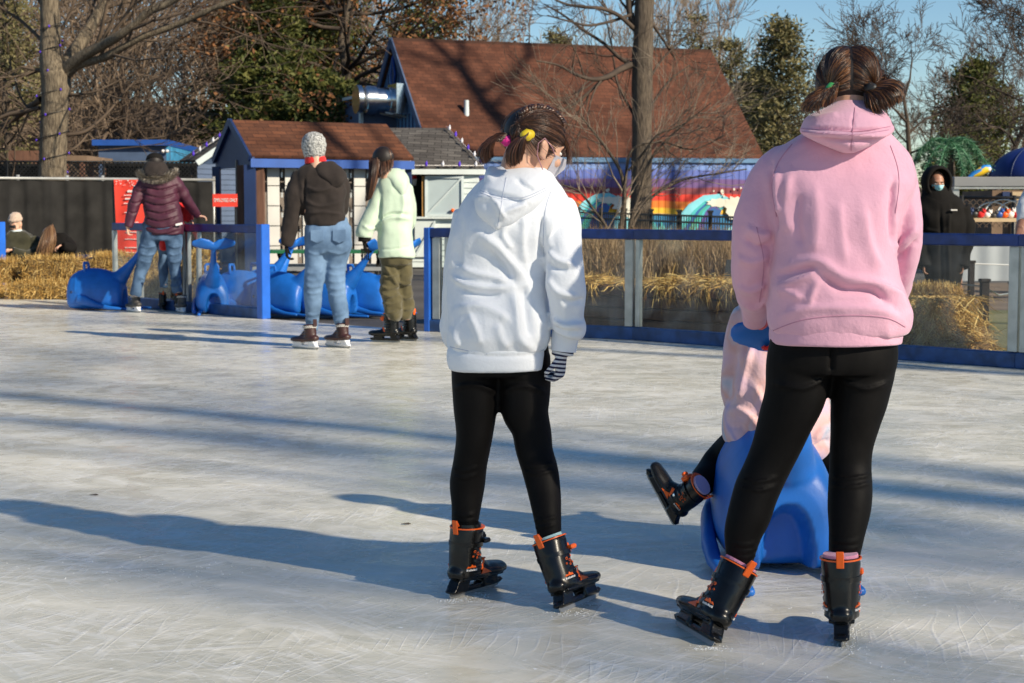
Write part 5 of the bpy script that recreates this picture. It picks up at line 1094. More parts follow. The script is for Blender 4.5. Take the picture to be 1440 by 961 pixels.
        m = MB(); m.beam((-0.036, 0.045, 0.165), (0.036, 0.062, 0.172), 0.02, 0.007); m.beam((-0.040, 0.035, 0.13), (-0.030, 0.060, 0.17), 0.018, 0.006, up=Vector((1, 0, 0))); m.beam((0.040, 0.035, 0.13), (0.030, 0.060, 0.17), 0.018, 0.006, up=Vector((1, 0, 0))); sub('instep_strap', m, 'orange', bevel=0.002)
        for sx in (-1, 1):
            m = MB(); m.ell((sx * 0.043, 0.03, 0.162), (0.006, 0.009, 0.009), seg=10, rings=6); sub('rivet', m, 'steel', True)
            if fine:
                m = MB(); X = sx * 0.0465
                for (a, c_, r0) in ((0.000, 0.205, 0.0065), (-0.016, 0.215, 0.005), (0.014, 0.222, 0.004), (-0.006, 0.190, 0.004), (0.018, 0.196, 0.0035), (-0.022, 0.196, 0.003)):
                    P = [(X * (1.0 - 0.9 * ((a) ** 2) / 0.006), a + r0 * cos(2 * pi * t / 10), c_ + r0 * sin(2 * pi * t / 10)) for t in range(11)]; m.ring_tube(P, [0.0014] * 11, seg=4, cap=False)
                sub('ring_print', m, 'orange', True)
                m = MB(); X = sx * 0.0432          # small emblem: orange ridge over a strip of letters
                m.prism([(X, -0.046, 0.148), (X, -0.040, 0.156), (X, -0.033, 0.153), (X, -0.026, 0.163), (X, -0.018, 0.155), (X, -0.012, 0.158), (X, -0.006, 0.148)], (sx * 0.0035, 0, 0)); sub('emblem', m, 'orange')
                m = MB()
                for t in range(7): m.box((X - 0.001, -0.046 + t * 0.0062, 0.136), (X + sx * 0.0042, -0.0425 + t * 0.0062, 0.144 - 0.002 * (t % 2)))
                sub('emblem_lettering', m, 'white_print')
                m = MB(); m.prism([(X + sx * 0.001, 0.030, 0.113), (X + sx * 0.001, 0.088, 0.113), (X + sx * 0.001, 0.050, 0.136)], (sx * 0.004, 0, 0)); sub('side_flash', m, 'orange')
    else:
        m = MB()
        for k in range(5):
            y_ = 0.045 + 0.012 * k; z_ = 0.20 - 0.018 * k; m.ring_tube([(-0.026, y_ - .004, z_), (0, y_ + 0.008, z_ + 0.006), (0.026, y_ - .004, z_)], [0.003] * 3, seg=5)
        for z_ in (0.222, 0.234): m.ring_tube([(0.047 * cos(t * pi / 6), 0.004 + 0.057 * sin(t * pi / 6), z_ + 0.004 * sin(t)) for t in range(13)], [0.0035] * 13, seg=5)
        sub('laces', m, 'lace', True)
        if style == 'brown': m = MB(); m.prism([(-0.018, -0.054, 0.235), (0.018, -0.054, 0.235), (0.018, -0.05, 0.30), (-0.018, -0.05, 0.30)], (0, -0.008, 0)); sub('heel_tab', m, 'boot_brown', bevel=0.002)
    return b
def skate_px(parent, hx, hy, yaw, s=1.0, roll=0.0, pitch=0.0, lift=0.0, topx=None, **k):   # heel of the blade stands on the ice at a pixel
    if topx is not None:
        roll = 0.0
        for _ in range(12):
            Rm = rotm(yaw, pitch, roll); p = G(hx, hy) - Rm @ Vector((0, -0.07 * s, 0)) + Rm @ Vector((0, 0.0, 0.246 * s)); px_ = proj(np.array([p[:]]))[0][0]; roll += (topx - px_) / F * p.y / (0.246 * s) * 0.8
    p = G(hx, hy); Rm = rotm(yaw, pitch, roll); heel = Rm @ Vector((0, -0.07 * s, 0)); m4 = Matrix.Translation(p - heel + Vector((0, 0, lift))) @ Rm
    zs = [(m4 @ Vector((dx, dy * s, 0.0))).z for dx in (0,) for dy in (-0.07, 0.17)]; m4 = Matrix.Translation((0, 0, -min(zs) + lift)) @ m4
    return skate(parent, m4, s=s, **k), m4

# ------------------------------------------------------------------ heads
def head_mat(c, yaw, pitch, roll=0.0, s=1.0):    # yaw: 0 looks away from the camera, + turns to the left of the picture
    return Matrix.Translation(c) @ Matrix.Rotation(yaw, 4, 'Z') @ Matrix.Rotation(pitch, 4, 'X') @ Matrix.Rotation(roll, 4, 'Y') @ Matrix.Scale(s, 4)
def head_shapes(m, M4):
    h = MB(); ref = Vector((1, 0, 0))
    h.ell((0, -0.012, 0.032), (0.074, 0.092, 0.084)); h.ell((0, 0.03, -0.01), (0.062, 0.058, 0.07))
    h.ring_tube([(0, 0.028, -0.02), (0, 0.036, -0.06), (0, 0.048, -0.088)], [0.060, 0.050, 0.026], [0.056, 0.046, 0.028], seg=18, ref=ref, round_ends=True)
    h.ring_tube([(0, 0.078, 0.014), (0, 0.092, -0.008), (0, 0.098, -0.024)], [0.008, 0.010, 0.015], [0.010, 0.012, 0.011], seg=10, ref=ref, round_ends=True)
    h.ell((0, 0.074, 0.026), (0.046, 0.014, 0.010)); h.ell((0, 0.079, -0.052), (0.022, 0.012, 0.0065)); h.ell((0, 0.077, -0.063), (0.018, 0.011, 0.006)); h.ell((0, 0.068, -0.088), (0.018, 0.014, 0.013))
    for s in (-1, 1):
        h.ell((s * 0.036, 0.066, -0.025), (0.02, 0.018, 0.018))
        e = Matrix.Rotation(s * 0.35, 4, 'Z'); h.ell((s * 0.077, -0.004, -0.008), (0.0085, 0.018, 0.029), e); h.ell((s * 0.081, -0.010, 0.008), (0.007, 0.016, 0.016), e); h.ell((s * 0.074, 0.004, -0.030), (0.007, 0.009, 0.010), e)
    h.ring_tube([(0, -0.035, -0.02), (0, -0.035, -0.16)], [0.050, 0.052], [0.052, 0.056], seg=16, ref=ref)
    h.xf(M4); m.join(h)
def face_parts(parent, M4, skin='skin', eyes=True, brow='hair_dark'):
    for s in (-1, 1):
        m = MB(); m.ell((s * 0.031, 0.073, 0.004), (0.0115, 0.0095, 0.0075), seg=12, rings=8); m.xf(M4); e = obj('eye', m, MT['eye_white'], parent, True)
        m = MB(); m.ell((s * 0.031, 0.0815, 0.003), (0.005, 0.002, 0.005), seg=10, rings=6); m.xf(M4); obj('iris', m, MT['eye_dark'], e, True)
        m = MB(); m.ring_tube([(s * 0.014, 0.088, 0.020), (s * 0.031, 0.089, 0.026), (s * 0.048, 0.080, 0.021)], [0.0025, 0.0035, 0.002], seg=6); m.xf(M4); obj('eyebrow', m, MT[brow], parent, True)
    m = MB(); m.ring_tube([(-0.021, 0.086, -0.056), (0, 0.0915, -0.057), (0.021, 0.086, -0.056)], [0.002, 0.0042, 0.002], seg=6); m.xf(M4); obj('lips', m, MT['lip'], parent, True)
MT['eye_white'] = M('eye white', (0.7, 0.68, 0.65), 0.25, 0.03, 5); MT['eye_dark'] = M('eye iris', (0.03, 0.016, 0.01), 0.2, 0.1, 5); MT['lip'] = M('lips', (0.42, 0.14, 0.12), 0.4, 0.08, 5)
def mask_part(parent, M4, mat, loops=True, up=0.0):
    nU, nV = 22, 16; m = MB(); 
    def surf(u, v, o=0.0):               # u -1..1 across, v 0..1 up
        z = -0.100 + 0.092 * v + up; a = u * 1.12; bul = 0.016 * math.exp(-(u * 2.2) ** 2) * (0.5 + 0.8 * math.exp(-((v - .78) * 4) ** 2)); rx = 0.064 - 0.014 * (1 - v) ; ry = 0.098 - 0.028 * (1 - v) ** 1.3
        rr = 1.06 + o * 12; return (rx * rr * sin(a), ry * rr * cos(a) + bul * rr, z + 0.006 * (1 - abs(u)) * (1 if v > .9 else 0) + 0.0012 * sin(v * 40))
    vs = [surf(-1 + 2 * i / nU, j / nV) for i in range(nU + 1) for j in range(nV + 1)]
    m.add(vs, [(i*(nV+1)+j, (i+1)*(nV+1)+j, (i+1)*(nV+1)+j+1, i*(nV+1)+j+1) for i in range(nU) for j in range(nV)]); m.xf(M4); k = obj('face_mask', m, mat, parent, True)
    if loops:
        for s in (-1, 1):
            m = MB(); m.ring_tube([surf(s * 0.97, 0.95), (s * 0.080, 0.02, 0.008), (s * 0.086, -0.018, 0.026), (s * 0.086, -0.034, 0.005), (s * 0.083, -0.025, -0.03), (s * 0.07, 0.015, -0.065), surf(s * 0.97, 0.08)], [0.0016] * 7, seg=6); m.xf(M4); obj('ear_loop', m, MT['lip2'], k, True)
    return k
MT['lip2'] = M('mauve elastic', (0.42, 0.22, 0.26), 0.6, 0.05, 6)
def strands(m, rnd, starts, M4, tie, n, rad=0.0010, lift=0.006, seg=3, centre=(0, -0.012, 0.034), rr=(0.078, 0.097, 0.089)):
    c = Vector(centre)
    def unit(p): p = Vector(p) - c; return Vector((p.x / rr[0], p.y / rr[1], p.z / rr[2]))
    tq = unit(tie).normalized()
    for i in range(n):
        s = unit(starts(rnd)).normalized(); e = (tq + Vector((rnd.gauss(0, .05), rnd.gauss(0, .05), rnd.gauss(0, .05)))).normalized(); P = []; Rr = []; h = lift * (rnd.random() ** 1.5); ang = s.angle(e)
        if ang < 0.05 or ang > 3.0: continue
        K = 9; w = rnd.gauss(0, 0.02)
        for k in range(K + 1):
            t = k / K; v = (s * sin((1 - t) * ang) + e * sin(t * ang)) / sin(ang); v = (v + s.cross(e) * (w * sin(pi * t))).normalized(); sc = 1 + (h / 0.09) * (0.25 + sin(pi * t)) + 0.015
            P.append(c + Vector((v.x * rr[0] * sc, v.y * rr[1] * sc, v.z * rr[2] * sc))); Rr.append(rad * (0.6 + 0.6 * sin(pi * min(1, t + .2))))
        h_ = MB(); h_.ring_tube(P, Rr, seg=seg, cap=False); h_.xf(M4); m.join(h_)
def tail_strands(m, rnd, path, spread, n, rad=0.0011, seg=3):     # path world points, spread radius at each
    q = catmull([(*p, s) for p, s in zip(path, spread)], 9)
    for i in range(n):
        a = rnd.uniform(0, 2 * pi); r = math.sqrt(rnd.random()); cut = rnd.uniform(0.8, 1.0); P = []; Rr = []; u = Vector((cos(a), sin(a) * 0.8, sin(a + 1) * 0.7)); j = Vector((rnd.gauss(0, 1), rnd.gauss(0, 1), rnd.gauss(0, 1))) * 0.12
        K = len(q) - 1
        for k in range(K + 1):
            t = k / K
            if t > cut: break
            P.append(Vector(q[k][:3]) + u * (r * q[k][3]) + j * (q[k][3] * t)); Rr.append(rad * (1.1 - 0.7 * t))
        if len(P) > 2: m.ring_tube(P, Rr, seg=seg, cap=False)
def cap_mesh(M4, cond, off=0.004, rr=(0.076, 0.094, 0.086), c=(0, -0.012, 0.034), seg=40, rings=28):
    m = MB(); m.ell(c, (rr[0] + off, rr[1] + off, rr[2] + off), seg=seg, rings=rings); keep = [f for f in m.f if all(cond(Vector(m.v[i])) for i in f)]; m.f = keep; m.xf(M4); return m

# ------------------------------------------------------------------ limb helpers in photo pixels
def limb(m, rows, seg=20, n=None, power=2.0, round_ends=False):   # rows: (px, py, Y, half width px, depth ratio)
    q = catmull(rows, n or 6 * (len(rows) - 1)); P = [W(r[0], r[1], r[2]) for r in q]; Ra = [r[3] / F * r[2] for r in q]; Rb = [a * r[4] for a, r in zip(Ra, q)]
    m.ring_tube(P, Ra, Rb, seg=seg, ref=Vector((1, 0, 0)) if abs((P[-1] - P[0]).normalized().x) < 0.75 else Vector((0, 0, 1)), power=power, round_ends=round_ends)
def torso(m, rows, Y, seg=32, power=2.5, n=None, tilt=0.0):         # rows: (py, xl, xr, thickness m, dY): level rings
    q = catmull(rows, n or 5 * (len(rows) - 1)); vs = []
    for py, xl, xr, th, dy in q:
        c = W((xl + xr) / 2, py, Y + dy); ra = (xr - xl) / 2 / F * (Y + dy); rb = th / 2
        for k in range(seg):
            a = 2 * pi * k / seg; x = cos(a); y_ = sin(a)
            if power != 2.0: x = math.copysign(abs(x) ** (2 / power), x); y_ = math.copysign(abs(y_) ** (2 / power), y_)
            vs.append((c.x + ra * x, c.y + rb * y_, c.z))
    r = len(q); fs = [(i*seg+k, (i+1)*seg+k, (i+1)*seg+(k+1) % seg, i*seg+(k+1) % seg) for i in range(r - 1) for k in range(seg)]
    fs.append(tuple(range(seg))); fs.append(tuple((r-1)*seg + k for k in range(seg))[::-1]); m.add(vs, fs)
def hand(m, wrist, direction, palm_n, s=1.0, curl=0.5, side=1, spread=0.12, thumb=True):
    """palm + four jointed fingers + thumb; direction wrist->knuckles, palm_n out of the palm, side +1 thumb on direction x palm_n"""
    d = Vector(direction).normalized(); n = Vector(palm_n); n = (n - d * n.dot(d)).normalized(); x = d.cross(n) * side
    k = wrist + d * 0.085 * s
    m.ring_tube([wrist - d * 0.02 * s, wrist + d * 0.02 * s, wrist + d * 0.055 * s, k], [0.024 * s, 0.030 * s, 0.037 * s, 0.038 * s], [0.018 * s, 0.016 * s, 0.014 * s, 0.012 * s], seg=16, ref=x, round_ends=True)
    for i, (o, L) in enumerate(((0.028, 0.070), (0.010, 0.078), (-0.009, 0.073), (-0.027, 0.058))):
        p = k + x * o * s - d * 0.008 * s; P = [p - d * 0.02 * s]; P.append(p); a = 0.25 + curl * 0.3; dd = d + x * (o * spread * 8)
        for seg_ in (0.42, 0.33, 0.25):
            v = (dd.normalized() * cos(a) + n * sin(a)); p = p + v * (L * seg_ * s); P.append(p.copy()); a += curl * 1.15
        m.ring_tube(P, [0.0095 * s, 0.0098 * s, 0.0092 * s, 0.0085 * s, 0.0075 * s], seg=10, round_ends=True)
    if thumb:
        p = wrist + d * 0.025 * s + x * 0.026 * s; v = (d * 0.75 + x * 0.6 + n * 0.35).normalized(); q = p + v * 0.038 * s; v2 = (d * 0.9 + x * 0.2 + n * (0.3 + 0.4 * curl)).normalized(); r = q + v2 * 0.030 * s
        m.ring_tube([p - v * 0.01 * s, p, q, r], [0.013 * s, 0.0135 * s, 0.011 * s, 0.0088 * s], seg=10, round_ends=True)
def skin_obj(name, m, mat, parent, voxel=0.007, smooth=5, fl=None, wob=(), factor=0.5, ridge=()):
    V, N, Fc = fuse(m, voxel, smooth, factor)
    for amp, sc, k, st in ridge: V = ridged(V, N, amp, sc, k, st)
    for amp, sc, k in wob: V = wobble(V, N, amp, sc, k); 
    if fl:
        N = normals(V, Fc); 
        if N[np.argmin(V[:, 1])][1] > 0: N = -N
        V = folds(V, N, fl)
    return mesh_obj(name, V, Fc, mat, parent)
def seam(parent, lines, mat, rad=0.0016, name='seam', lift=0.0003):   # raised stitching laid on the surface of a garment, curves given in photo pixels
    from mathutils.bvhtree import BVHTree
    off = Vector(root_of(parent).location); me = parent.data; bvh = BVHTree.FromPolygons([v.co + off for v in me.vertices], [tuple(p.vertices) for p in me.polygons]); O = Vector((0, 0, CAM_H))
    for pl in lines:
        q = catmull(pl, 10 * (len(pl) - 1)); P = []
        for a, b_ in q:
            d = (FW + Vector(((a - 720) / F, 0, 0)) + UP * ((480.5 - b_) / F)).normalized(); h = bvh.ray_cast(O, d)
            if h[0]: P.append(h[0] + h[1] * lift if h[1].dot(d) < 0 else h[0] - h[1] * lift)
        P = [p for i, p in enumerate(P) if i == 0 or (p - P[i - 1]).length < 0.05]
        if len(P) > 2: m = MB(); m.ring_tube(P, [rad] * len(P), seg=6); obj(name, m, mat, parent, True)
def extra_smooth(o, it, f=0.5):
    md = o.modifiers.new('s', 'SMOOTH'); md.iterations = it; md.factor = f
# ================================================================== girl in the white hoodie
YW = 4.90
MT['white_seam'] = M('white stitching', (0.50, 0.54, 0.64), 0.9, 0.05, 6); MT['pink_seam'] = M('pink stitching', (0.50, 0.24, 0.34), 0.9, 0.05, 6)
wp = thing('person', 'girl in white hoodie and black leggings with two ponytails and a striped glove', 'person', at(W(705, 296, YW), 0))
HW = head_mat(W(751, 208, YW + 0.02), R(-62), R(-17), R(3), 0.93)
b = MB(); head_shapes(b, HW)
limb(b, [(748, 235, YW, 24, 0.9), (735, 262, YW, 26, .9)]); torso(b, [(262, 700, 765, 0.10, 0.02), (300, 668, 780, 0.13, 0.02), (400, 660, 750, 0.13, 0.02), (505, 650, 755, 0.14, 0.01)], YW)
LLW = [(667, 500, YW, 34, 1.0), (668, 540, YW, 33, 1.02), (668.5, 576, YW, 31, 1.05), (667, 612, YW, 27, 1.08), (661, 650, YW + .01, 24.5, 1.08), (657, 682, YW + .02, 25, 1.08), (655.5, 712, YW + .01, 21.5, 1.05), (653.5, 740, YW, 18.5, 1.05), (653, 756, YW, 17, 1.05)]
RLW = [(737, 500, YW, 37, 1.0), (738, 540, YW, 36.5, 1.02), (738.5, 576, YW - .01, 35, 1.02), (747, 604, YW - .02, 28, 1.05), (751, 634, YW - .03, 26, 1.08), (759.5, 662, YW - .05, 25.5, 1.08), (765.5, 692, YW - .08, 23, 1.05), (769, 722, YW - .12, 20.5, 1.05), (771.5, 748, YW - .14, 18, 1.05), (773, 768, YW - .14, 16, 1.05)]
def thin(rows, k): return [(a, b_, c, d * k, e) for a, b_, c, d, e in rows]
limb(b, thin(LLW, .85)); limb(b, thin(RLW, .85))
limb(b, [(775, 300, YW, 12, 1), (793, 350, YW - .06, 12, 1), (796, 410, YW - .09, 12, 1), (798, 460, YW - .07, 9, 1), (792, 490, YW - .04, 7, 1)])
skin_obj('body', b, MT['skin'], wp, 0.0055, 3)
face_parts(wp, HW)
mask_part(wp, HW, MT['mask_grey'])
m = MB(); limb(m, LLW, 24); limb(m, RLW, 24); torso(m, [(470, 636, 770, 0.17, 0), (510, 634, 773, 0.19, 0.01), (528, 634, 774, 0.19, 0.01)], YW); skin_obj('leggings', m, MT['legging'], wp, 0.006, 5, [(0.005, 2.2, [(636, y0), (652, y0 + 4), (672, y0 - 2)]) for y0 in (658, 668, 722, 730, 738)] + [(0.005, 2.2, [(736, y0), (755, y0 + 4), (784, y0 - 2)]) for y0 in (652, 662, 728, 738)] + [(0.008, 4, [(640, 545), (668, 540), (698, 552)]), (0.008, 4, [(704, 552), (735, 542), (770, 552)])], wob=[(0.004, 10, 3)])
h = MB()
torso(h, [(236, 700, 768, 0.12, 0.02), (246, 688, 778, 0.15, 0.02), (258, 673, 786, 0.18, 0.02), (276, 657, 797, 0.20, 0.02), (300, 644, 806, 0.23, 0.01), (330, 636, 794, 0.24, 0.0), (370, 634, 774, 0.23, 0.01), (410, 632, 772, 0.24, 0.01), (440, 629, 773, 0.26, 0), (470, 627, 776, 0.28, 0), (486, 628, 772, 0.26, 0), (494, 631, 768, 0.245, 0)], YW, seg=40)
limb(h, [(788, 288, YW, 21, 1.1), (793, 310, YW - .02, 23, 1.1), (792, 345, YW - .06, 27, 1.05), (794, 385, YW - .09, 28, 1.0), (797, 415, YW - .09, 28, 1.0), (798, 445, YW - .07, 24, 1.0), (800, 462, YW - .07, 26, 1.05), (797, 473, YW - .07, 20, 1.0)], 24)
limb(h, [(660, 300, YW + .02, 22, 1.1), (648, 350, YW + .03, 17, 1.3), (640, 400, YW + .05, 17, 1.4), (636, 440, YW + .08, 18, 1.4), (641, 470, YW + .12, 22, 1.2), (665, 478, YW + .19, 18, 1)], 20)
FW_ = [(0.017, 9, [(672, 328), (700, 345), (722, 372), (738, 396)]), (-0.012, 7, [(690, 352), (708, 372), (722, 396)]), (0.014, 6, [(637, 388), (655, 400), (690, 405), (720, 404)]), (-0.012, 5, [(640, 396), (660, 410), (688, 414), (706, 412)]), (0.013, 6, [(648, 376), (668, 384), (696, 390), (720, 400)]),
       (0.012, 8, [(642, 434), (672, 430), (700, 440), (716, 452)]), (0.014, 8, [(722, 404), (727, 440), (731, 474), (752, 492)]), (-0.014, 9, [(738, 400), (742, 440), (748, 478)]), (0.009, 6, [(632, 458), (640, 474), (648, 488)]), (0.010, 6, [(660, 440), (672, 466), (678, 486)]), (0.012, 8, [(740, 300), (735, 340), (738, 372)]), (0.010, 6, [(716, 310), (708, 330), (722, 352)]),
       (-0.016, 5, [(764, 300), (762, 345), (766, 362)]), (0.012, 6, [(772, 352), (785, 366), (806, 372)]), (-0.012, 5, [(766, 366), (780, 376), (800, 378)]), (0.010, 8, [(782, 300), (774, 330), (776, 352)]), (0.010, 6, [(770, 390), (785, 410), (812, 416)]), (-0.010, 5, [(790, 420), (806, 424), (822, 420)]), (0.012, 6, [(778, 446), (795, 458), (818, 456)]), (-0.012, 4, [(776, 458), (796, 466), (820, 466)]),
       (0.008, 7, [(640, 300), (636, 350), (634, 380)]), (-0.008, 6, [(650, 310), (647, 350), (646, 378)]), (0.008, 7, [(700, 455), (705, 475), (716, 490)])]
hod = skin_obj('hoodie', h, MT['white_fleece'], wp, 0.0055, 7, FW_, wob=[(0.009, 6, 1.3), (0.002, 30, 2.2)], ridge=[(0.006, 7, 2.1, (1.3, 1, 0.8))])
m = MB(); torso(m, [(484, 632, 766, 0.24, 0), (494, 628, 767, 0.25, 0), (508, 628, 767, 0.25, 0), (520, 631, 766, 0.245, 0)], YW, seg=64)
skin_obj('hem_band', m, MT['white_fleece'], wp, 0.006, 3, [(-0.006, 3, [(629, 490), (680, 500), (740, 500), (768, 494)])], wob=[(0.004, 9, 2)])
m = MB(); limb(m, [(796, 468, YW - .04, 19.5, 1), (794, 480, YW - .04, 19, 1), (792.5, 494, YW - .04, 17.5, 1)], 24); obj('cuff', m, MT['white_fleece'], wp, True, autosm=50)
# hood lying on the back
hd_ = MB()
torso(hd_, [(238, 694, 770, 0.10, -0.01), (248, 686, 780, 0.13, -0.03), (262, 676, 778, 0.14, -0.055), (278, 668, 770, 0.13, -0.075), (296, 670, 752, 0.11, -0.09), (312, 682, 728, 0.08, -0.10), (322, 694, 708, 0.05, -0.10)], YW, seg=32, power=2.2)
limb(hd_, [(694, 240, YW - .02, 9, 1), (690, 252, YW - .06, 9, 1), (705, 268, YW - .10, 9, 1), (732, 282, YW - .115, 9, 1), (760, 272, YW - .09, 9, 1), (778, 258, YW - .03, 9, 1)], 12)
hdo = skin_obj('hood', hd_, MT['white_fleece'], wp, 0.005, 5, [(0.012, 5, [(668, 280), (690, 278), (700, 290), (708, 305)]), (0.012, 4, [(700, 284), (706, 300), (712, 306)]), (-0.014, 6, [(680, 268), (705, 274), (740, 286)]), (0.010, 5, [(706, 300), (725, 292), (742, 284)]), (0.008, 5, [(700, 314), (699, 322)]), (-0.008, 5, [(725, 250), (740, 262), (752, 268)])], wob=[(0.006, 14, 7)])
seam(hod, [[(778, 262), (768, 290), (764, 330), (765, 362)], [(633, 488), (680, 497), (740, 498), (765, 492)]], MT['white_seam'], 0.0013)
seam(hdo, [[(712, 250), (706, 280), (700, 318)], [(676, 268), (700, 276), (735, 278), (768, 264)], [(676, 271.5), (700, 279.5), (735, 281.5), (768, 267.5)]], MT['white_seam'], 0.0011)
# striped glove
def stripe_mat():
    mt = bpy.data.materials.new('navy and white striped knit'); mt.use_nodes = True; n = mt.node_tree.nodes; l = mt.node_tree.links; p = n['Principled BSDF']; p.inputs['Roughness'].default_value = 0.95
    tc = n.new('ShaderNodeTexCoord'); mp = n.new('ShaderNodeMapping'); mp.inputs['Rotation'].default_value = (0, R(-10), 0); l.new(tc.outputs['Object'], mp.inputs[0]); wv = n.new('ShaderNodeTexWave'); wv.bands_direction = 'Z'; wv.inputs['Scale'].default_value = 26.0; wv.inputs['Distortion'].default_value = 0.5; l.new(mp.outputs[0], wv.inputs[0])
    cr = n.new('ShaderNodeValToRGB'); cr.color_ramp.elements[0].position = 0.44; cr.color_ramp.elements[0].color = (0.012, 0.014, 0.05, 1); cr.color_ramp.elements[1].position = 0.52; cr.color_ramp.elements[1].color = (0.66, 0.66, 0.68, 1); l.new(wv.outputs[0], cr.inputs[0]); l.new(cr.outputs[0], p.inputs['Base Color']); return mt
gl = MB(); wr = W(791, 494, YW - .04); limb(gl, [(792, 486, YW - .04, 15, 1), (791, 500, YW - .04, 16, .9)], 18); hand(gl, wr, (-0.10, 0.05, -1), (-0.85, 0.35, 0.0), 0.82, 1.0, side=-1)
skin_obj('striped_glove', gl, stripe_mat(), wp, 0.004, 2)
# hair
rnd = random.Random(3); TY = Vector((0.040, -0.085, 0.045)); TP = Vector((-0.045, -0.090, 0.020))
hairm = MB(); cond = lambda v: v.z > 0.015 + 0.55 * max(0, v.y + 0.01) + (-0.25 * min(0, v.y + 0.02) * 0) - (0.030 if v.y < -0.05 else 0)
base_cap = cap_mesh(HW, cond); hr = obj('hair', base_cap, MT['scalp'], wp, True)
def st_r(r):
    a = r.uniform(0, 1); return (r.uniform(0.0, 0.075), 0.085 - 0.10 * a * r.random(), 0.03 + 0.09 * a) if r.random() < .65 else (r.uniform(.01, 0.075), r.uniform(-0.09, 0.04), r.uniform(-0.01, 0.12))
def st_l(r):
    p = st_r(r); return (-p[0], p[1], p[2])
strands(hairm, rnd, st_r, HW, TY, 950, 0.0011); strands(hairm, rnd, st_l, HW, TP, 650, 0.0011)
strands(hairm, rnd, st_r, HW, TY, 70, 0.0005, lift=0.035); strands(hairm, rnd, st_l, HW, TP, 60, 0.0005, lift=0.035)
obj('hair_strands', hairm, MT['hair_dark'], hr, True)
br_ = MB()
for ph in range(3):                                   # three strand braid running from the tie to the forehead
    P = []
    for k in range(61):
        t = k / 60; ang = 2.35 - 1.80 * t; a_ = 2 * pi * (t * 5.5 + ph / 3); rr_ = 1.0 + 0.05 * sin(2 * a_ + 1); P.append(Vector((0.036 - 0.004 * t + 0.0085 * sin(a_), -0.012 + 0.096 * -cos(ang) * rr_, 0.034 + 0.088 * sin(ang) * rr_)))
    br_.ring_tube(P, [0.0062] * 61, seg=8, round_ends=True)
br_.xf(HW); obj('braid', br_, MT['hair_dark'], hr, True)
for tie, cm, path, sp in ((TY, 'yellow_tie', [(742, 190), (733, 192), (726, 204), (724, 220), (727, 236)], (0.012, 0.022, 0.028, 0.026, 0.012)), (TP, 'pink_tie', [(713, 198), (702, 193), (690, 197), (682, 212), (688, 236)], (0.010, 0.018, 0.022, 0.022, 0.012))):
    dy = -0.085 if cm == 'yellow_tie' else -0.03
    P = [W(a, b_, YW + dy - 0.01 * (i > 0)) for i, (a, b_) in enumerate(path)]; t = MB(); tail_strands(t, rnd, P, sp, 520, 0.0010); obj('ponytail', t, MT['hair_copper'], hr, True)
    t = MB(); P2 = [P[0] + (P[1] - P[0]).normalized() * s for s in (-0.008, 0, 0.008)]; t.ring_tube(P2, [0.014, 0.018, 0.015], seg=14, round_ends=True); obj('hair_tie', t, MT[cm] if cm in MT else MT.setdefault(cm, M(cm.replace('_', ' '), (0.75, 0.55, 0.02) if 'yellow' in cm else (0.75, 0.02, 0.28), 0.5)), hr, True)
t = MB(); tail_strands(t, rnd, [W(790, 190, YW + .05), W(797, 205, YW + .03), W(800, 222, YW + .01), W(799, 240, YW)], (0.004, 0.008, 0.010, 0.014), 40, 0.0007); obj('loose_locks', t, MT['hair_dark'], hr, True)
skate_px(wp, 637, 842, R(-36), 0.80, topx=655, sock='boot_black', outer=0)
skate_px(wp, 792, 861, R(-30), 0.80, topx=771, sock='sock_teal', outer=1)

# ================================================================== girl in the pink hoodie
YP = 4.45
pp = thing('person', 'tallest girl, in pink hoodie and black leggings, seen from behind, pushing a blue whale', 'person', at(W(1150, 296, YP), 0))
HP = head_mat(W(1193, 133, YP + 0.02), R(-6), R(-14), R(0), 0.94)
b = MB(); head_shapes(b, HP); limb(b, [(1193, 165, YP, 26, 1), (1190, 200, YP, 28, 1)]); torso(b, [(205, 1150, 1230, 0.10, 0), (235, 1115, 1245, 0.13, 0.02), (330, 1115, 1240, 0.15, 0.02), (480, 1105, 1245, 0.17, 0)], YP)
LLP = [(1128, 470, YP + .0, 44, 1.0), (1124, 510, YP + .0, 47, 1.0), (1119, 555, YP + .0, 43.5, 1.05), (1104, 595, YP + .01, 38, 1.08), (1088, 635, YP + .02, 34, 1.08), (1075, 665, YP + .02, 32, 1.08), (1063, 692, YP + .01, 32.5, 1.08), (1054, 722, YP, 31.5, 1.05), (1045, 750, YP - .01, 27, 1.05), (1041, 782, YP - .02, 21.5, 1.05), (1039, 797, YP - .02, 20, 1.05)]
RLP = [(1215, 470, YP + .0, 46, 1.0), (1214, 510, YP + .0, 46, 1.0), (1209.5, 557, YP + .0, 41, 1.05), (1203, 590, YP, 36, 1.08), (1197.5, 625, YP, 31, 1.08), (1196, 655, YP, 30, 1.08), (1196, 690, YP - .02, 31.5, 1.08), (1194, 720, YP - .04, 31, 1.05), (1191, 750, YP - .06, 26.5, 1.05), (1187, 781, YP - .07, 22, 1.05), (1185, 800, YP - .07, 20, 1.05)]
limb(b, thin(LLP, .85)); limb(b, thin(RLP, .85)); limb(b, [(1110, 240, YP + .02, 14, 1), (1072, 262, YP + .02, 14, 1), (1061, 340, YP + .03, 14, 1), (1060, 410, YP + .10, 13, 1), (1062, 450, YP + .22, 9, 1)]); limb(b, [(1235, 240, YP + .02, 14, 1), (1268, 265, YP + .02, 13, 1), (1274, 330, YP + .03, 13, 1), (1266, 380, YP + .08, 12, 1), (1232, 442, YP + .26, 9, 1)])
skin_obj('body', b, MT['skin'], pp, 0.0055, 3); face_parts(pp, HP)
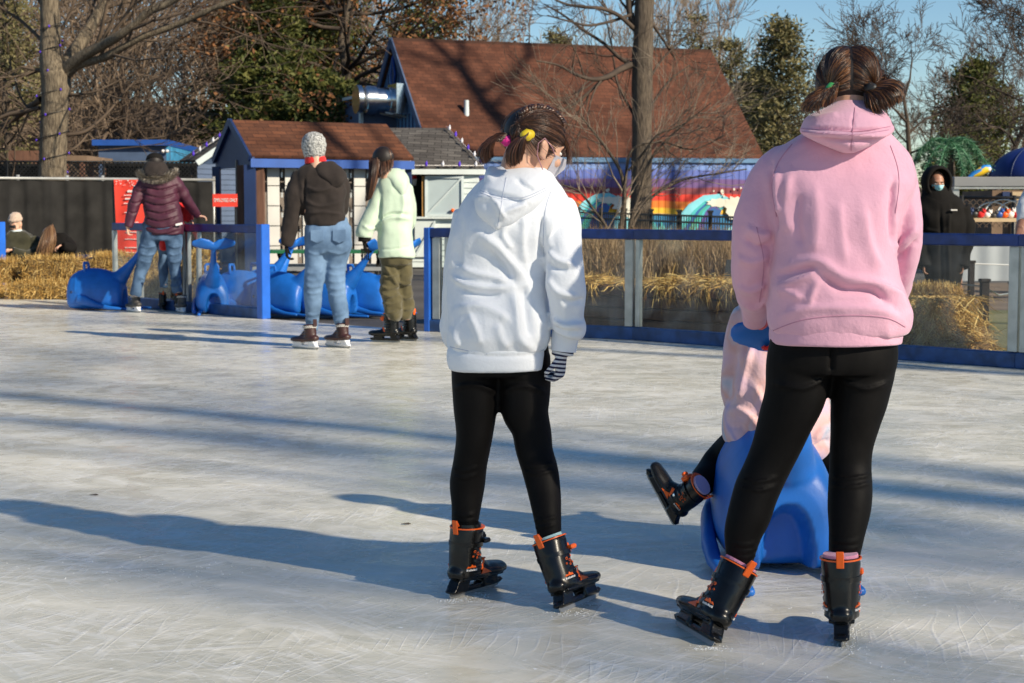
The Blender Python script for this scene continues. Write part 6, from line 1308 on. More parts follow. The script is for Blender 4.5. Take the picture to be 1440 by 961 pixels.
m = MB(); limb(m, LLP, 24); limb(m, RLP, 24); torso(m, [(455, 1092, 1256, 0.19, 0), (485, 1086, 1261, 0.22, 0), (512, 1080, 1260, 0.22, 0), (524, 1085, 1256, 0.2, 0)], YP); skin_obj('leggings', m, MT['legging'], pp, 0.006, 5, [(0.006, 2.6, [(1040, y0), (1066, y0 + 5), (1094, y0 - 2)]) for y0 in (672, 684)] + [(0.005, 2.2, [(1022, y0), (1045, y0 + 4), (1068, y0)]) for y0 in (762, 771, 780)] + [(0.006, 2.6, [(1166, y0), (1196, y0 + 5), (1226, y0 - 2)]) for y0 in (668, 680)] + [(0.005, 2.2, [(1166, y0), (1190, y0 + 4), (1212, y0)]) for y0 in (758, 768, 778)] + [(0.009, 4, [(1088, 538), (1130, 545), (1162, 528)]), (0.009, 4, [(1176, 528), (1215, 546), (1250, 536)]), (-0.012, 4, [(1172, 480), (1171, 505), (1170, 524)])], wob=[(0.004, 9, 6)])
h = MB()
torso(h, [(186, 1135, 1250, 0.13, 0.02), (200, 1112, 1262, 0.17, 0.02), (215, 1090, 1275, 0.20, 0.02), (236, 1072, 1283, 0.23, 0.02), (262, 1066, 1284, 0.26, 0.01), (300, 1076, 1268, 0.28, 0.0), (345, 1086, 1258, 0.29, 0), (385, 1083, 1262, 0.30, 0), (415, 1080, 1272, 0.31, 0), (440, 1078, 1282, 0.31, 0), (460, 1079, 1281, 0.29, 0), (470, 1084, 1274, 0.27, 0)], YP, seg=44)
limb(h, [(1104, 218, YP + .02, 14, 1.1), (1086, 238, YP + .02, 22, 1.1), (1073, 264, YP + .02, 27, 1.1), (1064, 300, YP + .02, 30, 1.1), (1060, 340, YP + .03, 31, 1.05), (1058, 380, YP + .06, 30, 1.0), (1060, 410, YP + .10, 26, 1.0), (1061, 432, YP + .16, 20, 1.0), (1061, 442, YP + .19, 17, 1.0)], 24)
limb(h, [(1246, 218, YP + .02, 12, 1.1), (1262, 240, YP + .02, 18, 1.1), (1270, 264, YP + .02, 22, 1.1), (1274, 300, YP + .02, 23, 1.3), (1274, 340, YP + .03, 22, 1.4), (1266, 380, YP + .08, 22, 1.3), (1255, 412, YP + .16, 22, 1.0), (1240, 432, YP + .24, 19, 1)], 24)
FP_ = [(0.016, 10, [(1112, 372), (1150, 366), (1186, 388), (1230, 398), (1262, 414), (1276, 440)]), (-0.018, 7, [(1152, 384), (1186, 405), (1226, 408), (1256, 430)]), (0.013, 8, [(1086, 406), (1120, 394), (1152, 380)]), (-0.012, 7, [(1088, 388), (1120, 380), (1150, 374)]), (0.010, 7, [(1092, 412), (1108, 410), (1130, 420)]), (0.008, 8, [(1152, 392), (1144, 412), (1138, 430)]),
       (0.012, 8, [(1093, 240), (1094, 275), (1100, 305)]), (-0.018, 5, [(1086, 230), (1084, 270), (1092, 305), (1088, 340)]), (0.010, 10, [(1112, 240), (1106, 290), (1112, 330)]), (-0.008, 10, [(1125, 270), (1122, 310), (1130, 350)]), (0.009, 14, [(1145, 260), (1150, 310), (1146, 360)]), (-0.016, 5, [(1258, 250), (1256, 300), (1258, 350)]), (0.012, 7, [(1258, 350), (1272, 338), (1290, 318)]), (-0.010, 6, [(1262, 362), (1276, 350), (1292, 336)]),
       (0.010, 8, [(1050, 318), (1070, 330), (1086, 326)]), (-0.010, 6, [(1046, 334), (1066, 346), (1084, 342)]), (0.010, 7, [(1036, 400), (1056, 408), (1078, 396)]), (0.010, 7, [(1040, 424), (1060, 432), (1080, 422)]), (0.008, 8, [(1036, 360), (1058, 368), (1080, 360)]), (0.010, 9, [(1095, 446), (1130, 434), (1180, 432), (1240, 436), (1268, 450)]), (0.008, 12, [(1215, 290), (1222, 340), (1240, 380)]), (0.006, 10, [(1180, 280), (1184, 330), (1190, 370)])]
hod2 = skin_obj('hoodie', h, MT['pink_fleece'], pp, 0.0055, 7, FP_, wob=[(0.008, 6, 5.3), (0.0018, 30, 3.2)], ridge=[(0.005, 7, 3.1, (1.3, 1, 0.8))])
m = MB(); torso(m, [(446, 1090, 1262, 0.28, 0.0), (460, 1084, 1268, 0.285, 0.0), (472, 1083, 1267, 0.28, 0.0), (483, 1084, 1266, 0.275, 0.0)], YP, seg=64, tilt=0)
skin_obj('hem_band', m, MT['pink_fleece'], pp, 0.006, 3, [(-0.008, 3, [(1084, 462), (1130, 446), (1190, 440), (1250, 444), (1272, 458)])], wob=[(0.003, 9, 2)])
m = MB(); limb(m, [(1061, 434, YP + .17, 18.5, 1), (1061, 442, YP + .19, 18, 1), (1061, 452, YP + .21, 16.5, 1)], 24); obj('cuff', m, MT['pink_fleece'], pp, True, autosm=50)
m = MB(); limb(m, [(1240, 432, YP + .24, 18, 1), (1230, 446, YP + .29, 16, 1)], 24); obj('cuff', m, MT['pink_fleece'], pp, True, autosm=50)
hd_ = MB()
torso(hd_, [(143, 1172, 1214, 0.14, 0.0), (152, 1160, 1232, 0.17, -0.02), (164, 1136, 1248, 0.20, -0.04), (176, 1128, 1254, 0.20, -0.055), (186, 1126, 1256, 0.19, -0.07), (196, 1142, 1240, 0.16, -0.085), (208, 1166, 1220, 0.12, -0.10), (217, 1188, 1202, 0.08, -0.10)], YP, seg=36, power=2.2)
hdo2 = skin_obj('hood', hd_, MT['pink_fleece'], pp, 0.005, 4, [(0.013, 4, [(1122, 186), (1160, 187), (1200, 190), (1240, 188), (1256, 178)]), (-0.012, 3.5, [(1130, 180), (1165, 180), (1205, 182), (1246, 180)]), (-0.010, 3.5, [(1136, 194), (1170, 196), (1205, 197), (1240, 194)]), (0.006, 6, [(1140, 168), (1160, 162), (1180, 160)]), (-0.004, 2, [(1201, 156), (1199, 184)]), (-0.004, 2, [(1198, 196), (1196, 214)])], wob=[(0.005, 14, 17)])
seam(hod2, [[(1114, 203), (1094, 230), (1086, 262), (1092, 305)], [(1252, 205), (1262, 235), (1264, 262), (1259, 300)], [(1085, 466), (1130, 450), (1190, 444), (1245, 447), (1273, 460)], [(1064, 320), (1074, 370), (1068, 425)]], MT['pink_seam'], 0.0013)
seam(hdo2, [[(1202, 152), (1201, 168), (1199, 184), (1197, 212)], [(1126, 181), (1165, 184), (1205, 185), (1252, 178)], [(1128, 185.5), (1165, 188.5), (1205, 189.5), (1250, 183)]], MT['pink_seam'], 0.0011)
# red gloves on the tail handle
gm = MB(); wl_ = W(1072, 452, YP + .34); limb(gm, [(1063, 444, YP + .20, 13, 1), (1070, 453, YP + .30, 12, 1)], 14); hand(gm, wl_, (0.30, 0.15, -0.90), (0.1, -1.0, -0.1), 0.74, 0.9, side=-1)
skin_obj('glove', gm, MT['red_cloth'], pp, 0.0045, 2)
gm = MB(); wl_ = W(1226, 446, YP + .30); limb(gm, [(1230, 440, YP + .27, 13, 1), (1225, 448, YP + .30, 13, 1)], 14); hand(gm, wl_, (-0.45, 0.4, -0.5), (-0.3, -0.5, -0.3), 0.86, 0.9, side=1)
skin_obj('glove', gm, MT['red_cloth'], pp, 0.0045, 2)
rnd = random.Random(8); TLp = Vector((-0.060, -0.072, -0.012)); TRp = Vector((0.064, -0.070, -0.006)); hairm = MB()
cp = cap_mesh(HP, lambda v: (v.z > -0.072 if v.y < 0.0 else v.z > 0.02 + 0.5 * v.y), 0.007); hr = obj('hair', cp, MT['scalp'], pp, True)
def sr(r):
    t = r.random(); a = 0.1 + 3.6 * t; return (0.003 + abs(r.gauss(0, 0.003)), -0.012 + 0.09 * cos(a), 0.034 + 0.088 * sin(a)) if r.random() < .75 else (r.uniform(0.01, 0.075), r.uniform(-0.03, 0.08), r.uniform(-.02, .12))
def sl(r): p = sr(r); return (-p[0], p[1], p[2])
strands(hairm, rnd, sr, HP, TRp, 2000, 0.0011, lift=0.012); strands(hairm, rnd, sl, HP, TLp, 2000, 0.0011, lift=0.012)
strands(hairm, rnd, sr, HP, TRp, 110, 0.0005, lift=0.035); strands(hairm, rnd, sl, HP, TLp, 110, 0.0005, lift=0.035)
obj('hair_strands', hairm, MT['hair_mix'], hr, True)
for P, sp, tie in (([W(1170, 124, YP - .085), W(1160, 129, YP - .10), W(1153, 138, YP - .10), W(1154, 150, YP - .09)], (0.014, 0.036, 0.044, 0.034), 'green'), ([W(1224, 124, YP - .085), W(1236, 125, YP - .10), W(1245, 137, YP - .10), W(1249, 151, YP - .095)], (0.014, 0.036, 0.046, 0.036), 'dark')):
    t = MB(); tail_strands(t, rnd, P, sp, 1300, 0.0011); obj('ponytail', t, MT['hair_mix'], hr, True)
    t = MB(); P2 = [P[0] + (P[1] - P[0]).normalized() * s for s in (-0.006, 0, 0.006)]; t.ring_tube(P2, [0.012, 0.0155, 0.013], seg=14, round_ends=True); obj('hair_tie', t, MT.setdefault('tie_' + tie, M('green elastic' if tie == 'green' else 'black elastic', (0.06, 0.35, 0.10) if tie == 'green' else (0.02, 0.02, 0.02), 0.5)), hr, True)
t = MB(); tail_strands(t, rnd, [W(1230, 112, YP - .02), W(1241, 110, YP - .02), W(1246, 116, YP - .03)], (0.012, 0.014, 0.01), 120, 0.0010); obj('loose_locks', t, MT['hair_mix'], hr, True)
skate_px(pp, 998, 908, R(17), 0.86, topx=1040, sock='sock_pink', outer=1)
skate_px(pp, 1184, 909, R(-12), 0.86, topx=1182, sock='sock_pink', outer=1)

# ================================================================== blue whale sleds
def make_whale():
    t = thing('whale_skating_aid', 'blue plastic whale skating aid', 'skating aid', (0, 0, 0), 'blue whale skating aids'); ref = Vector((1, 0, 0)); m = MB()
    # bell shaped hull standing on the ice: nose +Y, tail -Y
    rows = catmull([(0.37, 0.03, 0.15, 0.24), (0.355, 0.09, 0.06, 0.32), (0.31, 0.132, 0.015, 0.39), (0.22, 0.160, 0.006, 0.44), (0.10, 0.175, 0.006, 0.465), (-0.04, 0.178, 0.006, 0.455), (-0.15, 0.174, 0.010, 0.42), (-0.22, 0.166, 0.016, 0.385), (-0.262, 0.150, 0.025, 0.34), (-0.28, 0.11, 0.05, 0.28)], 30)
    sg = 36; vs = []
    for y_, w_, z0_, z1_ in rows:
        zc_ = z0_ + (z1_ - z0_) * 0.42
        for k in range(sg):
            th = 2 * pi * k / sg; c = cos(th); q_ = sin(th)
            if q_ >= 0: e_ = 2 / 2.0; vs.append((w_ * math.copysign(abs(c) ** e_, c) * (1 - 0.06 * q_), y_, zc_ + (z1_ - zc_) * abs(q_) ** e_))
            else: e_ = 2 / 3.6; vs.append((w_ * 1.03 * math.copysign(abs(c) ** e_, c), y_, zc_ - (zc_ - z0_) * abs(q_) ** e_))
    n_ = len(rows); fs = [(i*sg+k, i*sg+(k+1) % sg, (i+1)*sg+(k+1) % sg, (i+1)*sg+k) for i in range(n_ - 1) for k in range(sg)]
    fs.append(tuple(range(sg))); fs.append(tuple((n_-1)*sg + k for k in range(sg))[::-1]); m.add(vs, fs)
    m.ring_tube([(0, 0.0, 0.26), (0, -0.14, 0.30), (0, -0.24, 0.36), (0, -0.33, 0.47), (0, -0.41, 0.57), (0, -0.49, 0.68), (0, -0.53, 0.73)], [0.13, 0.115, 0.085, 0.050, 0.034, 0.027, 0.028], [0.15, 0.12, 0.09, 0.055, 0.036, 0.026, 0.022], seg=24, ref=ref, round_ends=True)
    for s in (-1, 1):
        m.ring_tube([(0, -0.53, 0.725), (s * 0.06, -0.545, 0.748), (s * 0.13, -0.555, 0.764), (s * 0.215, -0.55, 0.762)], [0.040, 0.062, 0.066, 0.034], [0.024, 0.022, 0.019, 0.013], seg=16, ref=Vector((0, 0.5, -0.86)), round_ends=True)
    V, N, Fc = fuse(m, 0.009, 7)
    arch = np.clip(1 - (np.abs(V[:, 0]) / 0.082) ** 2.4 - np.clip((V[:, 2] - 0.02) / 0.21, 0, 2) ** 2.4, 0, 1); rear = np.clip((-V[:, 1] - 0.02) / 0.12, 0, 1) * (V[:, 2] < 0.33)
    V[:, 1] += 0.10 * np.clip(arch * 2.2, 0, 1) * rear; V[:, 2] = np.maximum(V[:, 2], 0.004)
    for yy in (0.24,):          # moulded ring round the rider's seat
        V += N * (0.004 * np.exp(-((V[:, 1] - yy) / 0.012) ** 2) * (V[:, 2] > 0.2))[:, None]
    mesh_obj('hull', V, Fc, MT['whale'], t, local=True)
    h = MB(); h.ring_tube([(-0.07, 0.15, 0.41), (-0.07, 0.155, 0.50), (-0.058, 0.16, 0.522), (0.058, 0.16, 0.522), (0.07, 0.155, 0.50), (0.07, 0.15, 0.41)], [0.015] * 6, seg=10); obj('handle', h, MT['whale'], t, True, local=True)
    for s in (-1, 1):
        f = MB(); f.ring_tube([(s * 0.165, 0.20, 0.13), (s * 0.185, 0.12, 0.11), (s * 0.20, -0.02, 0.06), (s * 0.205, -0.16, 0.034), (s * 0.20, -0.30, 0.024)], [0.016, 0.022, 0.024, 0.024, 0.018], [0.05, 0.055, 0.034, 0.022, 0.014], seg=14, ref=ref, round_ends=True, power=2.4); obj('side_fin', f, MT['whale'], t, True, local=True)
        f = MB(); f.ring_tube([(s * 0.13, -0.14, 0.03), (s * 0.155, -0.36, 0.018), (s * 0.16, -0.52, 0.016)], [0.022, 0.020, 0.018], [0.022, 0.014, 0.013], seg=12, ref=ref, round_ends=True, power=2.6); obj('runner', f, MT['whale'], t, True, local=True)
        e = MB(); e.ell((s * 0.138, 0.28, 0.20), (0.012, 0.018, 0.018), seg=12, rings=8); obj('eye', e, MT['navy_shade'], t, True, local=True)
    return t
whale0 = make_whale()
def place_whale(o, x, y, rot, label): o.location = (x, y, 0); o.rotation_euler = (0, 0, rot); o['label'] = label
q = G(1092, 770); place_whale(whale0, 0.82, 5.34, R(2), 'blue whale skating aid the child in tie dye sits on')
for (px, py, rot, lab) in [(140, 436, R(84), 'blue whale skating aid the woman in the maroon coat pushes, left of her'),
                           (298, 441, R(12), 'blue whale behind the glass panel, leftmost there, next to the small straw end'),
                           (345, 441, R(-100) + pi, 'blue whale skating aid behind the glass next to the bright blue end post'),
                           (372, 437, R(150), 'blue whale skating aid with tail rising just right of the blue end post'),
                           (398, 444, R(62), 'blue whale skating aid whose tail rises beside the hand of the grey beanie skater'),
                           (462, 445, R(70), 'blue whale skating aid half hidden behind the light blue jeans'),
                           (512, 443, R(72), 'blue whale skating aid between the light blue jeans and the olive trousers')]:
    w = copy_tree(whale0); g_ = G(px, py); place_whale(w, g_.x, g_.y + 0.05, rot, lab)

# ================================================================== child riding the whale
YC = 5.42
cp_ = thing('person', 'small child in pastel tie dye hoodie sitting on the blue whale, one skate swung out', 'person', at(W(1090, 296, YC), 0.0))
def tiedye():
    mt = cloth('pastel tie dye fleece', (0.72, 0.46, 0.46), 0.02); n = mt.node_tree.nodes; l = mt.node_tree.links; p = n['Principled BSDF']; tc = n.new('ShaderNodeTexCoord'); nt = n.new('ShaderNodeTexNoise'); nt.inputs['Scale'].default_value = 7; nt.inputs['Detail'].default_value = 2; nt.inputs['Distortion'].default_value = 0.6; l.new(tc.outputs['Object'], nt.inputs[0]); cr = n.new('ShaderNodeValToRGB'); e = cr.color_ramp.elements
    e[0].position = 0.32; e[0].color = (0.34, 0.52, 0.66, 1); e[1].position = 0.72; e[1].color = (0.42, 0.34, 0.60, 1)
    for q_, c in ((0.42, (0.70, 0.56, 0.60)), (0.48, (0.76, 0.44, 0.40)), (0.54, (0.80, 0.52, 0.52)), (0.62, (0.74, 0.50, 0.60))): k = e.new(q_); k.color = (*c, 1)
    l.new(nt.outputs[0], cr.inputs[0]); l.new(cr.outputs[0], p.inputs['Base Color']); return mt
HC = head_mat(W(1096, 370, YC + 0.02), R(0), R(-12), 0, 0.86)
b = MB(); head_shapes(b, HC); torso(b, [(410, 1070, 1125, 0.1, 0), (440, 1050, 1140, 0.14, 0), (560, 1050, 1145, 0.16, 0), (625, 1045, 1150, 0.2, 0)], YC)
CL = [(1062, 618, YC, 30, 1.0), (1040, 626, YC + .06, 28, 1.0), (1018, 644, YC + .10, 25, 1.0), (1003, 662, YC + .08, 23, 1), (988, 678, YC + .01, 20, 1), (974, 690, YC - .05, 16, 1), (966, 696, YC - .05, 14, 1)]
CR = [(1125, 618, YC, 30, 1), (1152, 632, YC + .08, 27, 1), (1166, 655, YC + .16, 24, 1), (1172, 690, YC + .16, 21, 1), (1172, 725, YC + .14, 19, 1), (1170, 752, YC + .13, 16, 1)]
limb(b, thin(CL, .85)); limb(b, thin(CR, .85)); limb(b, [(1050, 450, YC, 14, 1), (1042, 530, YC + .05, 13, 1), (1052, 562, YC + .2, 11, 1)]); limb(b, [(1140, 450, YC, 14, 1), (1150, 530, YC + .05, 13, 1), (1140, 562, YC + .2, 11, 1)])
hand(b, W(1056, 562, YC + .22), (0.5, 0.8, 0), (0, 0, -1), 0.66, 0.9, side=1); hand(b, W(1136, 562, YC + .22), (-0.5, 0.8, 0), (0, 0, -1), 0.66, 0.9, side=-1)
skin_obj('body', b, MT['skin'], cp_, 0.006, 3); face_parts(cp_, HC)
m = MB(); limb(m, CL, 20); limb(m, CR, 20); torso(m, [(590, 1045, 1150, 0.22, 0.02), (632, 1040, 1152, 0.24, 0.02)], YC); skin_obj('leggings', m, MT['legging'], cp_, 0.007, 6, wob=[(0.003, 16, 9)])
h = MB(); torso(h, [(412, 1066, 1128, 0.13, 0), (426, 1045, 1145, 0.18, 0), (450, 1034, 1155, 0.22, 0), (500, 1032, 1156, 0.25, 0), (550, 1028, 1160, 0.28, 0), (590, 1018, 1168, 0.31, 0), (615, 1018, 1170, 0.33, 0), (635, 1028, 1164, 0.32, 0), (650, 1050, 1150, 0.26, 0)], YC, seg=36)
limb(h, [(1050, 440, YC, 18, 1.1), (1038, 465, YC + .01, 19, 1.1), (1034, 500, YC + .02, 18, 1.1), (1033, 540, YC + .04, 18, 1.1), (1036, 566, YC + .09, 17, 1.0), (1044, 572, YC + .16, 14, 1)], 20)
limb(h, [(1142, 440, YC, 18, 1.1), (1152, 465, YC + .01, 19, 1.1), (1156, 500, YC + .02, 18, 1.1), (1156, 540, YC + .04, 18, 1.1), (1150, 566, YC + .09, 17, 1.0), (1142, 572, YC + .16, 14, 1)], 20)
FC_ = [(-0.018, 6, [(1052, 470), (1046, 510), (1038, 545), (1022, 575)]), (0.014, 9, [(1060, 480), (1042, 545), (1040, 560)]), (0.012, 8, [(1016, 590), (1036, 575), (1060, 590), (1075, 620)]), (-0.010, 7, [(1022, 604), (1042, 600), (1062, 622)]), (0.010, 8, [(1026, 625), (1046, 632), (1062, 645)]), (0.012, 7, [(1142, 620), (1152, 608), (1166, 600)]), (-0.012, 5, [(1142, 632), (1156, 622), (1168, 618)]), (0.010, 8, [(1060, 540), (1075, 570), (1080, 610)])]
skin_obj('hoodie', h, tiedye(), cp_, 0.0065, 6, FC_, wob=[(0.012, 8, 21), (0.005, 17, 2)])
hc = cap_mesh(HC, lambda v: (v.z > -0.07 if v.y < 0.0 else v.z > 0.02 + 0.5 * v.y), 0.012); obj('hair', hc, MT['hair_dark'], cp_, True)
# skate swung out: shaft axis points back towards the knee, toe up and left
zl = Vector((0.80, 0.10, 0.59)).normalized(); yl = Vector((-0.50, 0.28, 0.82)); yl = (yl - zl * yl.dot(zl)).normalized(); xl = yl.cross(zl); Rm = Matrix((xl, yl, zl)).transposed().to_4x4()
zl = Vector((0.62, -0.50, 0.50)).normalized(); yl = Vector((-0.22, 0.10, 0.95)); yl = (yl - zl * yl.dot(zl)).normalized(); xl = yl.cross(zl); Rm = Matrix((xl, yl, zl)).transposed().to_4x4()
an_ = W(981, 688, YC - .06); s_ = 0.66; m4 = Matrix.Translation(an_ - (Rm @ Vector((0, 0, 0.225 * s_)))) @ Rm
skate(cp_, m4, 'shell', s_, True, 'sock_lilac', 1)
m4 = Matrix.Translation(W(1173, 752, YC + .13) - Vector((0, 0, 0.25 * s_))) @ rotm(R(-16)); m4.translation.z = max(m4.translation.z, 0.01)
skate(cp_, m4, 'shell', s_, True, 'sock_lilac', 1, fine=False)
# ================================================================== skater with grey beanie
YB = 13.75
bp_ = thing('person', 'skater in marled grey beanie, charcoal jacket and light blue jeans seen from behind', 'person', at(W(455, 296, YB), 0))
HB_ = head_mat(W(441, 212, YB), R(28), R(-6), 0, 1.0)
b = MB(); head_shapes(b, HB_); limb(b, [(441, 225, YB, 9, 1), (448, 245, YB, 11, 1)]); torso(b, [(245, 428, 470, .16, 0), (260, 420, 480, .18, 0), (330, 434, 486, .18, 0)], YB)
GL = [(447, 320, YB, 19, 1), (447, 345, YB, 19, 1), (444, 372, YB, 16, 1), (441, 398, YB - .02, 14, 1), (440, 425, YB, 12.5, 1), (439, 450, YB + .02, 9.5, 1), (439, 466, YB + .02, 8, 1)]
GR = [(474, 320, YB, 20, 1), (476, 345, YB, 18.5, 1), (472, 372, YB + .02, 15, 1), (472, 398, YB, 14, 1), (476, 425, YB, 12.5, 1), (480, 450, YB - .0, 10.5, 1), (481, 464, YB, 8, 1)]
limb(b, thin(GL, .8)); limb(b, thin(GR, .8)); LA = [(424, 244, YB, 12, 1.1), (417, 262, YB - .02, 13.5, 1.05), (412, 290, YB - .03, 13, 1), (408, 315, YB - .04, 11.5, 1), (404, 338, YB - .05, 9, 1), (403, 346, YB - .05, 8, 1)]
limb(b, thin(LA, .7)); skin_obj('body', b, MT['skin'], bp_, 0.008, 3); face_parts(bp_, HB_)
m = MB(); limb(m, GL, 20); limb(m, GR, 20); torso(m, [(306, 432, 488, .22, 0), (325, 430, 492, .25, -0.01), (345, 428, 495, .25, -.01), (356, 432, 492, .22, 0)], YB)
DF = [(0.007, 2.4, [(430, 352), (445, 358), (458, 352)]), (0.007, 2.4, [(460, 352), (476, 357), (492, 350)])] + [(0.007, 2.2, [(429, y0), (441, y0 + 3), (454, y0 - 1)]) for y0 in (382, 392, 401, 410, 440, 448)] + [(0.007, 2.2, [(460, y0), (473, y0 + 3), (488, y0 - 1)]) for y0 in (374, 384, 394, 404, 413, 440, 448)]
skin_obj('jeans', m, MT['jeans_light'], bp_, 0.010, 4, DF, wob=[(0.008, 10, 4), (0.003, 26, 5)])
for xc in (446, 477):
    m = MB(); m.prism([W(xc - 9, 324, YB - 0.145), W(xc + 9, 323, YB - .145), W(xc + 9, 338, YB - .15), W(xc, 342, YB - .15), W(xc - 9, 338, YB - .15)], (0, 0.02, 0)); obj('back_pocket', m, MT['jeans_light'], bp_)
h = MB(); torso(h, [(228, 430, 460, .14, 0), (236, 420, 474, .2, 0), (248, 413, 484, .24, 0), (266, 414, 487, .27, 0), (290, 424, 484, .27, 0), (306, 427, 486, .28, 0), (318, 429, 487, .27, 0)], YB, seg=32)
limb(h, LA, 18); limb(h, [(474, 246, YB, 12, 1.1), (480, 265, YB + .05, 12, 1.1), (480, 292, YB + .12, 11, 1), (468, 305, YB + .25, 9, 1)], 18)
skin_obj('jacket', h, MT['char_fleece'], bp_, 0.010, 4, [(0.015, 3, [(430, 262), (448, 268), (470, 262)]), (0.015, 3, [(430, 282), (450, 290), (480, 284)]), (0.015, 3, [(428, 300), (455, 298), (484, 302)]), (-0.02, 2.5, [(429, 250), (428, 280), (427, 310)])], wob=[(0.015, 9, 3), (0.006, 20, 5)])
h = MB(); torso(h, [(228, 436, 470, .12, -.01), (236, 438, 482, .15, -.045), (246, 446, 486, .14, -.075), (256, 457, 486, .10, -.095), (264, 465, 477, .05, -.10)], YB, seg=24, power=2.2); skin_obj('hood', h, MT['char_fleece'], bp_, 0.010, 4, wob=[(0.012, 12, 9)])
m = MB(); limb(m, [(443, 216, YB, 12, 1.05), (443, 222, YB, 14.5, 1.05), (444, 229, YB, 15.5, 1.05)], 18); obj('red_neck_warmer', m, MT['red_cloth'], bp_, True, autosm=50)
def knit(name, a, c): return M(name, a, 0.95, 0.1, 75, 0.8, 110, col2=c, detail=2)
m = MB(); m.ell((0, -0.012, 0.052), (0.098, 0.110, 0.098), seg=28, rings=20); m.ring_tube([(0, -0.008, 0.03), (0, -0.010, -0.005)], [0.098, 0.090], [0.112, 0.104], seg=24, ref=Vector((1, 0, 0)), round_ends=True); m.xf(HB_)
bn = skin_obj('beanie', m, knit('marled grey knit', (0.15, 0.15, 0.15), (0.55, 0.55, 0.53)), bp_, 0.008, 2, wob=[(0.005, 60, 1)])
g_ = MB(); hand(g_, W(403, 346, YB - .05), (0.0, 0.1, -1), (1, 0.1, 0), 0.95, 0.6, side=-1); skin_obj('glove', g_, MT['black_coat'], bp_, 0.006, 2)
skate_px(bp_, 445, 492, R(52), 1.0, roll=R(0), style='brown', detail=True); skate_px(bp_, 490, 490, R(48), 1.0, style='brown', detail=True)

# ================================================================== skater in mint hoodie
YM = 14.2
mp_ = thing('person', 'long haired skater in mint green hoodie and olive trousers', 'person', at(W(558, 296, YM), 0))
HM = head_mat(W(538, 228, YM), R(38), R(-8), 0, 0.97)
b = MB(); head_shapes(b, HM); torso(b, [(248, 540, 566, .14, 0), (262, 532, 572, .16, 0), (350, 538, 576, .18, 0)], YM)
ML = [(548, 360, YM, 15, 1.1), (549, 385, YM, 14.5, 1.05), (548, 405, YM, 14, 1), (552, 425, YM, 14, 1), (553, 440, YM, 12.5, 1), (552, 450, YM, 9, 1)]
MR = [(566, 360, YM, 14, 1.1), (568, 385, YM + .02, 11, 1.05), (569, 405, YM + .05, 11, 1), (571, 425, YM + .08, 11, 1), (571, 440, YM + .08, 10, 1), (571, 450, YM + .08, 8, 1)]
limb(b, thin(ML, .7)); limb(b, thin(MR, .7)); MA_ = [(540, 262, YM, 11, 1.1), (532, 282, YM - .02, 13, 1.05), (522, 305, YM - .04, 13, 1), (514, 325, YM - .06, 12.5, 1), (512, 334, YM - .06, 11, 1)]
limb(b, thin(MA_, .65)); skin_obj('body', b, MT['skin'], mp_, 0.008, 3); face_parts(mp_, HM)
m = MB(); limb(m, ML, 20); limb(m, MR, 20); torso(m, [(345, 534, 580, .24, 0), (372, 534, 580, .24, 0)], YM)
skin_obj('trousers', m, MT['olive_cloth'], mp_, 0.010, 4, [(0.018, 2.4, [(535, y0), (548, y0 + 4), (562, y0 - 1)]) for y0 in (386, 402, 412, 424, 436)] + [(0.018, 2.4, [(560, y0), (570, y0 + 3), (580, y0)]) for y0 in (396, 416, 432)] + [(0.015, 3, [(540, 372), (552, 390), (560, 404)])], wob=[(0.02, 10, 4), (0.008, 22, 5)])
h = MB(); torso(h, [(240, 540, 566, .13, 0), (250, 534, 575, .2, 0), (266, 531, 578, .24, 0), (285, 532, 581, .27, 0), (310, 530, 580, .28, 0), (335, 531, 581, .29, 0), (352, 532, 582, .29, 0), (362, 532, 583, .28, 0)], YM, seg=32); limb(h, MA_, 18); limb(h, [(572, 262, YM, 9, 1.1), (577, 285, YM + .06, 9, 1), (577, 310, YM + .14, 9, 1), (568, 322, YM + .24, 8, 1)], 16)
skin_obj('hoodie', h, MT['mint_fleece'], mp_, 0.010, 4, [(0.02, 3, [(534, 314), (552, 306), (578, 308)]), (-0.02, 2.4, [(534, 308), (552, 300), (578, 302)]), (-0.02, 2.4, [(536, 280), (535, 300), (534, 330)]), (0.012, 4, [(566, 270), (568, 290), (562, 310)]), (0.012, 3, [(510, 316), (520, 322), (530, 318)]), (-0.01, 1.6, [(532, 350), (555, 350), (582, 345)])], wob=[(0.012, 8, 3), (0.003, 20, 5)])
h = MB(); torso(h, [(238, 540, 562, .12, 0), (246, 538, 572, .14, -.035), (256, 546, 575, .13, -.07), (266, 555, 573, .10, -.09), (275, 562, 568, .05, -.10)], YM, seg=24, power=2.2); skin_obj('hood', h, MT['mint_fleece'], mp_, 0.010, 4, wob=[(0.01, 12, 9)])
hr = obj('hair', cap_mesh(HM, lambda v: (v.z > -0.09 if v.y < 0.0 else v.z > 0.0 + 0.55 * v.y), 0.010), MT['scalp'], mp_, True)
rnd = random.Random(12); t = MB(); tail_strands(t, rnd, [W(537, 220, YM - .02), W(538, 234, YM - .06), W(540, 245, YM - .1)], (0.070, 0.085, 0.06), 900, 0.003); strands(t, rnd, lambda r: (0.002 * r.choice((-1, 1)), 0.07 * r.random(), 0.12), HM, (0.07 * rnd.choice((-1, 1)), -0.06, -0.06), 250, 0.002, lift=0.004); strands(t, rnd, lambda r: (0.0, -0.08 + 0.16 * r.random(), 0.12), HM, (0.02, -0.10, -0.08), 400, 0.002, lift=0.004); tail_strands(t, rnd, [W(527, 222, YM - .05), W(526, 240, YM - .1), W(523, 260, YM - .12), (W(516, 288, YM - .14))], (0.05, 0.045, 0.04, 0.02), 420, 0.003); obj('long_hair', t, MT['hair_dark'], hr, True)
